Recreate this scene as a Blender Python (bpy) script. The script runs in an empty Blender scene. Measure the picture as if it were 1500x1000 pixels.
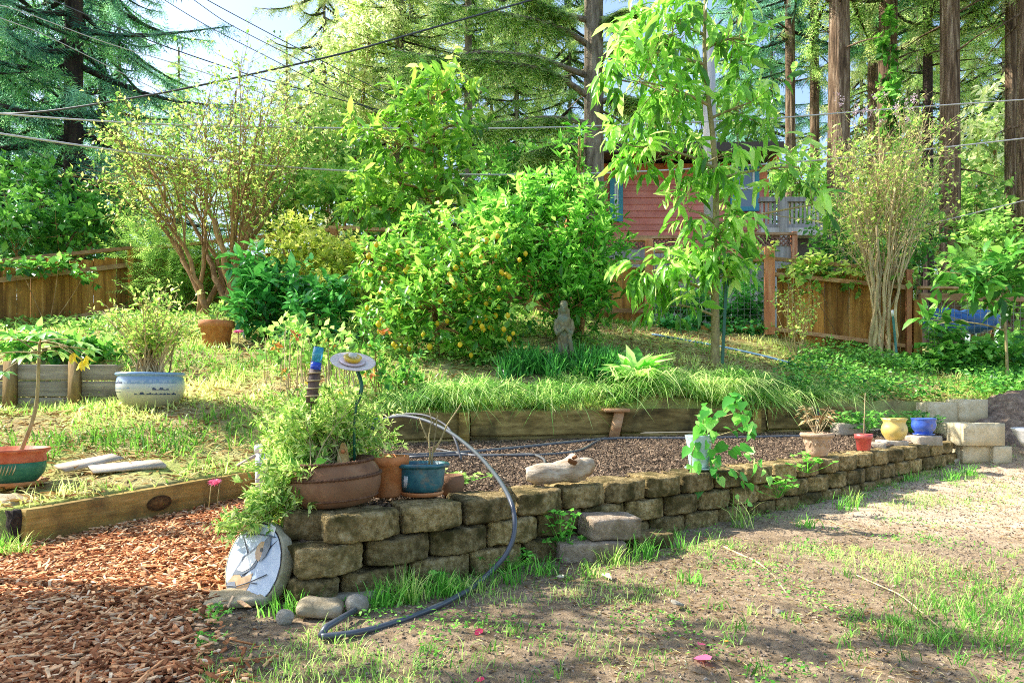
import bpy, math, random
import numpy as np
from mathutils import Vector, Matrix, noise

rng = np.random.default_rng(7)
random.seed(7)
C = bpy.context.scene.collection
F0, HZ, CZ = 1000.0, 575.0, 0.73          # focal length in photo pixels, horizon row, eye height


def P(px, py, Y):
    """a point of the garden seen at photo pixel (px, py) at distance Y"""
    return np.array([(px - 750.0) / F0 * Y, Y, CZ - (py - HZ) / F0 * Y])


def X_(px, Y):
    return (px - 750.0) / F0 * Y


def nrm(v):
    v = np.asarray(v, float)
    return v / (np.linalg.norm(v, axis=-1, keepdims=True) + 1e-9)


# ------------------------------------------------------------------ meshes
class Acc:
    def __init__(s):
        s.V = []; s.F = []; s.R = []; s.n = 0

    def add(s, V, F, r=None):
        V = np.asarray(V, float).reshape(-1, 3)
        if isinstance(F, np.ndarray):
            F = [F]
        else:
            g = {}
            for f in F:
                g.setdefault(len(f), []).append(f)
            F = [np.array(x) for x in g.values()]
        if r is None:
            r = float(rng.random())
        for f in F:
            s.F.append(f + s.n)
            s.R.append(np.full(len(f), r) if np.isscalar(r) else np.asarray(r))
        s.V.append(V); s.n += len(V)
        return s

    def box(s, c, size, M=None, r=None, jit=0.0):
        sx, sy, sz = [a / 2 for a in size]
        V = np.array([(x, y, z) for x in (-sx, sx) for y in (-sy, sy) for z in (-sz, sz)])
        if jit:
            V = V + rng.normal(0, jit, V.shape)
        if M is not None:
            V = V @ np.array(M.to_3x3()).T
        V = V + np.asarray(c)
        return s.add(V, [(0, 1, 3, 2), (4, 6, 7, 5), (0, 4, 5, 1), (2, 3, 7, 6), (0, 2, 6, 4), (1, 5, 7, 3)], r)

    def bar(s, a, b, w, h, up=(0, 0, 1), r=None, jit=0.0):
        """a squared bar from a to b: w across, h along up"""
        a = np.asarray(a, float); b = np.asarray(b, float)
        d = nrm(b - a); sd = nrm(np.cross(d, up)); u = np.cross(sd, d)
        V = []
        for p in (a, b):
            for i, j in ((-1, -1), (1, -1), (1, 1), (-1, 1)):
                V.append(p + sd * i * w / 2 + u * j * h / 2 + (rng.normal(0, jit, 3) if jit else 0))
        return s.add(V, [(0, 3, 2, 1), (4, 5, 6, 7), (0, 1, 5, 4), (1, 2, 6, 5), (2, 3, 7, 6), (3, 0, 4, 7)], r)

    def tube(s, pts, rad, n=6, caps=True, r=None):
        pts = np.asarray(pts, float); m = len(pts)
        rad = np.full(m, rad) if np.isscalar(rad) else np.asarray(rad, float)
        T = np.gradient(pts, axis=0); T = nrm(T)
        ref = np.array([0, 0, 1.0]) if abs(T[0][2]) < .9 else np.array([1.0, 0, 0])
        N = nrm(np.cross(T[0], ref)); out = []
        an = np.arange(n) * 2 * math.pi / n
        for i in range(m):
            N = nrm(N - T[i] * np.dot(N, T[i])); B = np.cross(T[i], N)
            out.append(pts[i] + rad[i] * (np.cos(an)[:, None] * N + np.sin(an)[:, None] * B))
        V = np.concatenate(out)
        F = []
        j = np.arange(n); k = (j + 1) % n
        Q = [np.stack([i * n + j, i * n + k, (i + 1) * n + k, (i + 1) * n + j], 1) for i in range(m - 1)]
        s_r = float(rng.random()) if r is None else r
        s.add(V, np.concatenate(Q), s_r)
        if caps:
            s.F.append(np.array([list(range(n - 1, -1, -1))]) + s.n - len(V)); s.R.append(np.array([s_r]))
            s.F.append(np.array([[(m - 1) * n + q for q in range(n)]]) + s.n - len(V)); s.R.append(np.array([s_r]))
        return s

    def lathe(s, prof, c=(0, 0, 0), n=32, M=None, sy=1.0, fn=None, r=None):
        """revolve (radius, z) pairs; fn(angle, radius, z) may reshape the radius"""
        V = []
        for (rr, z) in prof:
            for q in range(n):
                a = 2 * math.pi * q / n
                R = fn(a, rr, z) if fn else rr
                V.append((R * math.cos(a), R * math.sin(a) * sy, z))
        V = np.array(V)
        if M is not None:
            V = V @ np.array(M.to_3x3()).T
        V = V + np.asarray(c)
        m = len(prof); F = []
        for i in range(m - 1):
            for q in range(n):
                k = (q + 1) % n
                F.append((i * n + q, i * n + k, (i + 1) * n + k, (i + 1) * n + q))
        if prof[0][0] > 1e-6:
            F.append(tuple(range(n - 1, -1, -1)))
        if prof[-1][0] > 1e-6:
            F.append(tuple((m - 1) * n + q for q in range(n)))
        return s.add(V, F, r)

    def leaves(s, tpl, pos, d, up, L, W, R=None):
        tv, tf = tpl
        pos = np.asarray(pos, float); N = len(pos)
        if N == 0:
            return s
        d = nrm(np.broadcast_to(d, (N, 3))); up = np.broadcast_to(up, (N, 3))
        sd = nrm(np.cross(d, up)); n = np.cross(sd, d)
        L = np.broadcast_to(L, (N,))[:, None, None]; W = np.broadcast_to(W, (N,))[:, None, None]
        V = (pos[:, None, :] + tv[None, :, 0:1] * L * d[:, None, :] + tv[None, :, 1:2] * W * sd[:, None, :]
             + tv[None, :, 2:3] * L * n[:, None, :])
        k = len(tv)
        R = rng.random(N) if R is None else np.broadcast_to(R, (N,))
        off = (np.arange(N) * k)[:, None, None]
        for f in tf:
            f = np.array(f)
            FF = (f[None, :, :] + off).reshape(-1, f.shape[1])
            s.F.append(FF + s.n); s.R.append(np.repeat(R, len(f)))
        s.V.append(V.reshape(-1, 3)); s.n += N * k
        return s

    def mesh(s, name, mat, origin=(0, 0, 0), smooth=True):
        me = bpy.data.meshes.new(name)
        V = np.concatenate(s.V) - np.asarray(origin, float)
        me.vertices.add(len(V)); me.vertices.foreach_set('co', V.astype(np.float32).ravel())
        loops = np.concatenate([f.ravel() for f in s.F]).astype(np.int32)
        sizes = np.concatenate([np.full(len(f), f.shape[1]) for f in s.F]).astype(np.int32)
        starts = np.concatenate([[0], np.cumsum(sizes)[:-1]]).astype(np.int32)
        me.loops.add(len(loops)); me.loops.foreach_set('vertex_index', loops)
        me.polygons.add(len(sizes)); me.polygons.foreach_set('loop_start', starts)
        me.polygons.foreach_set('use_smooth', np.full(len(sizes), smooth))
        at = me.attributes.new('rnd', 'FLOAT', 'FACE')
        at.data.foreach_set('value', np.concatenate(s.R).astype(np.float32))
        me.update(calc_edges=True)
        if mat is not None:
            me.materials.append(mat)
        return me


def link(name, me, parent=None, loc=(0, 0, 0)):
    o = bpy.data.objects.new(name, me); C.objects.link(o)
    o.location = loc
    if parent is not None:
        o.parent = parent
    return o


def tag(o, label=None, cat=None, group=None, kind=None):
    if label: o['label'] = label
    if cat: o['category'] = cat
    if group: o['group'] = group
    if kind: o['kind'] = kind
    return o


def thing(name, label, cat, loc, group=None):
    o = bpy.data.objects.new(name, None); C.objects.link(o)
    o.location = [float(a) for a in loc]; o.empty_display_size = .1
    return tag(o, label, cat, group)


def part(name, acc, mat, root, smooth=True, sub=None):
    """a mesh under its thing (or under a part of it), built in world coordinates"""
    og = np.array(root.location)
    return link(name, acc.mesh(name, mat, og, smooth), sub if sub is not None else root)


def single(name, acc, mat, loc, label, cat, group=None, smooth=True, kind=None):
    o = link(name, acc.mesh(name, mat, loc, smooth), None, [float(a) for a in loc])
    return tag(o, label, cat, group, kind)


# ------------------------------------------------------------------ materials
def newmat(name):
    m = bpy.data.materials.new(name); m.use_nodes = True
    nt = m.node_tree; nt.nodes.clear()
    out = nt.nodes.new('ShaderNodeOutputMaterial')
    return m, nt, out


def nd(nt, t, **kw):
    n = nt.nodes.new(t)
    for k, v in kw.items():
        if k in n.inputs: n.inputs[k].default_value = v
        else: setattr(n, k, v)
    return n


def ramp(nt, cols, pos=None):
    r = nt.nodes.new('ShaderNodeValToRGB'); e = r.color_ramp.elements
    n = len(cols)
    pos = pos or [i / max(1, n - 1) for i in range(n)]
    while len(e) < n: e.new(.5)
    for i in range(n):
        e[i].position = pos[i]; e[i].color = (*cols[i], 1)
    return r


LEAFGAIN = 1.4


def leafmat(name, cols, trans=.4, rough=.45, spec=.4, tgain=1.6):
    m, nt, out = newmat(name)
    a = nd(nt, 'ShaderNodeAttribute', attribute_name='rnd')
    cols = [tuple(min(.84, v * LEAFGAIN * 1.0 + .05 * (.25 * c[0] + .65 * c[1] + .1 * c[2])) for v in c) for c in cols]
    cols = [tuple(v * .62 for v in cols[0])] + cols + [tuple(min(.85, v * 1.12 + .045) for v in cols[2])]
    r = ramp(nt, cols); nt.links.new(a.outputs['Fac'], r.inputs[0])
    p = nd(nt, 'ShaderNodeBsdfPrincipled', Roughness=rough)
    p.inputs['Specular IOR Level'].default_value = spec
    nt.links.new(r.outputs[0], p.inputs['Base Color'])
    h = nd(nt, 'ShaderNodeHueSaturation', Hue=.49, Saturation=1.0, Value=tgain)
    nt.links.new(r.outputs[0], h.inputs['Color'])
    t = nd(nt, 'ShaderNodeBsdfTranslucent'); nt.links.new(h.outputs[0], t.inputs['Color'])
    x = nd(nt, 'ShaderNodeMixShader', Fac=trans)
    nt.links.new(p.outputs[0], x.inputs[1]); nt.links.new(t.outputs[0], x.inputs[2])
    nt.links.new(x.outputs[0], out.inputs[0])
    return m


def surf(name, cols, scale=(8, 8, 8), rough=.8, bump=.3, bscale=None, rnd=.4, pos=None, det=8, spec=.3, dist=.01,
         spots=None, rough2=None, blotch=None):
    """noise-mottled surface; spots=(colour, scale, amount) adds a second layer, blotch=(colour, scale, lo, hi) a broad one"""
    m, nt, out = newmat(name); L = nt.links.new
    tc = nd(nt, 'ShaderNodeTexCoord')
    mp = nd(nt, 'ShaderNodeMapping'); mp.inputs['Scale'].default_value = scale
    L(tc.outputs['Object'], mp.inputs[0])
    n = nd(nt, 'ShaderNodeTexNoise', Scale=1.0, Detail=det, Roughness=.62); L(mp.outputs[0], n.inputs['Vector'])
    pos = pos or [.28 + .44 * i / max(1, len(cols) - 1) for i in range(len(cols))]
    r = ramp(nt, cols, pos); L(n.outputs['Fac'], r.inputs[0])
    col = r.outputs[0]
    for sp, kind in ((spots, 0), (blotch, 1)):
        if sp:
            n3 = nd(nt, 'ShaderNodeTexNoise', Scale=sp[1], Detail=5.0, Roughness=.6); L(tc.outputs['Object'], n3.inputs['Vector'])
            lo, hi = (sp[2], sp[2] + .08) if kind == 0 else (sp[2], sp[3])
            r3 = ramp(nt, [(0, 0, 0), (1, 1, 1)], [lo, hi]); L(n3.outputs['Fac'], r3.inputs[0])
            mx = nd(nt, 'ShaderNodeMix', data_type='RGBA'); L(r3.outputs[0], mx.inputs[0]); L(col, mx.inputs[6])
            mx.inputs[7].default_value = (*sp[0], 1); col = mx.outputs[2]
    if rnd:
        a = nd(nt, 'ShaderNodeAttribute', attribute_name='rnd')
        mr = nd(nt, 'ShaderNodeMapRange'); L(a.outputs['Fac'], mr.inputs[0])
        mr.inputs[3].default_value = 1 - rnd; mr.inputs[4].default_value = 1 + rnd * .6
        h = nd(nt, 'ShaderNodeHueSaturation'); L(col, h.inputs['Color']); L(mr.outputs[0], h.inputs['Value'])
        col = h.outputs[0]
    p = nd(nt, 'ShaderNodeBsdfPrincipled', Roughness=rough); p.inputs['Specular IOR Level'].default_value = spec
    L(col, p.inputs['Base Color'])
    if bump:
        bs = bscale or tuple(4 * a for a in scale)
        mp2 = nd(nt, 'ShaderNodeMapping'); mp2.inputs['Scale'].default_value = bs; L(tc.outputs['Object'], mp2.inputs[0])
        n2 = nd(nt, 'ShaderNodeTexNoise', Scale=1.0, Detail=6.0, Roughness=.65); L(mp2.outputs[0], n2.inputs['Vector'])
        b = nd(nt, 'ShaderNodeBump', Strength=bump, Distance=dist); L(n2.outputs['Fac'], b.inputs['Height'])
        L(b.outputs[0], p.inputs['Normal'])
    L(p.outputs[0], out.inputs[0])
    return m


def plain(name, c, rough=.5, metal=0, spec=.5, trans=0, bump=0):
    m, nt, out = newmat(name)
    p = nd(nt, 'ShaderNodeBsdfPrincipled', Roughness=rough, Metallic=metal)
    p.inputs['Base Color'].default_value = (*c, 1); p.inputs['Specular IOR Level'].default_value = spec
    p.inputs['Transmission Weight'].default_value = trans
    tc = nd(nt, 'ShaderNodeTexCoord')
    n = nd(nt, 'ShaderNodeTexNoise', Scale=40.0, Detail=4.0); nt.links.new(tc.outputs['Object'], n.inputs['Vector'])
    mr = nd(nt, 'ShaderNodeMapRange'); nt.links.new(n.outputs['Fac'], mr.inputs[0])
    mr.inputs[3].default_value = .8; mr.inputs[4].default_value = 1.2
    h = nd(nt, 'ShaderNodeHueSaturation'); h.inputs['Color'].default_value = (*c, 1)
    nt.links.new(mr.outputs[0], h.inputs['Value']); nt.links.new(h.outputs[0], p.inputs['Base Color'])
    if bump:
        b = nd(nt, 'ShaderNodeBump', Strength=bump, Distance=.004); nt.links.new(n.outputs['Fac'], b.inputs['Height'])
        nt.links.new(b.outputs[0], p.inputs['Normal'])
    nt.links.new(p.outputs[0], out.inputs[0])
    return m


M = {}
# leaves
M['avocado'] = leafmat('avocado leaf', [(.075, .23, .018), (.18, .42, .04), (.38, .57, .13)], .45, .32, .5)
M['bean'] = leafmat('bean leaf', [(.05, .24, .025), (.12, .42, .05), (.26, .55, .11)], .42, .4, .4)
M['yardgrass'] = leafmat('yard grass', [(.07, .23, .02), (.17, .39, .045), (.38, .52, .13)], .42, .45, .35)
M['young'] = leafmat('young tree leaf', [(.08, .22, .02), (.17, .38, .035), (.34, .46, .06)], .45, .4, .45)
M['lemon'] = leafmat('lemon leaf', [(.045, .18, .015), (.13, .34, .03), (.30, .49, .07)], .4, .35, .5)
M['bush'] = leafmat('evergreen bush leaf', [(.045, .20, .016), (.115, .37, .03), (.27, .52, .08)], .4, .38, .5)
M['camellia'] = leafmat('camellia leaf', [(.02, .14, .022), (.045, .25, .035), (.11, .40, .07)], .28, .25, .7)
M['hedge'] = leafmat('pale hedge leaf', [(.16, .24, .03), (.32, .42, .06), (.52, .56, .12)], .45, .5, .3)
M['feath'] = leafmat('feathery leaf', [(.09, .22, .04), (.18, .36, .06), (.32, .50, .1)], .45, .5, .3)
M['ivy'] = leafmat('ivy leaf', [(.03, .14, .015), (.08, .28, .03), (.17, .40, .05)], .35, .4, .4)
M['twigleaf'] = leafmat('sparse shrub leaf', [(.10, .25, .03), (.21, .39, .06), (.40, .48, .10)], .5, .45, .3)
M['daisyleaf'] = leafmat('daisy leaf', [(.12, .26, .035), (.27, .45, .08), (.48, .60, .18)], .42, .5, .3)
M['papaya'] = leafmat('glossy lobed leaf', [(.10, .26, .06), (.18, .40, .08), (.30, .50, .12)], .3, .18, .9)
M['yellowleaf'] = leafmat('yellowed leaf', [(.50, .38, .02), (.62, .50, .03), (.65, .60, .08)], .45, .4, .4)
M['hosta'] = leafmat('broad pale leaf', [(.10, .36, .045), (.20, .50, .07), (.38, .60, .17)], .4, .35, .5)
M['border'] = leafmat('strappy grass', [(.07, .21, .028), (.17, .37, .055), (.42, .52, .17)], .42, .35, .5)
M['border_dk'] = leafmat('dark strappy grass', [(.02, .12, .02), (.05, .24, .03), (.1, .36, .05)], .35, .35, .5)
M['grass'] = leafmat('lawn grass', [(.09, .25, .022), (.21, .40, .055), (.45, .52, .15)], .42, .45, .35)
M['grass_gn'] = leafmat('green weed', [(.05, .2, .015), (.10, .36, .03), (.22, .5, .06)], .42, .5, .3)
M['straw'] = leafmat('dry straw', [(.22, .13, .05), (.42, .28, .12), (.62, .48, .24)], .2, .7, .1, 1.1)
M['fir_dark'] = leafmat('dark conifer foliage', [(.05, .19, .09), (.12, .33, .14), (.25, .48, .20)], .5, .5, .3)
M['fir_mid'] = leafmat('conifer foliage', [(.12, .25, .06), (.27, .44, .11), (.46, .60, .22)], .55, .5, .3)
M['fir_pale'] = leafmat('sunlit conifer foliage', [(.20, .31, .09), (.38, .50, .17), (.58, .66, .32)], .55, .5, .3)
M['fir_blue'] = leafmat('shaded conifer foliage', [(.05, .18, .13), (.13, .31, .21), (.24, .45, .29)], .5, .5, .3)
M['petal'] = leafmat('pink petal', [(.55, .035, .11), (.68, .08, .18), (.74, .17, .26)], .35, .5, .3, 1.1)
M['lilac'] = leafmat('pale lilac flower', [(.36, .24, .28), (.46, .33, .37), (.52, .42, .45)], .3, .6, .2, 1.1)
M['orangeflower'] = leafmat('orange flower', [(.8, .25, .03), (.85, .4, .06), (.75, .12, .06)], .3, .6, .2, 1.1)
M['deadleaf'] = leafmat('fallen leaf', [(.25, .15, .08), (.45, .35, .2), (.55, .5, .35)], .2, .6, .2, 1.1)
# woods and barks
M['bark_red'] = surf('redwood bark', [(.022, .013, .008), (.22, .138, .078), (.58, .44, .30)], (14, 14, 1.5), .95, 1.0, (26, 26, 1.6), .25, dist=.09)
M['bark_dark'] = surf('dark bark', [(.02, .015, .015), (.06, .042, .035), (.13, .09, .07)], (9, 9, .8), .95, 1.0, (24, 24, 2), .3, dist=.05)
M['bark_fir'] = surf('fir bark', [(.08, .06, .04), (.28, .22, .15), (.48, .41, .30)], (14, 14, 3), .95, 1.0, (30, 30, 9), .25, dist=.05)
M['bark_tan'] = surf('tan stems', [(.34, .235, .115), (.60, .46, .24), (.78, .66, .42)], (30, 30, 8), .85, .5, None, .35)
M['bark_brown'] = surf('brown stems', [(.15, .075, .03), (.36, .20, .08), (.58, .38, .18)], (30, 30, 8), .85, .6, None, .35)
M['bark_green'] = surf('young bark', [(.20, .16, .07), (.36, .29, .13), (.50, .42, .22)], (30, 30, 10), .8, .4, None, .25)
M['fence'] = surf('fence boards', [(.14, .055, .012), (.44, .205, .042), (.64, .36, .11)], (16, 16, 1.1), .85, .5, (60, 60, 3), .5, blotch=((.07, .035, .012), 1.3, .5, .72))
M['fence_sun'] = surf('weathered rail', [(.30, .14, .06), (.48, .27, .13), (.62, .42, .25)], (7, 7, 16), .85, .4, None, .3)
M['post_red'] = surf('red-brown post', [(.36, .12, .05), (.54, .22, .10), (.64, .36, .21)], (14, 14, 2), .8, .4, None, .3)
M['sleeper'] = surf('mossy sleeper', [(.08, .052, .016), (.26, .178, .058), (.46, .34, .13)], (2.2, 14, 22), .9, .7, (5, 50, 70), .3, blotch=((.035, .03, .012), 3.0, .5, .7))
M['sleeper_gy'] = surf('grey weathered sleeper', [(.13, .11, .08), (.27, .235, .18), (.42, .38, .30)], (2.2, 14, 26), .9, .7, (5, 50, 80), .25, blotch=((.09, .08, .05), 3.0, .5, .72))
M['timber'] = surf('olive timber', [(.17, .105, .022), (.36, .235, .06), (.50, .36, .13)], (2.5, 2.5, 26), .85, .6, (6, 6, 80), .2, blotch=((.13, .085, .03), 5.0, .5, .72))
M['timber_end'] = surf('rotten end grain', [(.01, .008, .006), (.04, .03, .025), (.10, .08, .06)], (40, 40, 40), 1, 1, None, 0)
M['grey_board'] = surf('grey boards', [(.28, .25, .22), (.44, .41, .38), (.60, .57, .53)], (16, 16, 1.2), .9, .4, None, .35)
M['plank'] = surf('pale plank', [(.38, .30, .22), (.52, .43, .34), (.62, .54, .46)], (30, 4, 4), .9, .4, None, .15)
M['drift'] = surf('driftwood', [(.22, .14, .075), (.46, .37, .26), (.66, .58, .47)], (12, 34, 34), .85, .9, (26, 90, 90), .05, dist=.008, blotch=((.28, .15, .055), 9.0, .52, .7))
M['post_brown'] = surf('brown planter post', [(.12, .075, .028), (.25, .165, .06), (.38, .27, .13)], (20, 20, 3), .9, .6, None, .25)
# stone, clay and soil
M['block'] = surf('wall block', [(.095, .066, .022), (.39, .275, .105), (.66, .52, .27)], (38, 38, 38), .92, 1.0, (130, 130, 130), .35, dist=.022, blotch=((.10, .078, .018), 8.0, .46, .62), spots=((.62, .55, .38), 85, .63))
M['block_pale'] = surf('pale stone block', [(.34, .27, .19), (.48, .40, .30), (.60, .52, .42)], (16, 16, 16), .92, .9, (110, 110, 110), .15, dist=.008, blotch=((.22, .19, .10), 7.0, .55, .75))
M['step'] = surf('brown split block', [(.24, .17, .11), (.45, .34, .235), (.62, .50, .38)], (34, 34, 34), .92, 1.0, (110, 110, 110), .15, dist=.015, blotch=((.2, .15, .08), 7.0, .5, .7))
M['cinder'] = surf('cinder block', [(.50, .41, .23), (.66, .56, .35), (.76, .68, .48)], (20, 20, 20), .95, .7, (160, 160, 160), .15, blotch=((.33, .28, .15), 5.0, .52, .75))
M['rock'] = surf('field stone', [(.20, .15, .08), (.38, .31, .19), (.52, .45, .33)], (14, 14, 14), .85, .7, (60, 60, 60), .2)
M['rock_gy'] = surf('grey stone', [(.22, .19, .14), (.36, .32, .25), (.50, .46, .38)], (34, 34, 34), .85, .8, (120, 120, 120), .2, blotch=((.17, .15, .07), 20, .52, .7))
def yard_mat():
    m, nt, out = newmat('dirt'); L = nt.links.new
    tc = nd(nt, 'ShaderNodeTexCoord')
    def ns(sc, det=8.0, ro=.65):
        n = nd(nt, 'ShaderNodeTexNoise', Scale=sc, Detail=det, Roughness=ro); L(tc.outputs['Object'], n.inputs['Vector']); return n
    n1 = ns(26.0); shade_dirt = ramp(nt, [(.09, .06, .032), (.27, .188, .11), (.48, .36, .23)], [.3, .5, .72]); L(n1.outputs['Fac'], shade_dirt.inputs[0])
    n2 = ns(9.0); dry = ramp(nt, [(.42, .295, .18), (.60, .455, .305), (.74, .59, .42)], [.3, .5, .7]); L(n2.outputs['Fac'], dry.inputs[0])  # paler dirt colours that stand in for sunlight on the yard
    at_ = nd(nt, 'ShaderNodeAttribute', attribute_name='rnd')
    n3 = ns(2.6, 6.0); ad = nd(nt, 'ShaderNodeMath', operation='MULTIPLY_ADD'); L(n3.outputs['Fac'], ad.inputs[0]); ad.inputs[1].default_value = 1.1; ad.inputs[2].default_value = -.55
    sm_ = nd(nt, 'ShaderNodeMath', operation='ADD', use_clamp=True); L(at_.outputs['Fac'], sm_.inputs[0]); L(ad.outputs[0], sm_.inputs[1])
    mx = nd(nt, 'ShaderNodeMix', data_type='RGBA'); L(sm_.outputs[0], mx.inputs[0]); L(shade_dirt.outputs[0], mx.inputs[6]); L(dry.outputs[0], mx.inputs[7])
    p = nd(nt, 'ShaderNodeBsdfPrincipled', Roughness=1.0); p.inputs['Specular IOR Level'].default_value = .15
    L(mx.outputs[2], p.inputs['Base Color'])
    n4 = ns(70.0, 6.0, .7); b = nd(nt, 'ShaderNodeBump', Strength=1.0, Distance=.018); L(n4.outputs['Fac'], b.inputs['Height']); L(b.outputs[0], p.inputs['Normal'])
    L(p.outputs[0], out.inputs[0]); return m


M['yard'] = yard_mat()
M['terr'] = surf('grassy earth', [(.20, .145, .06), (.38, .29, .13), (.54, .43, .22)], (6, 6, 6), 1, 1.0, (45, 45, 45), 0, dist=.02, blotch=((.34, .40, .09), 1.5, .42, .62))
M['soil'] = surf('dark bare soil', [(.05, .033, .02), (.16, .108, .068), (.34, .245, .16)], (45, 45, 45), 1, 1.0, (90, 90, 90), 0, dist=.03)
M['soilchip'] = surf('soil crumb', [(.07, .046, .028), (.19, .128, .08), (.40, .29, .19)], (12, 12, 12), .95, 0, None, .75)
def chipmat():
    m, nt, out = newmat('bark chip'); L = nt.links.new
    at_ = nd(nt, 'ShaderNodeAttribute', attribute_name='rnd'); r = ramp(nt, [(.14, .05, .02), (.42, .16, .065), (.74, .345, .145), (.84, .51, .265), (.86, .66, .43)], [0, .25, .55, .85, 1.0]); L(at_.outputs['Fac'], r.inputs[0])
    tc = nd(nt, 'ShaderNodeTexCoord'); n = nd(nt, 'ShaderNodeTexNoise', Scale=55.0, Detail=5.0); L(tc.outputs['Object'], n.inputs['Vector'])
    mr = nd(nt, 'ShaderNodeMapRange'); L(n.outputs['Fac'], mr.inputs[0]); mr.inputs[1].default_value = .3; mr.inputs[2].default_value = .7; mr.inputs[3].default_value = .55; mr.inputs[4].default_value = 1.35
    h = nd(nt, 'ShaderNodeHueSaturation'); L(r.outputs[0], h.inputs['Color']); L(mr.outputs[0], h.inputs['Value'])
    p = nd(nt, 'ShaderNodeBsdfPrincipled', Roughness=.9); p.inputs['Specular IOR Level'].default_value = .15; L(h.outputs[0], p.inputs['Base Color']); L(p.outputs[0], out.inputs[0]); return m


M['chip'] = chipmat()
M['pebble'] = surf('grit', [(.12, .085, .06), (.25, .19, .135), (.42, .345, .265)], (30, 30, 30), .95, 0, None, .5)
M['terracotta'] = surf('terracotta', [(.42, .13, .035), (.56, .21, .07), (.64, .30, .13)], (20, 20, 20), .8, .25, None, .1, blotch=((.36, .16, .07), 6, .55, .8))
M['terra_brown'] = surf('brown terracotta', [(.14, .065, .03), (.24, .12, .058), (.36, .20, .105)], (16, 16, 16), .75, .35, None, .1, blotch=((.13, .065, .03), 8, .5, .75))
M['terra_pale'] = surf('pale terracotta', [(.36, .22, .13), (.48, .32, .20), (.58, .43, .30)], (26, 26, 26), .85, .6, (70, 70, 70), .1)
M['teal'] = surf('teal glaze', [(.012, .065, .085), (.025, .12, .145), (.05, .20, .22)], (22, 22, 22), .3, .15, None, .05, spec=.6, blotch=((.22, .16, .10), 17, .56, .74))
M['vase'] = surf('pale celadon glaze', [(.28, .42, .42), (.40, .54, .52), (.48, .62, .60)], (12, 12, 12), .35, .1, None, .05, spec=.6, blotch=((.22, .16, .10), 17, .56, .74))
M['red_glaze'] = surf('red glaze', [(.42, .05, .04), (.55, .08, .07), (.62, .14, .12)], (20, 20, 20), .4, .1, None, .05, spec=.6, blotch=((.22, .16, .10), 17, .56, .74))
M['yellow_glaze'] = surf('yellow glaze', [(.56, .38, .08), (.66, .48, .13), (.72, .58, .24)], (12, 12, 12), .4, .1, None, .05, spec=.6, blotch=((.22, .16, .10), 17, .56, .74))
M['blue_glaze'] = surf('blue glaze', [(.03, .07, .36), (.05, .12, .5), (.12, .22, .6)], (12, 12, 12), .3, .1, None, .05, spec=.7, blotch=((.22, .16, .10), 17, .56, .74))
M['statue'] = surf('mossy cast stone', [(.09, .075, .035), (.20, .17, .085), (.34, .305, .19)], (22, 22, 14), .9, .5, (60, 60, 40), 0, blotch=((.16, .20, .14), 9, .48, .62))
M['concrete'] = surf('cast concrete rim', [(.30, .26, .15), (.44, .39, .25), (.56, .50, .36)], (24, 24, 24), .9, .6, (120, 120, 120), .05)
M['hose'] = plain('hose', (.065, .075, .095), .33, 0, .6)
M['drip'] = plain('irrigation tube', (.10, .10, .105), .45)
M['bluehose'] = plain('blue hose', (.12, .23, .36), .5)
M['greenmetal'] = plain('green metal', (.012, .10, .05), .4, 0, .5)
M['greenplastic'] = plain('dark green plastic', (.02, .09, .055), .4)
M['rust'] = surf('rusty tin', [(.05, .035, .03), (.12, .08, .065), (.2, .14, .11)], (40, 40, 40), .6, .3, None, .05)
M['wire'] = plain('wire', (.30, .30, .28), .5, .5)
M['cable_dk'] = plain('dark cable', (.05, .055, .06), .5)
M['cable_lt'] = plain('pale cable', (.52, .50, .48), .5)
M['white'] = plain('white plastic', (.78, .77, .74), .4)
M['black'] = plain('black', (.01, .01, .012), .4)
# ------------------------------------------------------------------ terrain
class RBF:
    def __init__(s, pts):
        pts = np.array(pts, float); s.c = pts[:, :2]; n = len(pts)
        A = np.linalg.norm(s.c[:, None] - s.c[None], axis=2)
        Q = np.hstack([np.ones((n, 1)), s.c]); Mx = np.block([[A, Q], [Q.T, np.zeros((3, 3))]])
        s.w = np.linalg.solve(Mx + np.diag([-.02] * n + [0] * 3), np.concatenate([pts[:, 2], np.zeros(3)]))

    def __call__(s, x, y):
        x = np.asarray(x, float); y = np.asarray(y, float); sh = np.broadcast(x, y).shape
        q = np.stack([np.broadcast_to(x, sh).ravel(), np.broadcast_to(y, sh).ravel()], 1)
        out = np.empty(len(q))
        for i in range(0, len(q), 20000):
            b = q[i:i + 20000]
            D = np.linalg.norm(b[:, None] - s.c[None], axis=2)
            out[i:i + 20000] = D @ s.w[:-3] + s.w[-3] + b @ s.w[-2:]
        return out.reshape(sh) if sh else float(out[0])


WALL_PX = [(408, 764), (430, 760), (500, 752), (570, 745), (660, 735), (750, 722), (830, 712), (900, 703), (960, 698), (1010, 693),
           (1060, 687), (1130, 680), (1200, 672), (1270, 662), (1340, 652), (1395, 645)]
WTOP = 0.308
wall_pts = []
for (px, py) in WALL_PX:
    Y = (CZ - WTOP) * F0 / (py - HZ); wall_pts.append((X_(px, Y), Y))
wall_pts = np.array(wall_pts)
for _ in range(3):                                   # smooth the plan of the wall
    wall_pts[1:-1] = .25 * wall_pts[:-2] + .5 * wall_pts[1:-1] + .25 * wall_pts[2:]


def wallY(x):
    return np.interp(x, np.concatenate([[-1.6, -1.3], wall_pts[:, 0], [4.6, 9]]), np.concatenate([[4.42, 3.6], wall_pts[:, 1], [6.6, 7.3]]))


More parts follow.
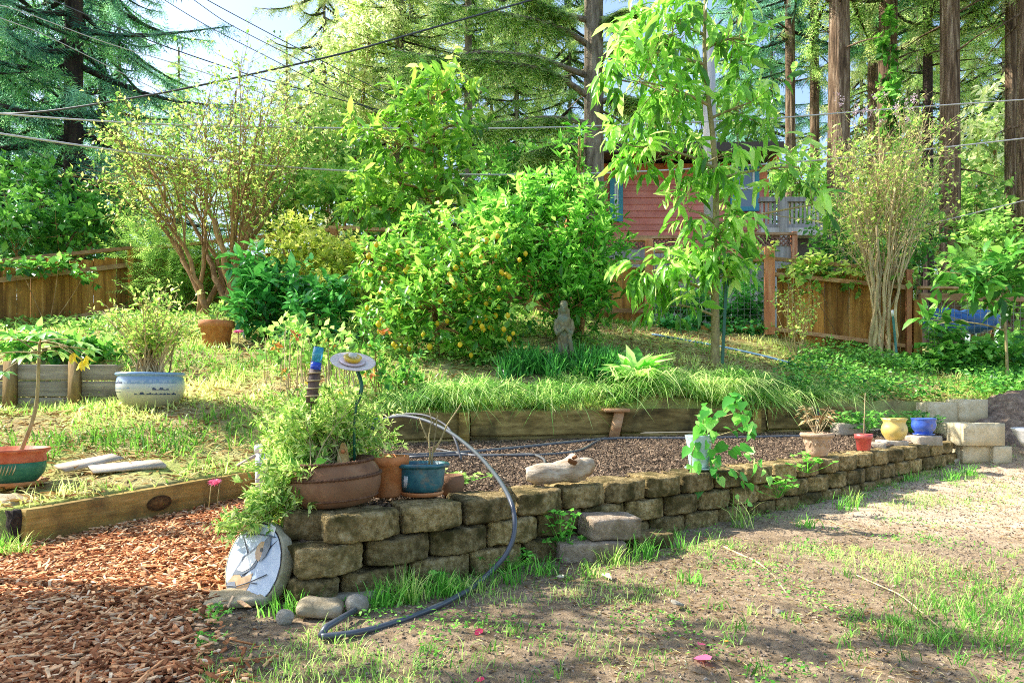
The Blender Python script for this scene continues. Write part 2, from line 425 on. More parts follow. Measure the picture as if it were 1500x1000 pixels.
FR = np.array([(-14, 2.9), (-2.9, 3.0), (-2.33, 3.16), (-1.65, 4.45), (-1.08, 5.2), (-.39, 5.55), (.91, 6.0), (3.3, 6.65), (4.2, 6.95), (9, 7.4), (14, 7.6)])


def front(x):
    return np.interp(x, FR[:, 0], FR[:, 1])


ctl = []


def tp(px, py, Y):
    p = P(px, py, Y); ctl.append((p[0], p[1], p[2]))


for a in [(0, 602, 5.0), (30, 712, 3.7), (220, 590, 5.4), (20, 602, 5.9), (80, 600, 5.9), (160, 600, 5.85), (320, 512, 7.5), (338, 458, 9.0),
          (390, 495, 7.8), (645, 522, 7.2), (826, 540, 6.8), (925, 556, 6.4), (1047, 536, 7.2), (950, 478, 9.8), (1130, 492, 9.5),
          (1335, 538, 9.0), (1500, 558, 9.0), (190, 470, 9.8), (0, 484, 8.5), (560, 450, 9.8), (750, 455, 9.8), (300, 560, 6.2), (470, 540, 6.3), (1200, 530, 8.2),
          (300, 640, 4.8), (200, 665, 4.3)]:
    tp(*a)
ctl += [(-3.6, 6.35, 1.04), (-4.4, 6.4, 1.05), (-3.0, 6.5, 1.0), (-2.9, 3.05, .1), (-2.33, 3.2, .19), (-2.0, 3.8, .2), (-1.65, 4.5, .22), (-1.3, 4.95, .36),
        (-1.08, 5.25, .55), (-.39, 5.6, .58), (.3, 5.85, .58), (.91, 6.05, .58), (2, 6.35, .6), (3.3, 6.7, .63), (4.2, 7.0, .62), (6, 7.3, .7), (-5, 3.2, .15), (-6, 5, .55),
        (-6, 8, 1.4), (-12, 10, 1.6), (12, 8, .8), (-12, 16, 2.2), (0, 14, 2.2), (8, 13, 1.6), (12, 18, 1.9), (0, 22, 2.6), (-20, 30, 3), (20, 30, 2.5),
        (0, 45, 3.4), (-60, 90, 5), (60, 90, 5), (0, 120, 6)]
_t = RBF(ctl)
_y = RBF([(-2.9, 2.9, .03), (-2.2, 3.0, .0), (-1.5, 4.2, .03), (-.9, 2.2, 0), (0, 2.7, .0), (.5, 2.9, .01), (1.5, 3.6, .02), (2.6, 4.6, .03), (3.9, 5.7, .06), (5, 6.2, .2),
          (4.6, 6.9, .42), (5.6, 6.8, .62), (3.5, 4.5, .03), (-3, .5, 0), (0, .5, 0), (4, .5, 0), (8, 4, .1), (2, 2, 0), (-6, 2.5, .02), (8, 7, .6)])
_b = RBF([(-1.3, 4.5, .3), (-.7, 2.5, .27), (0, 3.0, .275), (0, 5.5, .32), (1, 5.9, .33), (1, 3.7, .285), (3, 6.5, .35), (2.5, 4.9, .30), (3.8, 6.0, .31), (4.2, 6.8, .36), (-1, 5, .33)])


def fbm(x, y, sc, amp, seed=0.0):
    x, y = np.broadcast_arrays(np.asarray(x, float), np.asarray(y, float))
    out = np.array([noise.fractal(Vector((a * sc, b * sc, seed)), .9, 2.1, 4) for a, b in zip(x.ravel(), y.ravel())]) * amp
    return out.reshape(x.shape)


def tz(x, y): return _t(x, y)


def gz(x, y):
    x = float(x); y = float(y)
    if y > front(x): return float(_t(x, y))
    if y > wallY(x) and x < 4.1: return float(_b(x, y))
    return float(_y(x, y))


def grid_mesh(name, V, nx, ny, mat, rv_=None):
    a = Acc(); i, j = np.meshgrid(np.arange(nx - 1), np.arange(ny - 1), indexing='ij')
    k = (i * ny + j).ravel()
    a.add(V, np.stack([k, k + ny, k + ny + 1, k + 1], 1), .5 if rv_ is None else rv_[:-1, :-1].ravel())
    return single(name, a, mat, (0, 0, 0), None, None, kind='structure')


# the upper terrace and everything behind it, one sheet out to the horizon
us = np.unique(np.concatenate([np.linspace(-90, -14, 14), np.linspace(-14, -6, 26), np.linspace(-6, 7, 170), np.linspace(7, 14, 24), np.linspace(14, 90, 14)]))
vs = np.unique(np.concatenate([np.linspace(0, 5, 76), np.linspace(5, 12, 34), np.linspace(12, 40, 26), np.linspace(40, 190, 12)]))
U, W_ = np.meshgrid(us, vs, indexing='ij')
Yg = front(U) + W_
Zg = _t(U, Yg) + fbm(U, Yg, 1.7, .035) * np.clip(W_ / .5, 0, 1)
Zg[:, 0] -= .25
Vt = np.stack([U, Yg, Zg], 2).reshape(-1, 3)
grid_mesh('terrace_ground', Vt, len(us), len(vs), M['terr'])
# planting bed between the block wall and the sleepers
us = np.linspace(-1.58, 4.12, 110); vs = np.linspace(0, 1, 50)
U, W_ = np.meshgrid(us, vs, indexing='ij')
y0 = wallY(U) + .13; y1 = np.maximum(front(U) + .03, y0 + .02); Yg = y0 + (y1 - y0) * W_
Zg = _b(U, Yg) + fbm(U, Yg, 5, .02, 3.)
Zg[:, 0] -= .12; Zg[-1] -= .2
grid_mesh('planting_bed_soil', np.stack([U, Yg, Zg], 2).reshape(-1, 3), 110, 50, M['soil'])
# the lower yard
us = np.unique(np.concatenate([np.linspace(-14, -4, 20), np.linspace(-4, 6.5, 190), np.linspace(6.5, 14, 20)])); vs = np.linspace(0, 1, 120)
U, W_ = np.meshgrid(us, vs, indexing='ij')
ytop = np.minimum(front(U) + .05, np.where(U < -1.55, front(U) + .05, np.where(U < 4.12, np.minimum(wallY(U) + .3, front(U)), front(U) + .2)))
Yg = -1.5 + (ytop + 1.5) * W_ ** .8
Zg = _y(U, Yg) + fbm(U, Yg, 2.5, .012, 5.) + fbm(U, Yg, 9, .006, 8.)
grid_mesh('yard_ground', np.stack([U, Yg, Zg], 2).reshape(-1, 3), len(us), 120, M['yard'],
          np.clip(1.25 * np.exp(-((U - 2.7) / 1.25) ** 2 - ((Yg - 4.2) / .85) ** 2) + .9 * np.exp(-((U - 4.2) / 1.6) ** 2 - ((Yg - 5.2) / 1.0) ** 2) + .12, 0, 1))  # mask of the sunlit band painted into the dirt


# ------------------------------------------------------------------ stone blocks
def rounded(sx, sy, sz, r, cuts=7, amp=.004, ns=14, bulge=0.0, taper=0.0, seed=0.0):
    """a split-faced block: rounded box with rough faces; bulge swells the front (-y)"""
    n = cuts; V = []; F = []; idx = {}
    H = np.array([sx, sy, sz]) / 2
    t = [-1 + 2 * i / n for i in range(n + 1)]

    def vid(p):
        k = tuple(round(q, 5) for q in p)
        if k not in idx: idx[k] = len(V); V.append(p)
        return idx[k]
    for ax in range(3):
        for sg in (-1, 1):
            for i in range(n):
                for j in range(n):
                    q = []
                    for (a, b) in ((t[i], t[j]), (t[i + 1], t[j]), (t[i + 1], t[j + 1]), (t[i], t[j + 1])):
                        p = [0, 0, 0]; p[ax] = sg; p[(ax + 1) % 3] = a; p[(ax + 2) % 3] = b
                        q.append(vid(tuple(p)))
                    F.append(tuple(q if sg > 0 else q[::-1]))
    V = np.array(V) * H
    inn = np.clip(V, -(H - r), H - r); d = V - inn; ln = np.linalg.norm(d, axis=1, keepdims=True)
    V = inn + np.where(ln > 1e-9, d / np.maximum(ln, 1e-9) * r, 0)
    if bulge:
        fr = np.clip((-V[:, 1] / H[1] + .2) / 1.2, 0, 1)
        V[:, 1] -= bulge * fr * (1 - (V[:, 0] / H[0]) ** 2)
    if taper:
        V[:, 0] *= 1 - taper * (V[:, 1] / H[1] + 1) / 2
    for i in range(len(V)):
        p = Vector(V[i] * ns) + Vector((seed, seed * 1.7, 0))
        V[i] += np.array(noise.noise_vector(p)) * amp + np.array(noise.noise_vector(p * 3)) * amp * .65 + np.array(noise.noise_vector(p * 7)) * amp * .35
    return V, F


def rotz(V, a):
    c, s = math.cos(a), math.sin(a)
    return np.stack([V[:, 0] * c - V[:, 1] * s, V[:, 0] * s + V[:, 1] * c, V[:, 2]], 1)


def rot(V, ax, ay, az):
    R = (Matrix.Rotation(az, 3, 'Z') @ Matrix.Rotation(ay, 3, 'Y') @ Matrix.Rotation(ax, 3, 'X'))
    return np.asarray(V) @ np.array(R).T


# retaining wall: three courses of blocks, each block a part
ss = np.concatenate([[0], np.cumsum(np.linalg.norm(np.diff(wall_pts, axis=0), axis=1))])


def along(s):
    x = np.interp(s, ss, wall_pts[:, 0]); y = np.interp(s, ss, wall_pts[:, 1])
    x2 = np.interp(s + .05, ss, wall_pts[:, 0]); y2 = np.interp(s + .05, ss, wall_pts[:, 1])
    x1 = np.interp(s - .05, ss, wall_pts[:, 0]); y1 = np.interp(s - .05, ss, wall_pts[:, 1])
    return x, y, math.atan2(y2 - y1, x2 - x1)


wall = thing('retaining_wall', 'low curved retaining wall of three courses of rough tan concrete blocks', 'retaining wall', (0.3, 3.0, 0))
BL, BH = .272, .104
for k in range(3):
    s = {0: .05, 1: .06, 2: .16}[k]; first = True
    while s < ss[-1] - .08:
        Lb = BL * (1 + rng.normal(0, .015))
        if first: Lb = (.17, .25, .30)[k]
        x, y, a = along(max(0.0, s + Lb / 2)); y += rng.normal(0, .004)
        V, Fc = rounded(Lb - .009, .2, BH - .006, .014, 22, .0066, 16, .036, .34, rng.random() * 99)
        nx, ny = -math.sin(a), math.cos(a)
        V = rotz(V, a + rng.normal(0, .02)) + np.array([x + nx * (.1 - .012 * (2 - k) * 0), y + ny * .1, -.004 + BH * (k + .5)])
        acc = Acc().add(V, Fc, rng.random())
        part('block', acc, M['block'], wall)
        s += Lb + .005; first = False
# return of the wall behind the mosaic
for k in range(3):
    for j in range(3):
        f = (j + .5) / 3 + (.0 if k % 2 else .07)
        p = np.array([wall_pts[0][0] - .02 - .16 * f, wall_pts[0][1] + .17 + f * .62]); a = math.atan2(.8, -.2)
        V, Fc = rounded(.27, .18, BH - .004, .016, 7, .005, 13, .0, 0, rng.random() * 99)
        part('block', Acc().add(rotz(V, a) + np.array([p[0] + .07, p[1], -.004 + BH * (k + .5)]), Fc, rng.random()), M['block'], wall)


def stone(name, label, cat, c, size, rots, mat, r=.02, amp=.005, cuts=8, ns=13, group=None, bulge=0, sink=0.0):
    V, Fc = rounded(*size, r, cuts, amp, ns, bulge, 0, rng.random() * 99)
    V = rot(V, *rots)
    z = c[2] if len(c) > 2 else gz(c[0], c[1])
    V = V + np.array([c[0], c[1], z - V[:, 2].min() - sink])
    return single(name, Acc().add(V, Fc, rng.random()), mat, (c[0], c[1], z), label, cat, group)


def at(px, Y): return (X_(px, Y), Y)


stone('paving_block', 'pale block lying flat at the foot of the wall, another block on it', 'block', (.335, 3.0, .0), (.29, .2, .085), (0, 0, .12), M['step'], .008, .004, group='loose blocks used as a step')
stone('paving_block', 'rough pale block set on top of a flat one, forming a small step', 'block', (.43, 3.04, .086), (.235, .17, .095), (.03, .02, .32), M['step'], .010, .006, group='loose blocks used as a step')
stone('paving_block', 'low block half sunk in weeds beside the small step of pale blocks', 'block', (.645, 3.2, 0), (.19, .13, .075), (0, 0, .35), M['block'], .010, .006, group='loose blocks used as a step')
stone('stepping_slab', 'flat mossy slab under the leaning bird mosaic', 'stone', (*at(352, 2.36), 0), (.22, .16, .03), (.02, -.03, .3), M['rock'], .012, .007)
stone('stepping_slab', 'thin flat slab half buried along the base of the block wall', 'stone', (*at(498, 2.4), 0), (.3, .12, .025), (0, .02, .3), M['rock'], .01, .006)
stone('field_stone', 'flat brown oval stone beside the bent end of the hose', 'stone', (*at(470, 2.22), 0), (.145, .1, .05), (.05, .08, .1), M['rock'], .024, .006)
stone('field_stone', 'small round pale stone at the bent end of the hose', 'stone', (*at(523, 2.25), 0), (.078, .07, .062), (.1, .2, .3), M['rock_gy'], .03, .004)
stone('field_stone', 'small whitish pebble among weeds before the mosaic disc', 'stone', (*at(418, 2.14), 0), (.05, .05, .05), (.1, .3, .8), M['rock_gy'], .02, .004)
stone('field_stone', 'dark grey lump of rock beside the cut end of the timber', 'stone', (*at(22, 3.4), .1), (.2, .2, .1), (.1, .1, .8), M['rock'], .045, .014)
stone('field_stone', 'thin grey shard of stone lying on the bare dirt', 'stone', (*at(992, 2.32),), (.045, .03, .012), (.1, .3, .7), M['rock_gy'], .005, .004, cuts=4)
stone('field_stone', 'tiny pale stone on bare dirt beyond the pink petals', 'stone', (*at(1142, 2.24),), (.03, .025, .014), (.1, .3, .2), M['rock_gy'], .006, .003, cuts=4)
rk = stone('wall_block', 'stray pale block at the far wall end, a white tube curving onto it', 'block', (*at(1380, 6.05), .02), (.27, .2, .13), (.03, 0, .25), M['block_pale'], .022, .008)
a = Acc(); a.tube([P(1350, 652, 6.0), P(1360, 652, 6.0), P(1370, 660, 5.97), P(1375, 674, 5.95)], .008, 6)
single('plastic_tube', a, M['white'], P(1360, 660, 5.97), 'short white plastic tube curving over the end of the block wall', 'tube')
# flat blocks laid on the bed by the end of the wall
for (px, Y, lab) in ((1276, 5.35, 'pale flat block in the bed just behind the red pot'), (1306, 5.55, 'pale flat block under the yellow pot')):
    stone('wall_block', lab, 'block', (*at(px, Y), .27), (.2, .16, .07), (0, 0, rng.normal(0, .3)), M['block_pale'], .012, .005)
stone('wall_block', 'old pale block against the sleepers beside a black stake', 'block', (*at(1242, 6.2), .34), (.26, .14, .11), (0, 0, .1), M['block_pale'], .012, .006)


def cinder(label, c, L, W, H, rz, z, holes=True, standing=False):
    """hollow concrete block: outer shell with two square cells open at the top"""
    a = Acc(); t = .03
    def b(x0, x1, y0, y1):
        V, Fc = rounded(x1 - x0, y1 - y0, H, .004, 4, .0015, 20, 0, 0, rng.random() * 50)
        a.add(rotz(V + np.array([(x0 + x1) / 2, (y0 + y1) / 2, 0]), rz) + np.array([c[0], c[1], z + H / 2]), Fc, .5)
    l, w = L / 2, W / 2
    b(-l, l, -w, -w + t); b(-l, l, w - t, w); b(-l, -l + t, -w + t, w - t); b(l - t, l, -w + t, w - t)
    if holes: b(-t / 2, t / 2, -w + t, w - t)
    return single('cinder_block', a, M['cinder'], (c[0], c[1], z), label, 'cinder block', 'cinder blocks stacked at the end of the wall')


zc = gz(*at(1425, 5.95))
cinder('hollow cinder block on top of two others, its open cells upward', at(1429, 6.0), .395, .195, .195, .12, zc + .155)
cinder('cinder block lying under the big hollow block, end turned to the wall', at(1421, 6.05), .30, .195, .15, .12, zc, True)
cinder('half cinder block standing at the outer foot of the stack', at(1460, 6.0), .155, .16, .17, -.05, zc - .02, False)
cinder('cinder block behind the stack, half hidden by the big hollow block', at(1399, 6.35), .28, .195, .19, .1, zc + .15)
cinder('cinder block upright at the back of the stack, tallest one', at(1416, 6.75), .29, .195, .22, .05, zc + .33, False)
cinder('pale dappled cinder block in the back row beside the blue pot', at(1374, 6.75), .33, .195, .22, .05, zc + .30, False)
cinder('cinder block carrying the tallest block at the back', at(1395, 6.78), .6, .2, .2, .05, zc + .1, True)

# ------------------------------------------------------------------ timber: sleeper wall, planter, edging
sl = thing('sleeper_wall', 'long low wall of dark mossy timber sleepers holding back the grassy bank', 'sleeper wall', (.5, 5.8, .3))
segs = [(-1.12, -.36), (-.34, .93), (.95, 2.35), (2.37, 3.35)]
for (x0, x1) in segs:
    for q, (zb, h) in enumerate(((.28, .085), (.37, .21))):
        a = Acc(); d = rng.normal(0, .008)
        p0 = np.array([x0, front(x0) - .03 + d, zb + h / 2 + .02 * x0 / 3]); p1 = np.array([x1, front(x1) - .03 + d, zb + h / 2 + .02 * x1 / 3])
        n = 9
        mid = (p0 + p1) / 2; ang = math.atan2(p1[1] - p0[1], p1[0] - p0[0])
        V, Fc = rounded(np.linalg.norm(p1 - p0), .055, h - .006, .008, 10, .003, 9, 0, 0, rng.random() * 50)
        a.add(rotz(V, ang) + mid, Fc, rng.random())
        part('sleeper', a, M['sleeper'], sl)
for (px, lean, w, top) in ((680, 0, .085, .57), (1112, 0, .07, .58)):
    Y = front(X_(px, 5.6)) - .08; x = X_(px, Y); Y = front(x) - .08
    a = Acc().bar((x + lean, Y, .3), (x, Y, top), w, .05, up=(0, 1, 0), r=.9, jit=.003)
    part('post', a, M['timber'], sl)
x = X_(905, 5.85); Y = front(x) - .1
st = thing('wooden_bracket', 'small leaning wooden prop with a flat cap against the sleeper wall', 'wooden prop', (x, Y, .33))
part('post', Acc().bar((x - .035, Y - .02, .33), (x + .02, Y, .565), .085, .06, up=(0, 1, 0), r=.8, jit=.002), M['fence_sun'], st)
part('cap', Acc().box((x - .01, Y + .02, .58), (.22, .2, .028), r=.9, jit=.003), M['fence_sun'], st)
a = Acc().bar((X_(1213, 6.2), 6.42, .33), (X_(1213, 6.2), 6.42, .58), .025, .025, up=(0, 1, 0))
single('stake', a, M['cable_dk'], (X_(1213, 6.2), 6.42, .33), 'thin black stake standing against the sleepers beside a pale block', 'stake')

pl = thing('timber_planter', 'raised bed of three grey weathered boards with brown posts', 'raised bed', (X_(80, 6), 6.0, .58))
for (x0, x1) in ((-5.2, X_(10, 6)), (X_(12, 6), X_(106, 6)), (X_(110, 6), X_(176, 6.0))):
    for q in range(3):
        h = .145; V, Fc = rounded(x1 - x0 - .01, .05, h - .008, .006, 10, .003, 9, 0, 0, rng.random() * 50)
        part('board', Acc().add(V + np.array([(x0 + x1) / 2, 6.0 + rng.normal(0, .006), .545 + h * (q + .5)]), Fc, rng.random()), M['sleeper_gy'], pl)
for px in (14, 108):
    part('post', Acc().bar((X_(px, 5.93), 5.93, .52), (X_(px, 5.93), 5.95, 1.0), .085, .07, up=(0, 1, 0), r=.5, jit=.003), M['post_brown'], pl)

e0 = P(33, 800, 3.17); e1 = P(379, 735, 4.5)
e0[2] = -.01; e1[2] = .02
ed = thing('timber_edging', 'long olive-brown timber board edging the bark path, with a big knot', 'timber board', e0)
L_ = np.linalg.norm(e1 - e0); ang = math.atan2(e1[1] - e0[1], e1[0] - e0[0])
V, Fc = rounded(L_, .06, .2, .008, 14, .004, 6, 0, 0, 3.3)
V[:, 2] += .015 * np.sin(V[:, 0] * 2.2)
mid = (e0 + e1) / 2
part('board', Acc().add(rotz(V, ang) + mid + np.array([0, 0, .1]), Fc, .6), M['timber'], ed)
def on_board(s, h, out=0.0):
    return e0 + (e1 - e0) * s + np.array([math.sin(ang), -math.cos(ang), 0]) * (.03 + out) + np.array([0, 0, h])
kn = Acc()
for q, (rr, o) in enumerate(((.052, .002), (.038, .004), (.02, .006))):
    ring = [on_board(.475 + rr * 1.5 * math.cos(t) / L_, .115 + rr * math.sin(t) * .8, o + .002) for t in np.linspace(0, 2 * math.pi, 25)[:-1]]
    ring2 = [on_board(.475 + rr * .8 * 1.5 * math.cos(t) / L_, .115 + rr * .8 * math.sin(t) * .8, o + .004) for t in np.linspace(0, 2 * math.pi, 25)[:-1]]
    kn.add(ring + ring2, [(i, (i + 1) % 24, 24 + (i + 1) % 24, 24 + i) for i in range(24)] + [tuple(24 + i for i in range(24))], .02 + .3 * q)
part('knot', kn, surf('wood knot', [(.07, .035, .012), (.16, .085, .025), (.26, .15, .05)], (60, 60, 60), .9, .4, None, .6), ed)
V, Fc = rounded(.055, .05, .2, .008, 6, .012, 20, 0, 0, 9.)
part('end_block', Acc().add(rotz(V, ang) + e0 + np.array([-.035, -.0, .095]), Fc, .5), M['timber_end'], ed)
pk = Acc()
for q, (u0, u1) in enumerate((((88, 718), (172, 694)), ((132, 716), (238, 699)))):
    p0 = P(*u0, 3.9); p1 = P(*u1, 4.15); p0[2] = gz(p0[0], p0[1]) + .035; p1[2] = gz(p1[0], p1[1]) + .035
    pk.bar(p0, p1, .15, .014, up=(0, -.22, 1), r=.3 + .4 * q, jit=.003)
single('plank', pk, M['plank'], P(160, 705, 4.0), 'pale split plank lying on the ground just behind the edging board', 'plank')
pv = thing('drain_pipe', 'short white plastic pipe standing at the inner end of the edging board', 'pipe', (X_(381, 4.35), 4.35, .03))
c = np.array([X_(381, 4.35), 4.35, 0])
part('pipe', Acc().tube([c + (0, 0, .03), c + (0, 0, .36)], .03, 14), M['white'], pv)
part('cap', Acc().tube([c + (0, 0, .35), c + (0, 0, .39), c + (0, 0, .4)], [.037, .037, .03], 14), M['white'], pv)
single('stick', Acc().tube([P(348, 682, 4.3), P(374, 667, 4.28)], .011, 6), M['plank'], P(348, 682, 4.3), 'short pale stick leaning between the edging board and the white pipe', 'stick')


# ------------------------------------------------------------------ pots
def lathe_at(prof, c, n=36, sy=1.0, rz=0, tilt=(0, 0), fn=None):
    a = Acc(); a.lathe(prof, (0, 0, 0), n, None, sy, fn, .5)
    V = rot(a.V[0], tilt[0], tilt[1], rz) + np.asarray(c)
    a.V[0] = V
    return a


def ring(prof_r, z, r, c, n=40, sy=1.0, rz=0, teeth=0, tamp=0.0, tilt=(0, 0)):
    pts = []
    for q in range(n + 1):
        t = 2 * math.pi * q / n
        pts.append((prof_r * math.cos(t), prof_r * math.sin(t) * sy, z))
    pts = rot(np.array(pts), tilt[0], tilt[1], rz) + np.asarray(c)
    rr = np.full(n + 1, r)
    if teeth: rr[::2] *= 1 - tamp
    return Acc().tube(pts, rr, 6, False)


def soil_disc(r, z, c, sy=1.0, rz=0, tilt=(0, 0)):
    return lathe_at([(.001, z + .012), (r * .5, z + .01), (r, z)], c, 24, sy, rz, tilt)


# big squat brown pot with rope bands
c = np.array([X_(491, 2.58), 2.58, .308])
pot = thing('clay_pot', 'large squat brown clay pot with roped bands and a scroll, overflowing with daisy greenery', 'pot', c)
RZ, SY, TL = .15, .86, (.02, -.06)
BAND = surf('dark roped clay', [(.06, .028, .014), (.13, .06, .03), (.22, .12, .06)], (60, 60, 60), .85, .4, None, .1)
prof = [(.105, 0), (.135, .008), (.16, .035), (.171, .06), (.176, .085), (.175, .10), (.170, .128), (.158, .148), (.146, .158), (.146, .166), (.136, .168), (.128, .15), (.125, .12)]
part('bowl', lathe_at(prof, c, 64, SY, RZ, TL), M['terra_brown'], pot)
for (R, z) in ((.1725, .112), (.1465, .166)):
    part('rope_band', ring(R + .003, z, .0075, c, 150, SY, RZ, 2, .55, TL), BAND, pot)
part('groove_band', ring(.159, .032, .005, c, 150, SY, RZ, 2, .5, TL), BAND, pot)
sp = []
for t in np.linspace(0, 2.2 * 2 * math.pi, 50):
    rr = .006 + .0019 * t; a_ = math.radians(238) + rr * math.cos(t) / .15; z = .134 + rr * math.sin(t) * .7
    R = np.interp(z, [.1, .128, .148, .158], [.175, .170, .158, .146]) + .001
    sp.append((R * math.cos(a_), R * math.sin(a_) * SY, z))
part('scroll', Acc().tube(rot(np.array(sp), TL[0], TL[1], RZ) + c, .0034, 5), BAND, pot)
part('soil', soil_disc(.13, .145, c, SY, RZ, TL), M['soil'], pot)
c = np.array([X_(567, 2.78), 2.78, .308])
p_ = thing('flower_pot', 'orange terracotta pot tucked between the squat brown pot and the teal pot', 'pot', c)
part('bowl', lathe_at([(.05, 0), (.062, .01), (.08, .13), (.088, .132), (.09, .165), (.08, .166), (.07, .13)], c), M['terracotta'], p_)
part('soil', soil_disc(.075, .14, c), M['soil'], p_)
# teal bonsai pot
c = np.array([X_(618, 2.79), 2.79, .309])
p_ = thing('bonsai_pot', 'shallow oval teal glazed pot on the wall holding bare thorny stems', 'pot', c + (0, 0, .018))
b = c + (0, 0, .018)
part('bowl', lathe_at([(.06, 0), (.078, .004), (.088, .03), (.096, .095), (.096, .100), (.112, .102), (.114, .112), (.108, .118), (.094, .117), (.088, .09)], b, 48, .8, .1), M['teal'], p_)
part('soil', soil_disc(.09, .098, b, .8, .1), M['soil'], p_)
for k in range(5):
    a_ = math.radians(222) + k * .045; z0 = .03
    part('leaf_motif', Acc().tube([b + np.array([R * math.cos(a_ + s * .25), R * math.sin(a_ + s * .25) * .8, z]) for (R, z, s) in ((.0885, .022, 0), (.0925, .05, .3), (.095, .07, .5))], [.001, .0022, .001], 5), M['white'], p_)
single('plant_saucer', lathe_at([(.06, 0), (.08, .003), (.088, .014), (.088, .02), (.08, .02), (.074, .008), (.001, .006)], c, 40, .85, .1), M['terracotta'], c, 'orange terracotta saucer under the oval teal pot', 'saucer')
th = Acc(); thb = Acc()
for (px, py, pts) in ((0, 0, [(628, 686), (630, 665), (628, 640), (632, 615), (628, 597)]), (0, 0, [(632, 686), (634, 660), (638, 632), (641, 608)]), (0, 0, [(634, 662), (645, 645), (655, 622), (670, 600), (676, 590)]), (0, 0, [(629, 650), (620, 628), (614, 612)]), (0, 0, [(638, 632), (634, 620), (640, 612)])):
    q = np.array([P(x, y, 2.79 + rng.normal(0, .008)) for x, y in pts]); th.tube(q, np.linspace(.0045, .002, len(q)), 6)
    for _ in range(10):
        u = rng.random() * (len(q) - 1.01); i = int(u); o = q[i] + (q[i + 1] - q[i]) * (u - i); d = nrm(rng.normal(0, 1, 3))
        th.tube([o, o + d * .012], [.002, .0004], 4)
rs = thing('rose_cutting', 'bare thorny green stems growing in the oval teal pot', 'plant', b + (0, 0, .1))
part('stem', th, M['bark_green'], rs)
c = np.array([X_(660, 2.95), 2.95, .29])
single('clay_pot', lathe_at([(.04, 0), (.055, .01), (.06, .05), (.056, .085), (.05, .087), (.045, .06)], c), M['terra_brown'], c, 'small round brown pot half hidden behind the oval teal pot', 'pot')


def on_wall(px, off=.09):
    Y = 3.0
    for _ in range(40): Y = .5 * Y + .5 * (wallY(X_(px, Y)) + off)
    return np.array([X_(px, Y), Y, WTOP + .001])


# celadon vase with a runner bean
c = on_wall(1024, .08); vc = c
p_ = thing('plant_vase', 'pale celadon tapered vase on the wall with a trailing bean vine', 'vase', c)
part('vessel', lathe_at([(.048, 0), (.052, .004), (.055, .03), (.066, .13), (.074, .168), (.076, .176), (.070, .178), (.062, .15)], c + (0, 0, .012), 40), M['vase'], p_)
part('saucer', lathe_at([(.06, 0), (.075, .008), (.078, .014), (.066, .012), (.001, .010)], c, 36), M['vase'], p_)
part('soil', soil_disc(.064, .16, c), M['soil'], p_)
# pale terracotta pot
c = on_wall(1197, .1); tc_ = c
p_ = thing('clay_pot', 'pale tan clay pot with a wide rolled rim and raised leaf swags on the wall', 'pot', c)
part('bowl', lathe_at([(.058, 0), (.064, .01), (.072, .05), (.086, .115), (.092, .125), (.104, .13), (.108, .145), (.104, .155), (.09, .156), (.08, .12)], c), M['terra_pale'], p_)
for k in range(7):
    a_ = math.radians(180 + k * 27)
    pts = [c + np.array([R * math.cos(a_ + s), R * math.sin(a_ + s), z]) for (R, z, s) in ((.085, .108, -.25), (.079, .085, -.12), (.075, .065, .0), (.0785, .085, .12), (.085, .108, .25))]
    part('swag', Acc().tube(pts, .0045, 6), M['terra_pale'], p_)
part('soil', soil_disc(.085, .135, c), M['soil'], p_)
# red pot
c = on_wall(1265, .09); rc_ = c
p_ = thing('flower_pot', 'small red glazed pot with a single seedling stem on the wall', 'pot', c)
part('bowl', lathe_at([(.04, 0), (.044, .004), (.054, .085), (.061, .087), (.063, .12), (.057, .121), (.05, .09)], c), M['red_glaze'], p_)
part('soil', soil_disc(.053, .105, c), M['soil'], p_)
a = Acc().tube([c + (0, 0, .1), c + (.006, .0, .25), c + (.012, 0, .42)], [.004, .003, .002], 6)
sd = thing('seedling', 'thin bare pale seedling stem in the small red pot', 'plant', c + (0, 0, .1)); part('stem', a, M['bark_tan'], sd)
# yellow scalloped pot
Y = 5.55; c = np.array([X_(1310, Y), Y, .345])
p_ = thing('glazed_pot', 'round yellow glazed pot with a scalloped rim on a flat block', 'pot', c)
part('bowl', lathe_at([(.05, 0), (.062, .01), (.09, .05), (.098, .08), (.092, .115), (.08, .14), (.086, .16), (.098, .178), (.09, .174), (.076, .145), (.08, .1)], c, 64, 1, 0, (0, 0),
     lambda t, R, z: R * (1 + (.06 * math.cos(8 * t) * max(0, (z - .12) / .06)))), M['yellow_glaze'], p_)
part('soil', soil_disc(.075, .13, c), M['soil'], p_)
Y = 5.75; c = np.array([X_(1353, Y), Y, .37])
p_ = thing('glazed_pot', 'small cobalt blue glazed pot in its saucer beside the cinder blocks', 'pot', c)
part('bowl', lathe_at([(.05, 0), (.062, .008), (.088, .05), (.094, .08), (.088, .11), (.094, .126), (.098, .132), (.09, .134), (.08, .11)], c + (0, 0, .012), 40), M['blue_glaze'], p_)
part('saucer', lathe_at([(.06, 0), (.08, .01), (.083, .016), (.001, .01)], c, 32), M['blue_glaze'], p_)
part('soil', soil_disc(.084, .115, c), M['soil'], p_)
stone('wall_block', 'flat pale block under the cobalt blue pot', 'block', (X_(1353, 5.75), 5.75, .28), (.22, .18, .09), (0, 0, .1), M['block_pale'], .012, .005)
Y = 6.0; c = np.array([X_(1512, Y), Y, gz(X_(1512, Y), Y) + .1])
single('wash_basin', lathe_at([(.05, 0), (.07, .0), (.1, .05), (.145, .14), (.16, .16), (.15, .165), (.12, .1), (.001, .03)], c, 40), M['white'], c, 'white bowl on the dark soil heap at the edge of the yard', 'bowl')

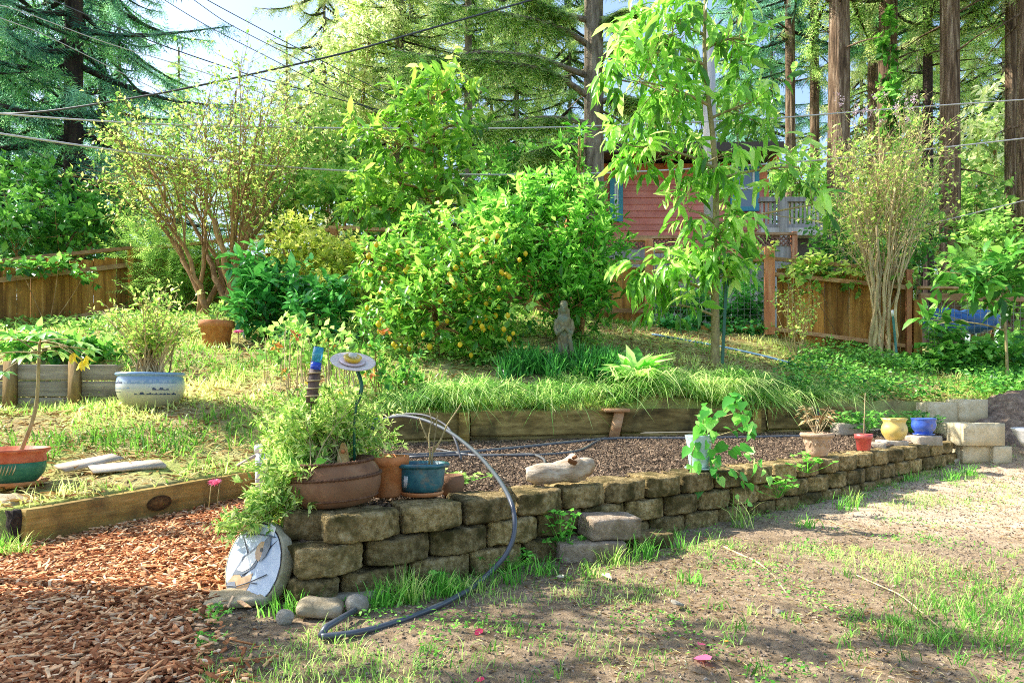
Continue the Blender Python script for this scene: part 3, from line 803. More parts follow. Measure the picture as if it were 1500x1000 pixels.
# blue and white pot
Y = 5.4; c = np.array([X_(221, Y), Y, 0]); c[2] = CZ - (590 - HZ) / F0 * (Y - .2)
bw = thing('painted_pot', 'low blue and white ceramic pot painted with a misty mountain landscape', 'pot', c); bwc = c
R0 = .245
prof = [(.17, -.05), (.2, .0), (.232, .05), (.243, .1), (.243, .16), (.232, .2), (.228, .205), (.245, .213), (.25, .225), (.243, .235), (.225, .236), (.215, .2)]
m, nt, out = newmat('landscape glaze'); L = nt.links.new
tcn = nd(nt, 'ShaderNodeTexCoord'); sx = nd(nt, 'ShaderNodeSeparateXYZ'); L(tcn.outputs['Object'], sx.inputs[0])
nz = nd(nt, 'ShaderNodeTexNoise', Scale=14.0, Detail=5.0); L(tcn.outputs['Object'], nz.inputs['Vector'])
r1 = ramp(nt, [(.40, .36, .20), (.54, .50, .36), (.50, .53, .52), (.22, .33, .50), (.22, .36, .58)], [0, .35, .6, .82, 1])
mr = nd(nt, 'ShaderNodeMapRange'); L(sx.outputs['Z'], mr.inputs[0]); mr.inputs[1].default_value = 0; mr.inputs[2].default_value = .225
L(mr.outputs[0], r1.inputs[0])
p = nd(nt, 'ShaderNodeBsdfPrincipled', Roughness=.25); L(r1.outputs[0], p.inputs['Base Color']); L(p.outputs[0], out.inputs[0])
part('bowl', lathe_at(prof, c, 72), m, bw)
def pot_r(z): return np.interp(z, [0, .05, .1, .16, .2], [.2, .232, .243, .243, .232])
paint = plain('ink blue paint', (.03, .05, .12), .3); wash = plain('pale ink wash', (.2, .3, .44), .3)
def painted(fn_lo, fn_hi, a0, a1, off, mat, nm):
    A_ = np.linspace(a0, a1, 60); V = []
    for t in A_:
        lo = fn_lo(t); hi = max(fn_hi(t), lo + .0015)
        for z in (lo, (lo + hi) / 2, hi):
            V.append(c + np.array([(pot_r(z) + off) * math.cos(t), (pot_r(z) + off) * math.sin(t), z]))
    F = []
    for i in range(59):
        for j in range(2):
            F.append((3 * i + j, 3 * i + 3 + j, 3 * i + 4 + j, 3 * i + 1 + j))
    part(nm, Acc().add(V, F, .5), mat, bw)
R_ = math.radians
nzf = lambda t, s, sc: noise.fractal(Vector((t * sc, s, 0)), .8, 2, 4)
painted(lambda t: .148, lambda t: .152 + .035 * max(0, .3 + 1.2 * nzf(t, 3, 5)), R_(185), R_(245), .0008, paint, 'mountain')
painted(lambda t: .146, lambda t: .150 + .03 * max(0, .3 + 1.2 * nzf(t, 8, 6)), R_(250), R_(300), .0008, wash, 'mountain')
painted(lambda t: .150, lambda t: .152 + .034 * max(0, .3 + 1.2 * nzf(t, 17, 6)), R_(300), R_(345), .0008, wash, 'mountain')
painted(lambda t: .062, lambda t: .066 + .018 * max(0, .3 + 1.2 * nzf(t, 5, 8)), R_(270), R_(345), .001, paint, 'shore')
painted(lambda t: .098, lambda t: .101 + .03 * max(0, .3 + 1.2 * nzf(t, 25, 9)), R_(300), R_(328), .001, paint, 'tree_clump')
painted(lambda t: .108, lambda t: .110 + .010 * max(0, .3 + 1.2 * nzf(t, 6, 9)), R_(195), R_(262), .001, wash, 'shore')
painted(lambda t: .083, lambda t: .085 + .008 * max(0, .3 + 1.2 * nzf(t, 9, 9)), R_(205), R_(240), .001, paint, 'shore')
part('soil', soil_disc(.22, .21, c), M['soil'], bw)
# terracotta pot on the slope
Y = 7.5; c = np.array([X_(317, Y), Y, gz(X_(317, Y), Y) - .02]); tpc = c
p_ = thing('flower_pot', 'big plain terracotta pot on the grassy slope under the bare shrub', 'pot', c)
part('bowl', lathe_at([(.115, 0), (.125, .005), (.165, .25), (.182, .252), (.188, .325), (.172, .326), (.155, .25)], c, 40), M['terracotta'], p_)
part('soil', soil_disc(.165, .28, c), M['soil'], p_)
# painted red/green pot at the edge
Y = 3.7; c = np.array([X_(18, Y), Y, gz(X_(18, Y), Y) + .0]); ppc = c
p_ = thing('painted_pot', 'red-rimmed green painted clay pot with etched fronds, papaya plant in it', 'pot', c)
part('bowl', lathe_at([(.10, 0), (.115, .008), (.145, .05), (.152, .08), (.155, .112)], c + (0, 0, .02), 48), surf('green painted clay', [(.02, .11, .06), (.05, .19, .10), (.12, .26, .15)], (20, 20, 20), .6, .2, None, .05), p_)
part('rim', lathe_at([(.155, .112), (.157, .12), (.153, .15), (.166, .165), (.178, .172), (.176, .184), (.16, .184), (.146, .15)], c + (0, 0, .02), 48), surf('red painted clay', [(.4, .07, .03), (.55, .13, .06), (.62, .22, .11)], (20, 20, 20), .6, .2, None, .05), p_)
part('saucer', lathe_at([(.11, 0), (.15, .004), (.17, .03), (.162, .032), (.14, .014), (.001, .012)], c, 40), M['terracotta'], p_)
for k in range(9):
    a_ = R_(262) + k * .095
    part('frond_motif', Acc().tube([c + np.array([R * math.cos(a_ + s), R * math.sin(a_ + s), z + .02]) for (R, z, s) in ((.1475, .05, .0), (.1535, .08, .07), (.1565, .105, .11))], [.001, .0035, .001], 5), M['bark_tan'], p_)
part('soil', soil_disc(.15, .165, c), M['soil'], p_)

# ------------------------------------------------------------------ mosaic disc leaning on the wall end
ctr = P(371, 826, 2.40)
n_ = nrm(np.array([-.52, -.80, .30])); up_ = nrm(np.array([0.30, 0, 1]) - n_ * np.dot(n_, [0.30, 0, 1])); rt_ = nrm(np.cross(up_, n_))
def dk(u, v, o=0.0): return ctr + rt_ * u + up_ * v + n_ * o
RD = .152
ms = thing('mosaic_stone', 'round stained-glass garden stone with a bird on pale blue, leaning on the wall end', 'garden stone', dk(0, -RD))
a = Acc(); N = 64; V = []
profd = [(RD * .955, .0255), (RD * .985, .025), (RD, .018), (RD, -.018), (RD * .97, -.025)]
for (rr, o) in profd:
    for q in range(N):
        t = 2 * math.pi * q / N; V.append(dk(rr * math.cos(t), rr * math.sin(t), o - .025))
F = [(i * N + q, i * N + (q + 1) % N, (i + 1) * N + (q + 1) % N, (i + 1) * N + q) for i in range(4) for q in range(N)] + [tuple(4 * N + q for q in range(N))] + [tuple(range(N))]
a.add(V, [f[::-1] for f in F], .5); part('rim', a, M['concrete'], ms)
glass_b = surf('pale blue streaked glass', [(.36, .45, .58), (.50, .58, .68), (.64, .69, .75)], (30, 6, 30), .35, .05, None, .12, spec=.25)
def shard(pts, off, mat, name, r=.5):
    V = [dk(u * RD, v * RD, off) for (u, v) in pts]
    a = Acc().add(V, [tuple(range(len(V)))], r)
    part(name, a, mat, ms, smooth=False)
grout = plain('dark grout', (.10, .11, .13), .6)
RR = .925
shard([(RR * 1.012 * math.cos(t), RR * 1.012 * math.sin(t)) for t in np.linspace(0, 2 * math.pi, 49)[:-1]], .0012, grout, 'grout')
cuts = [58, 150, 247, 418]
for q in range(len(cuts) - 1):
    t0, t1 = math.radians(cuts[q] + .25), math.radians(cuts[q + 1] - .25)
    hub = (.08 * math.cos((t0 + t1) / 2) - .02, .08 * math.sin((t0 + t1) / 2))
    shard([hub] + [(RR * math.cos(t), RR * math.sin(t)) for t in np.linspace(t0, t1, 10)], .0022, glass_b, 'glass_piece', rng.random())
tan = surf('tan glass', [(.40, .22, .10), (.50, .31, .16), (.58, .41, .25)], (25, 25, 25), .2, .05, None, .05)
gry = surf('grey glass', [(.10, .115, .14), (.17, .19, .22), (.27, .29, .33)], (25, 25, 25), .2, .05, None, .05)
wht = surf('white glass', [(.70, .70, .68), (.78, .78, .76), (.82, .82, .82)], (25, 25, 25), .2, .05, None, .05)
brd = lambda pts, m_, nm, o: shard([(u * 1.12, v * 1.1) for u, v in pts], o, m_, nm)
brd([(-.38, -.28), (-.15, -.36), (.12, -.14), (.16, -.42), (.1, -.62), (-.08, -.72), (-.3, -.74), (-.52, -.62)], tan, 'bird_belly', .0034)
brd([(-.52, -.62), (-.3, -.5), (-.16, -.62), (-.2, -.8), (-.4, -.76)], gry, 'bird_tail', .0046)
brd([(-.46, -.45), (-.36, .02), (-.08, .38), (.12, .1), (.1, -.04), (-.14, -.28), (-.42, -.4)], gry, 'bird_wing', .0046)
brd([(-.38, -.28), (-.28, .04), (-.04, .34), (.08, .14), (.0, -.08), (-.18, -.24)], wht, 'bird_breast', .0058)
brd([(-.06, .38), (.0, .5), (.14, .56), (.24, .4), (.16, .12), (.04, .14), (-.04, .24)], tan, 'bird_head', .0070)
brd([(.1, .56), (.2, .74), (.32, .5), (.3, .3), (.2, .12), (.17, .3)], gry, 'bird_cap', .0078)
brd([(.12 + .045 * math.cos(t), .36 + .045 * math.sin(t)) for t in np.linspace(0, 2 * math.pi, 17)[:-1]], M['black'], 'bird_eye', .0088)
brd([(.02, .74), (.2, .74), (.3, .68), (.24, .9), (.05, .92)], wht, 'flower_piece', .0046)
def vine(pts): part('branch_line', Acc().tube([dk(u * RD, v * RD, .0075) for u, v in pts], .0022, 5), grout, ms)
vine([(-.55, -.74), (-.2, -.62), (.1, -.42), (.38, -.2), (.62, .0)]); vine([(.2, -.36), (.42, -.3)]); vine([(-.7, .45), (-.3, .62), (.1, .74), (.4, .8)])

# ------------------------------------------------------------------ garden ornaments
# wired bottle on a rod
ob = thing('bottle_ornament', 'blue glass tube in a wire-wrapped rusty sleeve on a thin rod above the daisy pot', 'garden ornament', P(548 * 0 + 449, 690, 2.6))
Yb = 2.6
q0, q1, q2 = P(456, 590, Yb), P(462, 541, Yb), P(467, 508, Yb)
part('rod', Acc().tube([P(449, 690, Yb), P(452, 640, Yb), q0], .0028, 6), M['rust'], ob)
part('sleeve', Acc().tube([q0, q0 + .5 * (q1 - q0), q1], [.0215, .0205, .0215], 16), M['rust'], ob)
ax = nrm(q1 - q0); e1_ = nrm(np.cross(ax, (0, 1, 0))); e2_ = np.cross(ax, e1_)
hx = [q0 + (q1 - q0) * (.15 + .8 * t / 22) + .0245 * (math.cos(t) * e1_ + math.sin(t) * e2_) for t in np.linspace(0, 7.5 * math.pi * .94, 90) if t <= 22]
part('wire_coil', Acc().tube(hx, .003, 5), M['bark_tan'], ob)
blue = plain('turquoise glass', (.05, .42, .62), .08, 0, .6, .55); deep = plain('cobalt glass', (.02, .08, .62), .08, 0, .6, .3)
part('glass_tube', Acc().tube([q1 + (q2 - q1) * .3, q2], .0195, 20), blue, ob)
part('glass_base', Acc().tube([q1 - (q2 - q1) * .05, q1 + (q2 - q1) * .32], .020, 20), deep, ob)
# plate flower on a coiled stem
pf = thing('plate_flower', 'garden flower made of stacked plates with a yellow glass centre on a green stem', 'garden ornament', P(520, 690, 2.62))
pc = P(517, 532, 2.62); pn = nrm(np.array([.18, -.42, .9])); pu = nrm(np.cross(pn, (1, 0, .2))); pr = np.cross(pu, pn)
Mx = Matrix((tuple(pr), tuple(pu), tuple(pn))).transposed()
white_pl = surf('speckled plate glaze', [(.52, .40, .34), (.66, .57, .50), (.75, .70, .66)], (90, 90, 90), .3, .1, None, .05)
part('plate', Acc().lathe([(.02, -.006), (.05, -.004), (.084, .006), (.086, .009), (.08, .010), (.05, .004), (.001, .002)], pc, 48, Mx), white_pl, pf)
part('saucer', Acc().lathe([(.02, .004), (.045, .007), (.05, .011), (.046, .013), (.02, .009), (.001, .009)], pc + pr * -.003, 40, Mx), plain('pinkish saucer', (.62, .5, .5), .25), pf)
part('glass_cup', Acc().lathe([(.018, .010), (.03, .014), (.035, .026), (.03, .03), (.024, .027), (.001, .024)], pc + pr * -.003, 32, Mx), plain('yellow glass', (.75, .52, .03), .1, 0, .6, .2), pf)
part('clear_knob', Acc().lathe([(.016, .026), (.017, .036), (.012, .041), (.001, .042)], pc + pr * -.003, 24, Mx), plain('clear glass', (.72, .74, .62), .08, 0, .6, .4), pf)
sp = np.array([P(522, 540, 2.64), P(527, 552, 2.63), P(530, 565, 2.62), P(528, 578, 2.62), P(522, 592, 2.62), P(519, 620, 2.62), P(519, 690, 2.62)])
part('stem', Acc().tube(sp, .0052, 8), M['greenmetal'], pf)
cl = []
for t in np.linspace(0, 1, 180):
    u = t * 3.999; i = int(u); o = sp[i] + (sp[i + 1] - sp[i]) * (u - i); cl.append(o + .0062 * np.array([math.cos(t * 150), 0, math.sin(t * 150)]))
part('coil', Acc().tube(cl, .0022, 5), M['greenmetal'], pf)
# pointed terracotta ornament
q = P(503, 690, 2.56); a = Acc(); V = []
outl = [(-.024, 0), (-.02, .05), (-.006, .098), (.003, .1), (.014, .075), (.026, 0)]
for o in (-.008, .008):
    for (u, v) in outl: V.append(q + np.array([u, o, v + .008]))
a.add(V, [tuple(range(6)), tuple(range(11, 5, -1))] + [(i, (i + 1) % 6 + 0, (i + 1) % 6 + 6, i + 6) for i in range(6)], .5)
to = thing('clay_ornament', 'small pointed terracotta ornament stuck upright in the squat brown pot', 'garden ornament', q)
part('shard', a, surf('ochre clay', [(.36, .2, .06), (.5, .33, .12), (.58, .44, .2)], (60, 60, 60), .8, .4, None, .05), to)
part('eye_spot', Acc().tube([q + (0, -.009, .075), q + (0, -.012, .075)], [.008, .006], 12), M['terracotta'], to)
# driftwood
dw = np.array([P(771, 708, 3.1), P(785, 704, 3.1), P(806, 698, 3.12), P(826, 692, 3.14), P(843, 686, 3.16), P(854, 677, 3.17), P(853, 668, 3.17)])
dw[:, 2] = np.array([.352, .354, .358, .366, .376, .402, .42])
a = Acc(); n = 20
def smooth_path(p, k=6):
    p = np.asarray(p); t = np.arange(len(p)); tt = np.linspace(0, len(p) - 1, len(p) * k)
    out = np.stack([np.interp(tt, t, p[:, i]) for i in range(p.shape[1])], 1)
    for _ in range(k): out[1:-1] = .25 * out[:-2] + .5 * out[1:-1] + .25 * out[2:]
    return out
sp = smooth_path(np.column_stack([dw, [.03, .047, .047, .050, .068, .066, .034]]), 6)
a.tube(sp[:, :3], sp[:, 3], n)
V = a.V[0]
for i in range(len(V)): V[i] += np.array(noise.noise_vector(Vector(V[i] * 22))) * .007 + np.array(noise.noise_vector(Vector(V[i] * 70))) * .002
V[:, 2] += (WTOP + .002) - V[:, 2].min()
dr = thing('driftwood_log', 'pale weathered log with a knobbed hollow end lying on the block wall', 'log', (dw[2][0], dw[2][1], WTOP))
part('log', a, M['drift'], dr)
hk = P(838, 676, 3.09)
V, Fc = rounded(.045, .012, .022, .006, 6, .004, 40, 0, 0, 4.); part('hollow', Acc().add(rot(V, .5, .5, .2) + hk, Fc, .4), plain('rot pocket', (.16, .06, .015), .9), dr)
V, Fc = rounded(.022, .012, .016, .006, 6, .004, 40, 0, 0, 7.); part('hollow', Acc().add(rot(V, .5, -.5, .2) + hk + (.012, 0, .02), Fc, .4), plain('rot pocket', (.16, .06, .015), .9), dr)
# hose and irrigation
hp = [P(545, 622, 4.55), P(562, 613, 4.5), P(590, 608, 4.35), (P(622, 614, 4.15)), P(660, 632, 3.85), P(700, 664, 3.4), P(732, 702, 2.98), P(750, 735, 2.74), P(755, 765, 2.68)]
for px, py in ((752, 790), (740, 815), (718, 838)):
    hp.append(P(px, py, {790: 2.66, 815: 2.64, 838: 2.62}[py]))
for px, py in ((690, 862), (650, 884), (600, 904), (550, 920), (510, 928), (470, 932)):
    Y = (CZ - .014) * F0 / (py - HZ); hp.append(P(px, py, Y))
sp = smooth_path(np.array(hp), 6)
hs = thing('garden_hose', 'black garden hose arching from the bed over the wall to the ground', 'hose', hp[-1])
part('hose', Acc().tube(sp, .0098, 12), M['hose'], hs)
q = [P(470, 932, 2.01), P(478, 927, 2.04), P(500, 914, 2.12), P(520, 901, 2.2)]
for k in q: k[2] = .03 if k is not q[0] else .014
part('coupling', Acc().tube(q, [.0105, .011, .0102, .0098], 12), M['hose'], hs)
a = Acc().tube(smooth_path([P(548, 620, 4.6), P(580, 606, 4.5), P(622, 606, 4.4), P(655, 622, 4.3), P(668, 645, 4.2), P(676, 674, 4.15)], 5), .007, 8)
single('garden_hose', a, M['drip'], P(676, 674, 4.15), 'thin dark tube arching beside the hose and dropping into the bed', 'hose')
hb = thing('hose_holder', 'dark green hose holder where both hoses meet above the sleepers', 'hose holder', P(548, 655, 4.62))
V, Fc = rounded(.1, .06, .085, .012, 6, .001, 9); part('box', Acc().add(rot(V, 0, .1, .2) + P(545, 620, 4.62), Fc, .5), M['greenplastic'], hb)
part('stake', Acc().tube([P(545, 628, 4.62), P(546, 660, 4.62)], .008, 6), M['greenplastic'], hb)
def tube_on_bed(pts, r, lab, mat='drip', nm='irrigation_tube', cat='irrigation tube', lift=.01):
    p = []
    for (px, py) in pts:
        Y = 5.0
        for _ in range(30): Y = .6 * Y + .4 * ((CZ - gz(X_(px, Y), Y) - lift) * F0 / max(6, (py - HZ)))
        Y = min(Y, front(X_(px, Y)) - .14)
        p.append((X_(px, Y), Y, gz(X_(px, Y), Y) + lift + .012))
    return single(nm, Acc().tube(smooth_path(p, 5), r, 7), M[mat], p[0], lab, cat)
tube_on_bed([(575, 670), (640, 668), (740, 660), (830, 650), (900, 643), (1000, 644), (1100, 642), (1190, 640)], .013, 'dark drip line running the length of the bed below the sleepers')
tube_on_bed([(600, 672), (690, 668), (780, 670), (850, 664), (870, 650), (888, 640)], .009, 'thin drip line looping up to the leaning wooden prop')
tube_on_bed([(640, 660), (700, 672), (780, 666), (800, 676), (795, 690)], .008, 'thin grey tube curling down toward the driftwood log')
# blue hose on the terrace
p = []
for (px, py, Y) in ((955, 497, 8.6), (1000, 500, 8.4), (1060, 507, 8.2), (1120, 514, 8.0), (1190, 534, 7.7)):
    x = X_(px, Y); p.append((x, Y, gz(x, Y) + .03))
single('garden_hose', Acc().tube(smooth_path(p, 5), .014, 8), M['bluehose'], p[0], 'pale blue hose lying across the bare terrace behind the young tree', 'hose')

# ------------------------------------------------------------------ statue
Y = 6.8; c = np.array([X_(826, Y), Y, gz(X_(826, Y), Y) - .03]); H = .70
a = Acc(); NA = 40; A3 = np.array([.80, .85, 1.0])
prof = [(.105, 0), (.105, .04), (.085, .05), (.092, .08), (.088, .14), (.08, .24), (.078, .32), (.082, .40), (.086, .45), (.092, .50), (.088, .535), (.06, .56), (.032, .575), (.03, .59)]
def fold(t, R, z):
    k = np.clip((.45 - z) / .4, 0, 1) if z > .05 else 0
    return R * (1 + k * (.09 * math.sin(9 * t + 4 * z) + .05 * math.sin(17 * t)))
a.lathe(prof, c, NA, None, .68, fold, .5)
a.lathe([(.001, .575), (.03, .58), (.044, .605), (.048, .635), (.045, .665), (.034, .69), (.015, .702), (.001, .704)], c + (0, -.006, 0), 24, None, 1.05)
a.lathe([(.05, .655), (.053, .668), (.047, .69), (.032, .704), (.014, .711), (.001, .712)], c, 24, None, 1.05)          # hair and cap
for sgn in (-1, 1):
    a.tube([c + (sgn * .085, 0, .52), c + (sgn * .108, -.005, .43), c + (sgn * .088, -.055, .375), c + (sgn * .02, -.085, .42), c + (sgn * .004, -.09, .44)], [.03, .03, .026, .02, .017], 10)
    a.tube([c + (sgn * .055, .015, .63), c + (sgn * .058, .01, .57), c + (sgn * .07, .0, .5)], [.018, .02, .014], 8)   # veil beside the face
a.tube([c + (.06, -.05, .40), c + (.075, -.06, .30), c + (.10, -.05, .18), c + (.125, -.03, .12)], [.022, .026, .028, .012], 8)   # draped sash
a.tube([c + (-.05, -.055, .36), c + (-.02, -.068, .25), c + (.01, -.07, .12)], [.014, .018, .012], 8)
a.tube([c + (0, -.055, .635), c + (0, -.062, .622)], [.006, .009], 8)                                     # nose
a.tube([c + (-.014, -.05, .606), c + (.014, -.05, .606)], .005, 6)
for sgn in (-1, 1): a.tube([c + (sgn * .008, -.052, .650), c + (sgn * .03, -.043, .650)], [.006, .005], 6)
for q in range(len(a.V)): a.V[q] = (a.V[q] - c) * A3 + c
so = single('garden_statue', a, M['statue'], c, 'mossy stone statue of a robed standing figure under the evergreen bush', 'statue')
rm = so.modifiers.new('fuse', 'REMESH'); rm.mode = 'VOXEL'; rm.voxel_size = .0045; rm.use_smooth_shade = True
sm = so.modifiers.new('soften', 'SMOOTH'); sm.factor = .5; sm.iterations = 1

# ------------------------------------------------------------------ fences and house
def fence_panel(root, p0, p1, zb0, zt0, zb1, zt1, bw=.14, mat='fence', gap=.004):
    """upright boards between two plan points, one part"""
    p0 = np.asarray(p0, float); p1 = np.asarray(p1, float); L = np.linalg.norm(p1 - p0); n = max(2, int(L / bw))
    d = (p1 - p0) / L; a = Acc(); nn = np.array([-d[1], d[0]])
    for i in range(n):
        t0, t1 = i / n, (i + 1) / n - gap / L
        q = p0 + d * L * (t0 + t1) / 2 + nn * (.006 if i % 2 else -.004)
        tm = (t0 + t1) / 2; zb = zb0 + (zb1 - zb0) * tm; zt = zt0 + (zt1 - zt0) * tm + rng.normal(0, .006)
        ang = math.atan2(d[1], d[0])
        a.box((q[0], q[1], (zb + zt) / 2), ((t1 - t0) * L, .018, zt - zb), Matrix.Rotation(ang, 3, 'Z'), jit=.0015)
    return part('board_panel', a, M[mat], root, smooth=False)


def rail(root, a0, a1, w=.05, h=.06, mat='fence_sun', name='rail'):
    return part(name, Acc().bar(a0, a1, w, h, jit=.003), M[mat], root, smooth=False)


def xy(p): return (p[0], p[1])


f1 = thing('board_fence', 'dark brown board fence with pale rails along the shady side of the slope', 'fence', (-7.0, 9.0, 1.5))
A0, A1 = P(-60, 400, 8.3), P(187, 376, 9.8)
fence_panel(f1, xy(A0), xy(A1), 1.25, A0[2], 1.55, A1[2])
off = np.array([.01, -.04, 0])
rail(f1, P(-60, 417, 8.27), P(187, 388, 9.75)); rail(f1, P(-60, 499, 8.27), P(187, 449, 9.75)); rail(f1, P(-60, 388, 8.3), P(192, 363, 9.8), .07, .05)
for px, Y, t in ((-58, 8.35, 388), (72, 9.1, 376), (190, 9.85, 362)):
    q = P(px, t, Y); part('post', Acc().bar((q[0], q[1] + .06, 1.2), (q[0], q[1] + .06, q[2]), .09, .09, up=(0, 1, 0)), M['fence'], f1, smooth=False)
f2 = thing('board_fence', 'brown board fence behind the lemon tree with a top rail on posts', 'fence', (-1.5, 10.0, 1.7))
B0, B1, B2 = P(192, 380, 9.9), P(488, 345, 10.5), P(955, 362, 9.9)
fence_panel(f2, xy(B0), xy(B1), 1.6, B0[2], 1.8, B1[2] - .25)
fence_panel(f2, xy(B1), xy(B2), 1.7, B1[2] - .28, 1.6, B2[2] - .3)
rail(f2, P(200, 366, 9.85), P(488, 336, 10.45), .06, .05); rail(f2, P(484, 334, 10.45), P(955, 352, 9.85), .12, .04)
rail(f2, P(488, 366, 10.43), P(955, 385, 9.83)); rail(f2, P(700, 455, 9.9), P(955, 455, 9.8))
for px, Y, t in ((490, 10.45, 334), (606, 10.3, 338), (720, 10.15, 342), (835, 10.0, 347), (950, 9.85, 350)):
    q = P(px, t, Y); part('post', Acc().bar((q[0], q[1] - .02, 1.55), (q[0], q[1] - .02, q[2] - .03), .1, .1, up=(0, 1, 0)), M['post_red'], f2, smooth=False)


def wire_panel(root, p0, p1, zb0, zt0, zb1, zt1, step=.085):
    a = Acc(); p0 = np.asarray(p0, float); p1 = np.asarray(p1, float); L = np.linalg.norm(p1 - p0); n = int(L / step)
    for i in range(n + 1):
        t = i / n; q = p0 + (p1 - p0) * t
        a.tube([(q[0], q[1], zb0 + (zb1 - zb0) * t), (q[0], q[1], zt0 + (zt1 - zt0) * t)], .0028, 3, False)
    m_ = int((zt0 - zb0) / step)
    for j in range(m_ + 1):
        s = j / m_
        a.tube([(p0[0], p0[1], zb0 + (zt0 - zb0) * s), (p1[0], p1[1], zb1 + (zt1 - zb1) * s)], .0028, 3, False)
    return part('wire_mesh', a, M['wire'], root)


f3 = thing('wire_fence', 'timber-railed wire mesh fence between the brown board panels', 'fence', (2.5, 9.7, 1.6))
rail(f3, P(960, 368, 9.8), P(1128, 364, 9.6), .1, .04); rail(f3, P(960, 382, 9.8), P(1128, 378, 9.6), .05, .09); rail(f3, P(960, 482, 9.8), P(1128, 480, 9.6), .06, .08, 'fence')
wire_panel(f3, xy(P(960, 400, 9.82)), xy(P(1128, 400, 9.62)), 1.65, 2.6, 1.65, 2.62)
f4 = thing('board_fence', 'sunlit brown board fence panel behind the tan-stemmed shrub', 'fence', (4.5, 9.3, 1.3))
D0, D1 = P(1138, 392, 9.55), P(1338, 408, 9.0)
fence_panel(f4, xy(D0), xy(D1), 1.45, D0[2], 1.08, D1[2])
rail(f4, P(1134, 379, 9.5), P(1338, 398, 8.95), .06, .045); rail(f4, P(1134, 402, 9.48), P(1336, 422, 8.93), .05, .055); rail(f4, P(1134, 482, 9.48), P(1336, 508, 8.93), .05, .055)
for px, Y, t, b_, m_, w in ((1127, 9.45, 362, 490, 'post_red', .13), (1331, 8.9, 395, 545, 'post_red', .06), (1343, 8.95, 440, 545, 'fence', .1)):
    q = P(px, t, Y); z = P(px, b_, Y)[2]
    part('post', Acc().bar((q[0], q[1], z), (q[0], q[1], q[2]), w, w, up=(.25, 1, 0)), M[m_], f4, smooth=False)
f5 = thing('wire_fence', 'wire mesh fence with two timber rails over dense ivy near the redwoods', 'fence', (6, 9, 1))
rail(f5, P(1345, 421, 8.9), P(1620, 424, 8.9), .1, .035); rail(f5, P(1347, 435, 8.9), P(1620, 438, 8.9), .05, .09); rail(f5, P(1400, 545, 8.9), P(1620, 556, 8.9), .06, .1, 'post_red')
wire_panel(f5, xy(P(1350, 440, 8.93)), xy(P(1610, 440, 8.93)), 1.0, 1.95, .95, 1.95)
part('post', Acc().bar(P(1500, 560, 8.85), P(1500, 540, 8.85), .1, .1, up=(0, 1, 0)), M['post_red'], f5, smooth=False)

# house
red = surf('red siding', [(.58, .17, .12), (.70, .235, .17), (.76, .30, .22)], (3, 3, 3), .7, .1, None, .12)
trim = plain('teal trim', (.05, .28, .36), .5); eave = plain('dark eave', (.07, .05, .035), .7); orange = plain('orange soffit', (.66, .2, .06), .6)
pane = plain('window glass', (.10, .14, .18), .04, 0, 1.0)
HY = 16.0
hx0, hx1 = X_(856, HY), X_(1122, HY)
hs_ = thing('red_house', 'red board-sided house with teal window trim and a dark eave beyond the fences', 'house', ((hx0 + hx1) / 2, HY, 2.2))
zT = P(0, 262, HY)[2]
a = Acc(); z = 2.2
while z < zT:
    a.add([(hx0, HY, z), (hx1, HY, z), (hx1, HY + .022, z + .155), (hx0, HY + .022, z + .155)], [(0, 1, 2, 3)])
    a.add([(hx0, HY, z), (hx1, HY, z), (hx1, HY + .03, z), (hx0, HY + .03, z)], [(0, 1, 2, 3)], .0)
    a.add([(hx1, HY, z), (hx1, HY + 6, z), (hx1 - .02, HY + 6, z + .155), (hx1 - .02, HY, z + .155)], [(0, 1, 2, 3)])
    z += .155
part('siding', a, red, hs_, smooth=False)
part('wall', Acc().box(((hx0 + hx1) / 2, HY + 3.05, (2.2 + zT) / 2), (hx1 - hx0 - .06, 6, zT - 2.2)), red, hs_, smooth=False)
part('frieze', Acc().box(((hx0 + hx1) / 2, HY + 3.0, zT + .17), (hx1 - hx0 + .05, 6.05, .36)), orange, hs_, smooth=False)
part('corner_board', Acc().box((hx1 + .01, HY + .04, (2.2 + zT) / 2), (.1, .12, zT - 2.2)), orange, hs_, smooth=False)
rf = Acc()
e0_, e1_2 = X_(830, HY - .6), X_(1146, HY - .6)
rf.add([(e0_, HY - .7, zT + .36), (e1_2, HY - .7, zT + .42), (e1_2, HY + 7, zT + 1.0), (e0_, HY + 7, zT + .94), (e0_, HY - .7, zT + .56), (e1_2, HY - .7, zT + .62), (e1_2, HY + 7, zT + 1.3), (e0_, HY + 7, zT + 1.24)],
       [(0, 1, 5, 4), (1, 2, 6, 5), (2, 3, 7, 6), (3, 0, 4, 7), (4, 5, 6, 7), (0, 3, 2, 1)])
part('roof', rf, eave, hs_, smooth=False)
for k in range(6):
    x = hx0 + .3 + k * .8; part('rafter_tail', Acc().box((x, HY - .3, zT + .3), (.07, .6, .12)), orange, hs_, smooth=False)
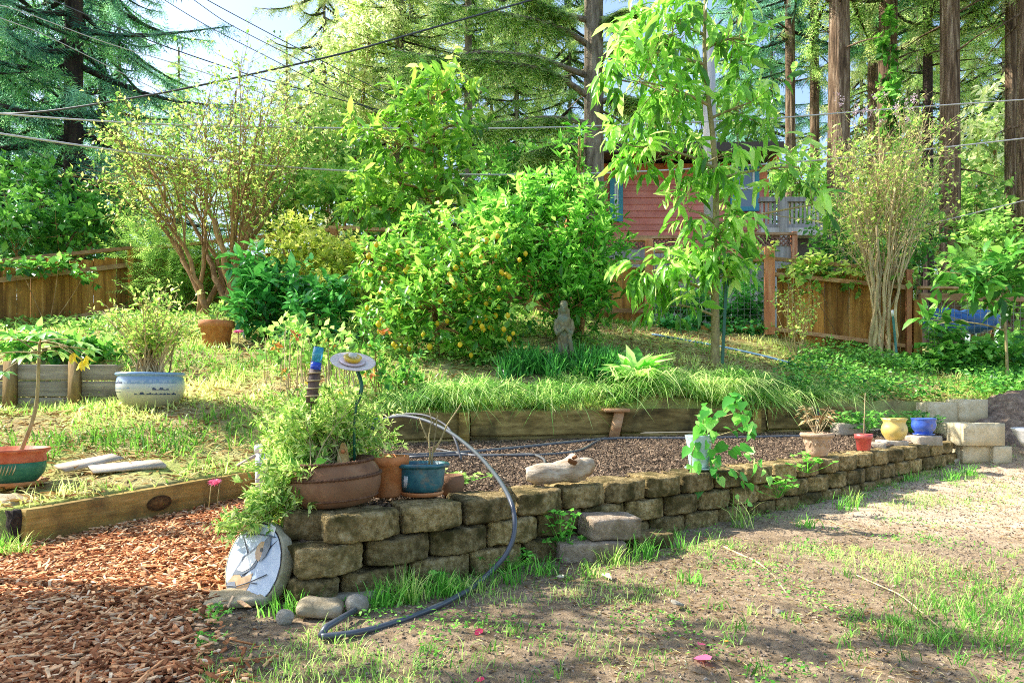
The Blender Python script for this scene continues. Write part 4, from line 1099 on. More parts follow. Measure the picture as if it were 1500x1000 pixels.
for (xa, xb, ya, yb) in ((893, 912, 262, 325), (1069, 1111, 243, 310)):
    x0, x1 = X_(xa, HY), X_(xb, HY); z1, z0 = P(0, ya, HY)[2], P(0, yb, HY)[2]
    w = Acc(); t = .1
    for bx in (((x0 + x1) / 2, z1 - t / 2, x1 - x0, t), ((x0 + x1) / 2, z0 + t / 2, x1 - x0, t), (x0 + t / 2, (z0 + z1) / 2, t, z1 - z0 - 2 * t), (x1 - t / 2, (z0 + z1) / 2, t, z1 - z0 - 2 * t)):
        w.box((bx[0], HY - .035, bx[1]), (bx[2], .06, bx[3]))
    wo = part('window', w, trim, hs_, smooth=False)
    part('pane', Acc().box(((x0 + x1) / 2, HY - .015, (z0 + z1) / 2), (x1 - x0 - .18, .03, z1 - z0 - .18)), pane, hs_, smooth=False, sub=wo)
    ww = Acc()
    ww.box(((x0 + x1) / 2, HY - .04, (z0 + z1) / 2), (x1 - x0 - .2, .03, .05)); ww.box((x1 - .13, HY - .04, (z0 + z1) / 2), (.05, .028, z1 - z0 - .22)); ww.box((x0 + .13, HY - .04, (z0 + z1) / 2), (.05, .028, z1 - z0 - .22))
    part('sash', ww, M['white'], hs_, smooth=False, sub=wo)


def lattice(root, x0, x1, Y, z0, z1, mat):
    a = Acc(); h = z1 - z0; s = .09
    k = x0 - h
    while k < x1:
        for dirn in (1, -1):
            xa, xb = (k, k + h) if dirn > 0 else (k + h, k)
            pa, pb = np.array([xa, Y + .006 * dirn, z0]), np.array([xb, Y + .006 * dirn, z1])
            # clip to the panel
            def cl(p, q):
                if p[0] < x0: t = (x0 - p[0]) / (q[0] - p[0] + 1e-9); p = p + (q - p) * t
                if p[0] > x1: t = (x1 - p[0]) / (q[0] - p[0] + 1e-9); p = p + (q - p) * t
                return p
            if max(xa, xb) > x0 and min(xa, xb) < x1:
                pa2, pb2 = cl(pa, pb), cl(pb, pa)
                if np.linalg.norm(pb2 - pa2) > .02: a.bar(pa2, pb2, .008, .028, up=(0, 0, 1) if abs(pb2[0] - pa2[0]) > 1e-6 else (1, 0, 0))
        k += s
    return part('lattice', a, mat, root, smooth=False)


LY = 13.6
lf = thing('lattice_fence', 'grey board fence topped with brown lattice below the red house', 'fence', (X_(1020, LY), LY, 2.0))
for (xa, xb, yt, ym) in ((880, 997, 348, 364), (1082, 1162, 343, 360)):
    x0, x1 = X_(xa, LY), X_(xb, LY); zt, zm = P(0, yt, LY)[2], P(0, ym, LY)[2]
    lattice(lf, x0, x1, LY, zm, zt - .04, surf('brown lattice', [(.16, .07, .045), (.26, .13, .09), (.36, .22, .16)], (20, 20, 20), .8, .2, None, .3))
    rail(lf, (x0 - .05, LY - .02, zt), (x1 + .05, LY - .02, zt), .09, .05)
    fence_panel(lf, (x0, LY + .03), (x1, LY + .03), 2.0, zm + .02, 2.0, zm + .02, .13, 'grey_board')
for px in (998, 1081, 1163):
    part('post', Acc().bar((X_(px, LY), LY, 2.0), (X_(px, LY), LY, P(0, 340, LY)[2]), .1, .1, up=(0, 1, 0)), M['post_red'], lf, smooth=False)
rail(lf, (X_(998, LY), LY - .02, P(0, 350, LY)[2]), (X_(1081, LY), LY - .02, P(0, 348, LY)[2]), .09, .05)
gf = thing('board_fence', 'bleached grey board fence behind the wire mesh and ivy', 'fence', (X_(1050, 11.6), 11.6, 1.8))
fence_panel(gf, (X_(960, 11.6), 11.6), (X_(1128, 11.5), 11.5), 1.6, P(0, 384, 11.6)[2], 1.6, P(0, 382, 11.5)[2], .1, 'grey_board')
dkx = thing('deck_railing', 'weathered grey deck railing at the corner of the red house', 'railing', (X_(1155, 15), 15, 3.0))
zt, zb = P(0, 293, 15.2)[2], P(0, 338, 15.2)[2]
rail(dkx, (X_(1112, 15.2), 15.2, zt), (X_(1205, 15.2), 15.2, zt), .14, .1, 'grey_board'); rail(dkx, (X_(1112, 15.2), 15.2, zb + .1), (X_(1205, 15.2), 15.2, zb + .1), .06, .08, 'grey_board')
for px in (1126, 1140):
    pass
part('post', Acc().bar((X_(1146, 15.1), 15.1, 2.2), (X_(1146, 15.1), 15.1, zt + .02), .16, .16, up=(0, 1, 0)), M['grey_board'], dkx, smooth=False)
for k in range(14):
    x = X_(1116 + k * 6.3, 15.2)
    part('baluster', Acc().bar((x, 15.2, zb), (x, 15.2, zt - .05), .05, .03, up=(0, 1, 0)), M['grey_board'], dkx, smooth=False)
rail(dkx, (X_(1112, 15.2), 15.2, zb - .05), (X_(1205, 15.2), 15.2, zb - .05), .3, .16, 'grey_board', 'deck_edge')
part('under_deck_shade', Acc().box((X_(1158, 15.9), 15.9, (1.9 + zb) / 2), (1.5, .9, zb - 1.95)), eave, dkx, smooth=False)  # dark box stands in for the shaded void below the deck
# blue tarpaulin heap beyond the wire fence
V, Fc = rounded(1.1, .6, .36, .15, 12, .07, 4.2, 0, 0, 5.); x = X_(1402, 11.5)
single('tarpaulin', Acc().add(V + np.array([x, 11.5, gz(x, 11.5) + .55]), Fc, .5), surf('blue tarpaulin', [(.015, .06, .2), (.04, .14, .36), (.10, .24, .48)], (5, 5, 5), .35, .6, None, .05), (x, 11.5, gz(x, 11.5)), 'crumpled blue tarpaulin heap seen through the wire fence', 'tarpaulin')
# stakes
a = Acc(); q0 = P(1058, 532, 7.1); q1 = P(1064, 404, 7.15)
gs = thing('fence_stake', 'dark green metal garden stake with a yellow tip beside the young tree', 'stake', q0)
part('stake', Acc().bar(q0, q1, .03, .02, up=(0, 1, 0)), M['greenmetal'], gs, smooth=False)
part('tip', Acc().bar(q1, q1 + nrm(q1 - q0) * .09, .032, .022, up=(0, 1, 0)), plain('yellow paint', (.6, .5, .06), .5), gs, smooth=False)
gt = thing('fence_stake', 'teal metal stake with a pale tap head before the sunlit fence panel', 'stake', P(1316, 545, 8.7))
part('stake', Acc().bar(P(1316, 550, 8.7), P(1308, 462, 8.75), .022, .02, up=(0, 1, 0)), plain('teal metal', (.05, .2, .2), .5), gt, smooth=False)
part('tap_head', Acc().tube([P(1308, 463, 8.7), P(1307, 454, 8.7)], [.02, .014], 8), M['white'], gt)
# ------------------------------------------------------------------ foliage tools
A_ = np.array
LEAF4 = (A_([(0, 0, 0), (.45, -.5, .07), (1, 0, -.08), (.45, .5, .07)], float), [[(0, 1, 2), (0, 2, 3)]])
LEAF8 = (A_([(0, 0, 0), (.3, -.46, .05), (.32, 0, .01), (.3, .46, .05), (.68, -.36, .0), (.7, 0, -.05), (.68, .36, .0), (1, 0, -.18)], float),
         [[(0, 1, 2), (0, 2, 3), (4, 7, 5), (5, 7, 6)], [(1, 4, 5, 2), (2, 5, 6, 3)]])
def _feather(n=6, w=.09):
    V = []; F = []
    for i in range(n):
        t = i / n
        for s in (-1, 1):
            k = len(V); L = .5 * (1 - .55 * t)
            V += [(t, 0, 0), (t + .05 + w * .3, s * .02, .0), (t + .22, s * L, -.05), (t + .12, s * L * .55 - s * w * .5, -.01)]
            F += [(k, k + 1, k + 2), (k, k + 2, k + 3)]
    return (A_(V, float), [F])
FEATHER = _feather()
FEATHER4 = _feather(4, .13)
LOBED = None


def rv(n): return nrm(rng.normal(0, 1, (n, 3)))


def ball(n, surf_=.45):
    v = rv(n); r = rng.random(n) ** surf_
    return v * r[:, None]


def sprig_leaves(acc, tpl, c, d, tw, k, L, W, spread=1.0, droop=.3, upn=1.0, lvar=.42, R=None):
    """k leaves along each of the twigs starting at c (n,3) running along d (n,3) for tw"""
    n = len(c)
    C_ = np.repeat(c, k, 0); D_ = np.repeat(nrm(d), k, 0)
    u = np.tile((np.arange(k) + .5) / k, n) + rng.normal(0, .06, n * k)
    tw_ = np.repeat(np.broadcast_to(tw, (n,)), k)
    pos = C_ + D_ * (u * tw_)[:, None]
    q = rng.normal(0, 1, (n * k, 3)); q = nrm(q - D_ * np.sum(q * D_, 1, keepdims=True))
    ld = nrm(D_ * (.35 + .5 * u[:, None]) + q * spread + A_([0, 0, -droop]))
    up = nrm(A_([0, 0, upn]) + rng.normal(0, .45, (n * k, 3)))
    s = 1 + rng.normal(0, lvar, n * k).clip(-.6, .7)
    if R is not None: R = np.clip(np.repeat(R, k) + rng.normal(0, .18, n * k), 0, 1)
    acc.leaves(tpl, pos, ld, up, L * s, W * s, R)


def bez(a, b, bend, n=7):
    a = np.asarray(a, float); b = np.asarray(b, float); c = (a + b) / 2 + bend
    t = np.linspace(0, 1, n)[:, None]
    return (1 - t) ** 2 * a + 2 * t * (1 - t) * c + t ** 2 * b


def shrub(name, label, cat, base, blobs, leafm, stemm, tpl=LEAF8, L=.1, W=.035, k=7, tw=.15, droop=.3, spread=1.0, stem_r=.03, trunk=None,
          group=None, surf_=.4, outw=.6, upb=.3, twr=.004, frac=.35, fruit=None, bright=True, stem_n=6):
    """a woody plant: stems from the base to every blob (px,py,rx,ry,Y,n, depth) and leafy sprigs through the blobs' volume"""
    b = np.array([X_(base[0], base[2]), base[2], 0.]); b[2] = gz(b[0], b[1]) - .03 if len(base) < 4 else base[3]
    root = thing(name, label, cat, b, group)
    st = Acc(); lf = Acc(); fr = Acc()
    hub = b
    if trunk:
        tp_ = np.array([b] + [P(*t) for t in trunk[0]]); sp_ = smooth_path(np.column_stack([tp_, np.linspace(trunk[1], trunk[2], len(tp_))]), 5)
        st.tube(sp_[:, :3], sp_[:, 3], 10); hub = tp_[-1]; line = sp_[:, :3]
    for (px, py, rx, ry, Y, n, *dd) in blobs:
        c = P(px, py, Y); dep = dd[0] if dd else (rx + ry) / 2 * Y / F0
        q = ball(n, surf_); pos = c + q * A_([rx * Y / F0, dep, ry * Y / F0])
        gnd = tz(pos[:, 0], pos[:, 1]) if Y > 5 else np.zeros(n)
        pos[:, 2] = np.maximum(pos[:, 2], gnd + .05)
        d = nrm(q * outw + rv(n) * .6 + A_([0, 0, upb]))
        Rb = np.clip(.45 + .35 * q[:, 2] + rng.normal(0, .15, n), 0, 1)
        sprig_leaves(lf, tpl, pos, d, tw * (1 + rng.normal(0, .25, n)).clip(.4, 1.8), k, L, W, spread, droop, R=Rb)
        h = hub
        if trunk:
            dl = np.linalg.norm(line - c, axis=1); i = int(np.argmin(dl + (line[:, 2] > c[2] - .1) * .5 + (line[:, 2] < b[2] + .3) * .6)); h = line[i]
        ns = max(1, int(n * frac))
        limb = bez(h, c, A_([0, 0, .08 * np.linalg.norm(c - h)]) + rng.normal(0, .04, 3)); st.tube(limb, np.linspace(stem_r, stem_r * .4, 7), stem_n)
        for i in rng.choice(n, ns, replace=False):
            o = limb[rng.integers(3, 7)]
            st.tube(bez(o, pos[i] + d[i] * tw * .7, rng.normal(0, .05, 3) * np.linalg.norm(pos[i] - o), 5), np.linspace(stem_r * .3, twr * .5, 5), 4, False)
        if fruit:
            m_ = int(fruit[1] * n); ii = rng.choice(n, m_)
            for i in ii:
                qq = c + (pos[i] - c) * 1.02; fruit[0].append(qq + A_([rng.normal(0, .03), -.06, -.03]))
    part('stems' if not trunk else 'trunk', st, M[stemm] if isinstance(stemm, str) else stemm, root)
    part('foliage', lf, M[leafm], root)
    return root


def fan(name, label, cat, base, targets, stemm, leafm, r0=.02, twigs=6, twl=.3, leaves=5, L=.04, W=.02, tpl=LEAF4, jit=.1, bend=.3, droop=.0, group=None, sub=2, up=.4, z=None, stem_n=5, spread=.9, limbs=None):
    """a many-stemmed shrub whose stems fan out to target points; twigs fork off them and carry sparse leaves"""
    b = np.array([X_(base[0], base[2]), base[2], 0.]); b[2] = (gz(b[0], b[1]) - .02) if z is None else z
    root = thing(name, label, cat, b, group)
    st = Acc(); lf = Acc(); tc, td, tl = [], [], []
    for t in targets:
        t = np.asarray(t); Ln = np.linalg.norm(t - b)
        o = b + A_([rng.normal(0, jit), rng.normal(0, jit), 0])
        if limbs:
            dl = [np.linalg.norm(l[-1] - t) + rng.uniform(0, .5) for l in limbs]; l_ = limbs[int(np.argmin(dl))]; o = l_[rng.integers(int(len(l_) * .35), len(l_))]; Ln = np.linalg.norm(t - o)
        cpt = (t - o) * .5; bd = A_([-cpt[0] * .5, -cpt[1] * .5, cpt[2] * .45]) * bend + rng.normal(0, .05, 3) * Ln
        q = bez(o, t, bd, 9); q[1:-1] += rng.normal(0, .012 * Ln, (7, 3)) * .5
        rr = r0 * rng.uniform(.6, 1.2); st.tube(q, np.linspace(rr, rr * .25, 9), stem_n, False)
        for _ in range(twigs):
            u = rng.uniform(.35, 1) * 8; i = min(7, int(u)); p = q[i] + (q[i + 1] - q[i]) * (u - i)
            d = nrm(nrm(q[i + 1] - q[i]) * .9 + rng.normal(0, .55, 3) + A_([0, 0, up * .5])); l = twl * rng.uniform(.4, 1.2)
            e = p + d * l; mid = (p + e) / 2 + rng.normal(0, .05, 3) * l
            st.tube([p, mid, e], [rr * .32, rr * .22, rr * .1], 4, False)
            tc.append(p + d * l * .3); td.append(d); tl.append(l * .8)
            for _ in range(sub):
                d2 = nrm(d + rng.normal(0, .6, 3) + A_([0, 0, up * .3])); p2 = p + (e - p) * rng.uniform(.3, .95); l2 = l * rng.uniform(.3, .6)
                st.tube([p2, p2 + d2 * l2 * .5 + rng.normal(0, .03, 3) * l2, p2 + d2 * l2], [rr * .18, rr * .12, rr * .06], 3, False)
                tc.append(p2); td.append(d2); tl.append(l2)
    if leaves:
        sprig_leaves(lf, tpl, A_(tc), A_(td), A_(tl), leaves, L, W, spread, droop)
        part('foliage', lf, M[leafm], root)
    part('stems', st, M[stemm], root)
    return root, A_(tc), A_(td)


def samp(px, py, rx, ry, Y, dY, n, shape=.5):
    a = rng.random(n) * 2 * math.pi; r = rng.random(n) ** shape
    return [P(px + rx * r[i] * math.cos(a[i]), py + ry * r[i] * math.sin(a[i]), Y + rng.uniform(-dY, dY)) for i in range(n)]


def blades(acc, pts, H, W, lean, az=None, R=None, droop=.5):
    n = len(pts); pts = np.asarray(pts)
    az = rng.random(n) * 2 * math.pi if az is None else az
    dv = np.stack([np.cos(az), np.sin(az), np.zeros(n)], 1); sd = np.stack([-np.sin(az), np.cos(az), np.zeros(n)], 1)
    # blades are widest seen from the side they lean to; twist a bit
    tws = rng.normal(0, .8, n); sd = sd * np.cos(tws)[:, None] + dv * np.sin(tws)[:, None]
    H = np.broadcast_to(H, (n,)); W = np.broadcast_to(W, (n,)); lean = np.broadcast_to(lean, (n,))
    V = np.zeros((n, 7, 3))
    for i, t in enumerate((0, .42, .78, 1.0)):
        z = H * (t - droop * lean * t ** 2.2); x = H * lean * t ** 1.5 * .9
        p = pts + dv * x[:, None] + A_([0, 0, 1]) * z[:, None]
        w = (W * (1, .9, .55, 0)[i] / 2)[:, None]
        if i < 3: V[:, 2 * i] = p - sd * w; V[:, 2 * i + 1] = p + sd * w
        else: V[:, 6] = p
    o = (np.arange(n) * 7)[:, None]
    R = rng.random(n) if R is None else R
    acc.V.append(V.reshape(-1, 3))
    q = np.concatenate([A_([[0, 1, 3, 2]]) + o, A_([[2, 3, 5, 4]]) + o]); t3 = A_([[4, 5, 6]]) + o
    acc.F += [q + acc.n, t3 + acc.n]; acc.R += [np.concatenate([R, R]), R]; acc.n += n * 7


# ------------------------------------------------------------------ conifers
def conifer_mesh(H, base, R, nb, seed, dens=9, sl=.55, slope=-.25, shape=.7, droop=.35):
    g = np.random.default_rng(seed)
    br = Acc(); cr = Acc(); S = []
    for i in range(nb):
        t = (i + g.random()) / nb; z = base + (H - base) * t
        az = i * 2.4 + g.normal(0, .4); l = max(.5, R * (1 - t) ** shape * g.uniform(.6, 1.12))
        d = A_([math.cos(az), math.sin(az), 0]); sdv = A_([-d[1], d[0], 0]); cur = g.normal(0, .3); slope_ = slope + g.normal(0, .12)
        us = np.linspace(0, 1, 6)
        q = A_([A_([0, 0, z]) + d * l * u + sdv * cur * l * u * u + A_([0, 0, 1]) * l * (slope_ * u + .12 * u * u - .05 * math.sin(3 * u)) for u in us])
        br.tube(q, np.linspace(.018 + .012 * l, .005, 6), 4, False, .5)
        n = int(dens * l * 2)
        u = g.uniform(.02, 1, n) ** .8; k = np.minimum((u * 5).astype(int), 4); p = q[k] + (q[k + 1] - q[k]) * (u * 5 - k)[:, None]
        sg = np.where(g.random(n) < .5, -1, 1)[:, None]
        dd = nrm(d * (.5 + g.random((n, 1)) * .5) + sdv * sg * g.uniform(.3, 1.1, (n, 1)) + A_([0, 0, -droop]) * g.uniform(.2, 1.8, (n, 1)) + g.normal(0, .32, (n, 3)))
        ln = sl * g.uniform(.5, 1.25, n) * (1 - .35 * u)
        S.append((p, dd, ln, np.clip(.25 + .5 * u + g.normal(0, .2, n), 0, 1)))
    p = np.concatenate([s[0] for s in S]); dd = np.concatenate([s[1] for s in S]); ln = np.concatenate([s[2] for s in S]); rr = np.concatenate([s[3] for s in S])
    up = nrm(A_([0, 0, 1.]) + g.normal(0, .35, (len(p), 3)))
    cr.leaves(FEATHER4, p, dd, up, ln, ln * .8, rr)
    return br.mesh('limbs', M['bark_dark']), cr.mesh('crown', M['fir_mid'])


CON = {
    'low': conifer_mesh(13, .6, 3.3, 105, 11, 24, .42, -.26, .4, .5),
    'tall': conifer_mesh(22, 1.0, 3.8, 175, 12, 19, .48, -.40, .5, .7),
    'tall2': conifer_mesh(22, 1.5, 3.5, 150, 13, 20, .48, -.30, .5, .8),
    'high': conifer_mesh(24, 9.0, 3.2, 62, 14, 20, .45, -.25, .6, .5),
    'fir': conifer_mesh(16, 3.5, 3.4, 62, 15, 24, .42, -.15, .5, .7),
}


def trunk_acc(H, r, top=.35, n=20, flute=.08, seed=0., lean=0.0):
    n = 44; a = Acc(); zs = np.concatenate([np.linspace(0, 1.2, 5), np.linspace(1.6, min(H, 14), 60), np.linspace(min(H, 14) + .4, H + .5, 8)])
    V = []
    for z in zs:
        R = r * (1 - (1 - top) * z / H) * (1 + .45 * math.exp(-z * 1.6))
        for q in range(n):
            t = 2 * math.pi * q / n
            f = 1 + flute * noise.noise(Vector((math.cos(t) * 2.2 + seed, math.sin(t) * 2.2, z * .12 + seed))) * 1.6 + .07 * noise.fractal(Vector((math.cos(t) * 7 + seed, math.sin(t) * 7, z * .55)), .8, 2, 3)
            V.append((R * f * math.cos(t) + lean * z, R * f * math.sin(t), z))
    F = [(i * n + q, i * n + (q + 1) % n, (i + 1) * n + (q + 1) % n, (i + 1) * n + q) for i in range(len(zs) - 1) for q in range(n)]
    a.add(V, F, .5)
    for _ in range(9):
        z = rng.uniform(3, min(H, 12)); t = rng.random() * 6.28; d = A_([math.cos(t), math.sin(t), rng.normal(-.1, .25)]); o = A_([lean * z, 0, z]) + d * r * .6; l = rng.uniform(.3, 1.3)
        a.tube([o, o + d * l * .5, o + d * l + (0, 0, -.08)], [.028, .018, .006], 5, False, .2)
    return a


def conifer(name, label, px, Y, wpx, kind, leaf, bark, H, S=1.0, Hm=None, group='tall conifers beyond the fences', lean=0.0):
    x = X_(px, Y); z = gz(x, Y) - .3
    root = thing(name, label, 'tree', (x, Y, z), group)
    tr = trunk_acc(H, wpx * 1.02 * Y / F0 / 2 / .93, .45, 18, .09, rng.random() * 30, lean)
    link('trunk', tr.mesh('trunk', M[bark]), root)
    h0 = {'low': 13, 'tall': 22, 'tall2': 22, 'high': 24, 'fir': 16}[kind]
    ang = rng.random() * 6.28
    for nm, me in zip(('limbs', 'crown'), CON[kind]):
        o = link(nm, me, root); o.scale = (S, S, H / h0); o.rotation_euler = (0, 0, ang)
        if nm == 'crown':
            o.material_slots[0].link = 'OBJECT'; o.material_slots[0].material = M[leaf]
    return root


T_ = conifer
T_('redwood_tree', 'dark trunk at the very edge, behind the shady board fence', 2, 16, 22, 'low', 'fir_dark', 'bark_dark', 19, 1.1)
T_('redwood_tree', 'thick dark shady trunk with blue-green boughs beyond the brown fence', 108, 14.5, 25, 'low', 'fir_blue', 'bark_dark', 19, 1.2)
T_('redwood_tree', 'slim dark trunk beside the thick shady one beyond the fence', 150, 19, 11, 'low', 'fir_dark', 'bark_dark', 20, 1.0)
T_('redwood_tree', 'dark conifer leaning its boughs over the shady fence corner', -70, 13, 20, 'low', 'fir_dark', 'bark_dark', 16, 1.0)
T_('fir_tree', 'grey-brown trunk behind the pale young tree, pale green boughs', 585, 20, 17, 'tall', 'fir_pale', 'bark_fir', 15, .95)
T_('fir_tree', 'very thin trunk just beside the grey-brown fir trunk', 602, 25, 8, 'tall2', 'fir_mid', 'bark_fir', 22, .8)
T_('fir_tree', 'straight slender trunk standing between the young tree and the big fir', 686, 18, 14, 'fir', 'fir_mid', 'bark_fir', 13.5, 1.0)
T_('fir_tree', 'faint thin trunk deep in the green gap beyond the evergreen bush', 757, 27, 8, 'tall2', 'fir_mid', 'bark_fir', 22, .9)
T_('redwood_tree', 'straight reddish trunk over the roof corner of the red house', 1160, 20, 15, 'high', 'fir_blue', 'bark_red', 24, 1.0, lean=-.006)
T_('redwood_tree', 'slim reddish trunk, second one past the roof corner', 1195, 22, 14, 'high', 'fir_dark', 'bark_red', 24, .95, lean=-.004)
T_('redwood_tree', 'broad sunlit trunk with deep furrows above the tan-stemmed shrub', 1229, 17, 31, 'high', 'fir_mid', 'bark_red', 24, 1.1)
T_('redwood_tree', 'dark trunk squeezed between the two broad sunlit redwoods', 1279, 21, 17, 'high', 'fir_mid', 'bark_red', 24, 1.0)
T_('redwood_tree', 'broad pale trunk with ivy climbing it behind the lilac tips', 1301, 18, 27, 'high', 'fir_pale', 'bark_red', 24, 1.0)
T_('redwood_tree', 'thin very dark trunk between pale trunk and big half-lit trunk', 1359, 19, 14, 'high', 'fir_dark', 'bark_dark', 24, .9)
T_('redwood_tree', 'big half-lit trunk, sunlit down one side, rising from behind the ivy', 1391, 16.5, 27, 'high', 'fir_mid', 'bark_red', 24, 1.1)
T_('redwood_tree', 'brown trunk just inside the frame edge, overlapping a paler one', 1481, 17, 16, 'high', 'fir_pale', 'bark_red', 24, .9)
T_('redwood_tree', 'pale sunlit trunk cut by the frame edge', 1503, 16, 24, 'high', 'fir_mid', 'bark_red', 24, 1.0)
# the big fir with long bare limbs reaching over the garden
x = X_(870, 13); z0 = gz(x, 13) - .3
bf = thing('fir_tree', 'big furrowed fir trunk with long bare limbs beside the red house', 'tree', (x, 13, z0), 'tall conifers beyond the fences')
link('trunk', trunk_acc(13, .20, .7, 20, .08, 5.).mesh('trunk', M['bark_fir']), bf)
lim = Acc(); cr = Acc(); S = []
for pts in ([(862, 66), (835, 48), (800, 34), (760, 24), (700, 12), (640, 5)], [(862, 112), (830, 100), (790, 84), (740, 78), (690, 76), (640, 92), (600, 98)], [(862, 142), (835, 122), (805, 104), (760, 95), (700, 88), (640, 84), (580, 74)],
            [(862, 30), (830, 22), (800, 10), (770, -14)], [(862, 182), (830, 174), (790, 172), (750, 178), (700, 182)], [(878, 90), (905, 70), (940, 62), (985, 50)], [(878, 40), (900, 20), (940, 8)], [(862, -30), (800, -50), (740, -60)], [(878, -20), (920, -40), (980, -46)],
            [(878, 150), (910, 140), (950, 150)], [(862, 215), (820, 212), (770, 225)]):
    q = smooth_path([P(a_, b_, 13 - .25 * i) for i, (a_, b_) in enumerate(pts)], 5)
    lim.tube(q, np.linspace(.06, .012, len(q)), 7, True)
    n = 420
    u = rng.uniform(.2, 1, n) * (len(q) - 1.01); k = u.astype(int); p = q[k] + (q[k + 1] - q[k]) * (u - k)[:, None]
    t = nrm(q[k + 1] - q[k]); sd = nrm(np.cross(t, A_([0, 0, 1.]))) * np.where(rng.random(n) < .5, -1, 1)[:, None]
    dd = nrm(t * .5 + sd * rng.uniform(.2, 1, (n, 1)) + A_([0, 0, -.8]) + rng.normal(0, .25, (n, 3))); ln = rng.uniform(.22, .5, n)
    cr.leaves(FEATHER4, p, dd, nrm(A_([0, 0, 1.]) + rng.normal(0, .35, (n, 3))), ln, ln * .7)
part('limbs', lim, M['bark_fir'], bf); part('crown', cr, M['fir_mid'], bf)
# the belt of farther trees
far = [(-160, 30, 'tall', 'fir_dark', 22), (-30, 34, 'tall2', 'fir_blue', 24), (70, 30, 'tall', 'fir_blue', 21), (175, 33, 'tall2', 'fir_dark', 19), (262, 36, 'tall', 'fir_mid', 15.5),
       (345, 38, 'tall', 'fir_mid', 14), (420, 36, 'tall2', 'fir_pale', 16), (475, 31, 'tall', 'fir_pale', 22), (540, 34, 'tall2', 'fir_pale', 24), (640, 28, 'tall2', 'fir_mid', 21),
       (720, 31, 'tall', 'fir_pale', 23), (790, 35, 'tall2', 'fir_mid', 25), (835, 27, 'tall', 'fir_mid', 21), (1080, 38, 'tall', 'fir_blue', 26),
       (1130, 33, 'tall2', 'fir_blue', 22), (1262, 30, 'tall2', 'fir_pale', 22), (1330, 33, 'tall', 'fir_pale', 24), (1345, 27, 'tall2', 'fir_mid', 20), (1425, 32, 'tall', 'fir_pale', 23),
       (1470, 28, 'tall2', 'fir_mid', 20), (1540, 31, 'tall', 'fir_pale', 23), (1620, 29, 'tall2', 'fir_mid', 21)]
word = {'fir_dark': 'deep green', 'fir_blue': 'shaded blue-green', 'fir_mid': 'mid green', 'fir_pale': 'sunlit pale green'}
where = {-160: 'past the shady fence', -30: 'behind the edge trunk', 70: 'behind the thick shady trunk', 175: 'behind the slim dark trunk', 262: 'below the open sky over the bare shrub', 345: 'low beneath the open sky', 420: 'under the sky gap at its brighter side',
         475: 'edging the sky gap', 540: 'just before the grey-brown fir trunk', 640: 'between the two slender fir trunks', 650: 'deep behind the slender fir trunks', 720: 'past the slender fir trunk', 790: 'in the gap before the big fir',
         835: 'close against the big fir trunk', 930: 'behind the drooping young tree', 1000: 'behind the utility pole', 1080: 'between pole and redwoods', 1130: 'before the first redwood trunk', 1210: 'behind the slim reddish trunks',
         1262: 'behind the lilac shrub', 1330: 'between the pale trunks', 1345: 'behind the thin dark trunk', 1425: 'past the half-lit trunk', 1470: 'behind the last brown trunk', 1540: 'beyond the last pale trunk', 1620: 'past the frame edge'}
far = [(p_, y_, k_, l_, h_ if 180 < p_ < 450 else h_ * 1.45) for (p_, y_, k_, l_, h_) in far]
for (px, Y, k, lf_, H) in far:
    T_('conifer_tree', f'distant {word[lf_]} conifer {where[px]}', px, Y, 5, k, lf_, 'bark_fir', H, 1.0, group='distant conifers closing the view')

# utility pole
pole = thing('utility_pole', 'pale grey wooden utility pole half hidden in the drooping young tree', 'utility pole', (X_(1038, 11.0), 11.0, 1.6))
part('pole', Acc().tube([P(1042, 420, 11.0), P(1038, 40, 11.0)], [.11, .095], 14), surf('silvered pole', [(.30, .28, .25), (.44, .42, .39), (.56, .54, .52)], (30, 30, 2), .85, .4, None, 0), pole)
part('pole_cap', Acc().tube([P(1038, 44, 11.0), P(1038, 34, 11.0)], [.1, .07], 14), M['cable_dk'], pole)

# cables
def cable(pts, r, mat, lab):
    q = smooth_path([P(*p) for p in pts], 8)
    single('overhead_cable', Acc().tube(q, r, 6), M[mat], q[0], lab, 'cable', 'cables strung over the garden')
cable([(-60, 168, 9), (60, 166, 9.0), (250, 135, 9.2), (500, 80, 9.6), (620, 45, 9.8), (780, 0, 10.2), (900, -36, 10.5)], .013, 'cable_dk', 'thick dark cable rising steeply from the shady trees across the sky')
cable([(-60, 161, 8), (60, 172, 8.2), (230, 183, 8.6), (480, 188, 9.5), (760, 189, 10), (1107, 176, 11), (1300, 160, 11.5), (1560, 142, 12)], .011, 'cable_lt', 'pale sagging cable crossing the whole garden, the upper of two')
cable([(-60, 186, 7.6), (0, 196, 7.7), (130, 215, 8), (250, 232, 8.4), (480, 250, 9), (700, 257, 9.6), (900, 254, 10.2), (1170, 238, 11), (1350, 220, 11.5), (1560, 196, 12)], .012, 'cable_lt', 'pale sagging cable crossing the whole garden, the lower of two')
cable([(1300, 341, 11), (1350, 331, 11.2), (1500, 294, 11.8), (1580, 272, 12)], .008, 'cable_lt', 'thin pale cable low across the redwood trunks')
cable([(255, -30, 12), (302, 0, 12), (460, 84, 12.5), (700, 205, 13)], .008, 'cable_dk', 'thin cable slanting down through the open sky, topmost one')
cable([(270, -10, 12), (328, 32, 12), (410, 74, 12.4), (640, 190, 13)], .007, 'cable_dk', 'thin cable slanting down through the open sky, second from the top')
cable([(200, -25, 12), (300, 37, 12), (377, 76, 12.4), (600, 190, 13)], .007, 'cable_dk', 'thin cable slanting down through the open sky, third from the top')
cable([(30, -20, 11), (150, 32, 11), (240, 68, 11.3), (370, 112, 11.8), (520, 152, 12.4), (640, 184, 13)], .009, 'cable_dk', 'darker slanting cable below the thin ones, reaching the pale conifers')
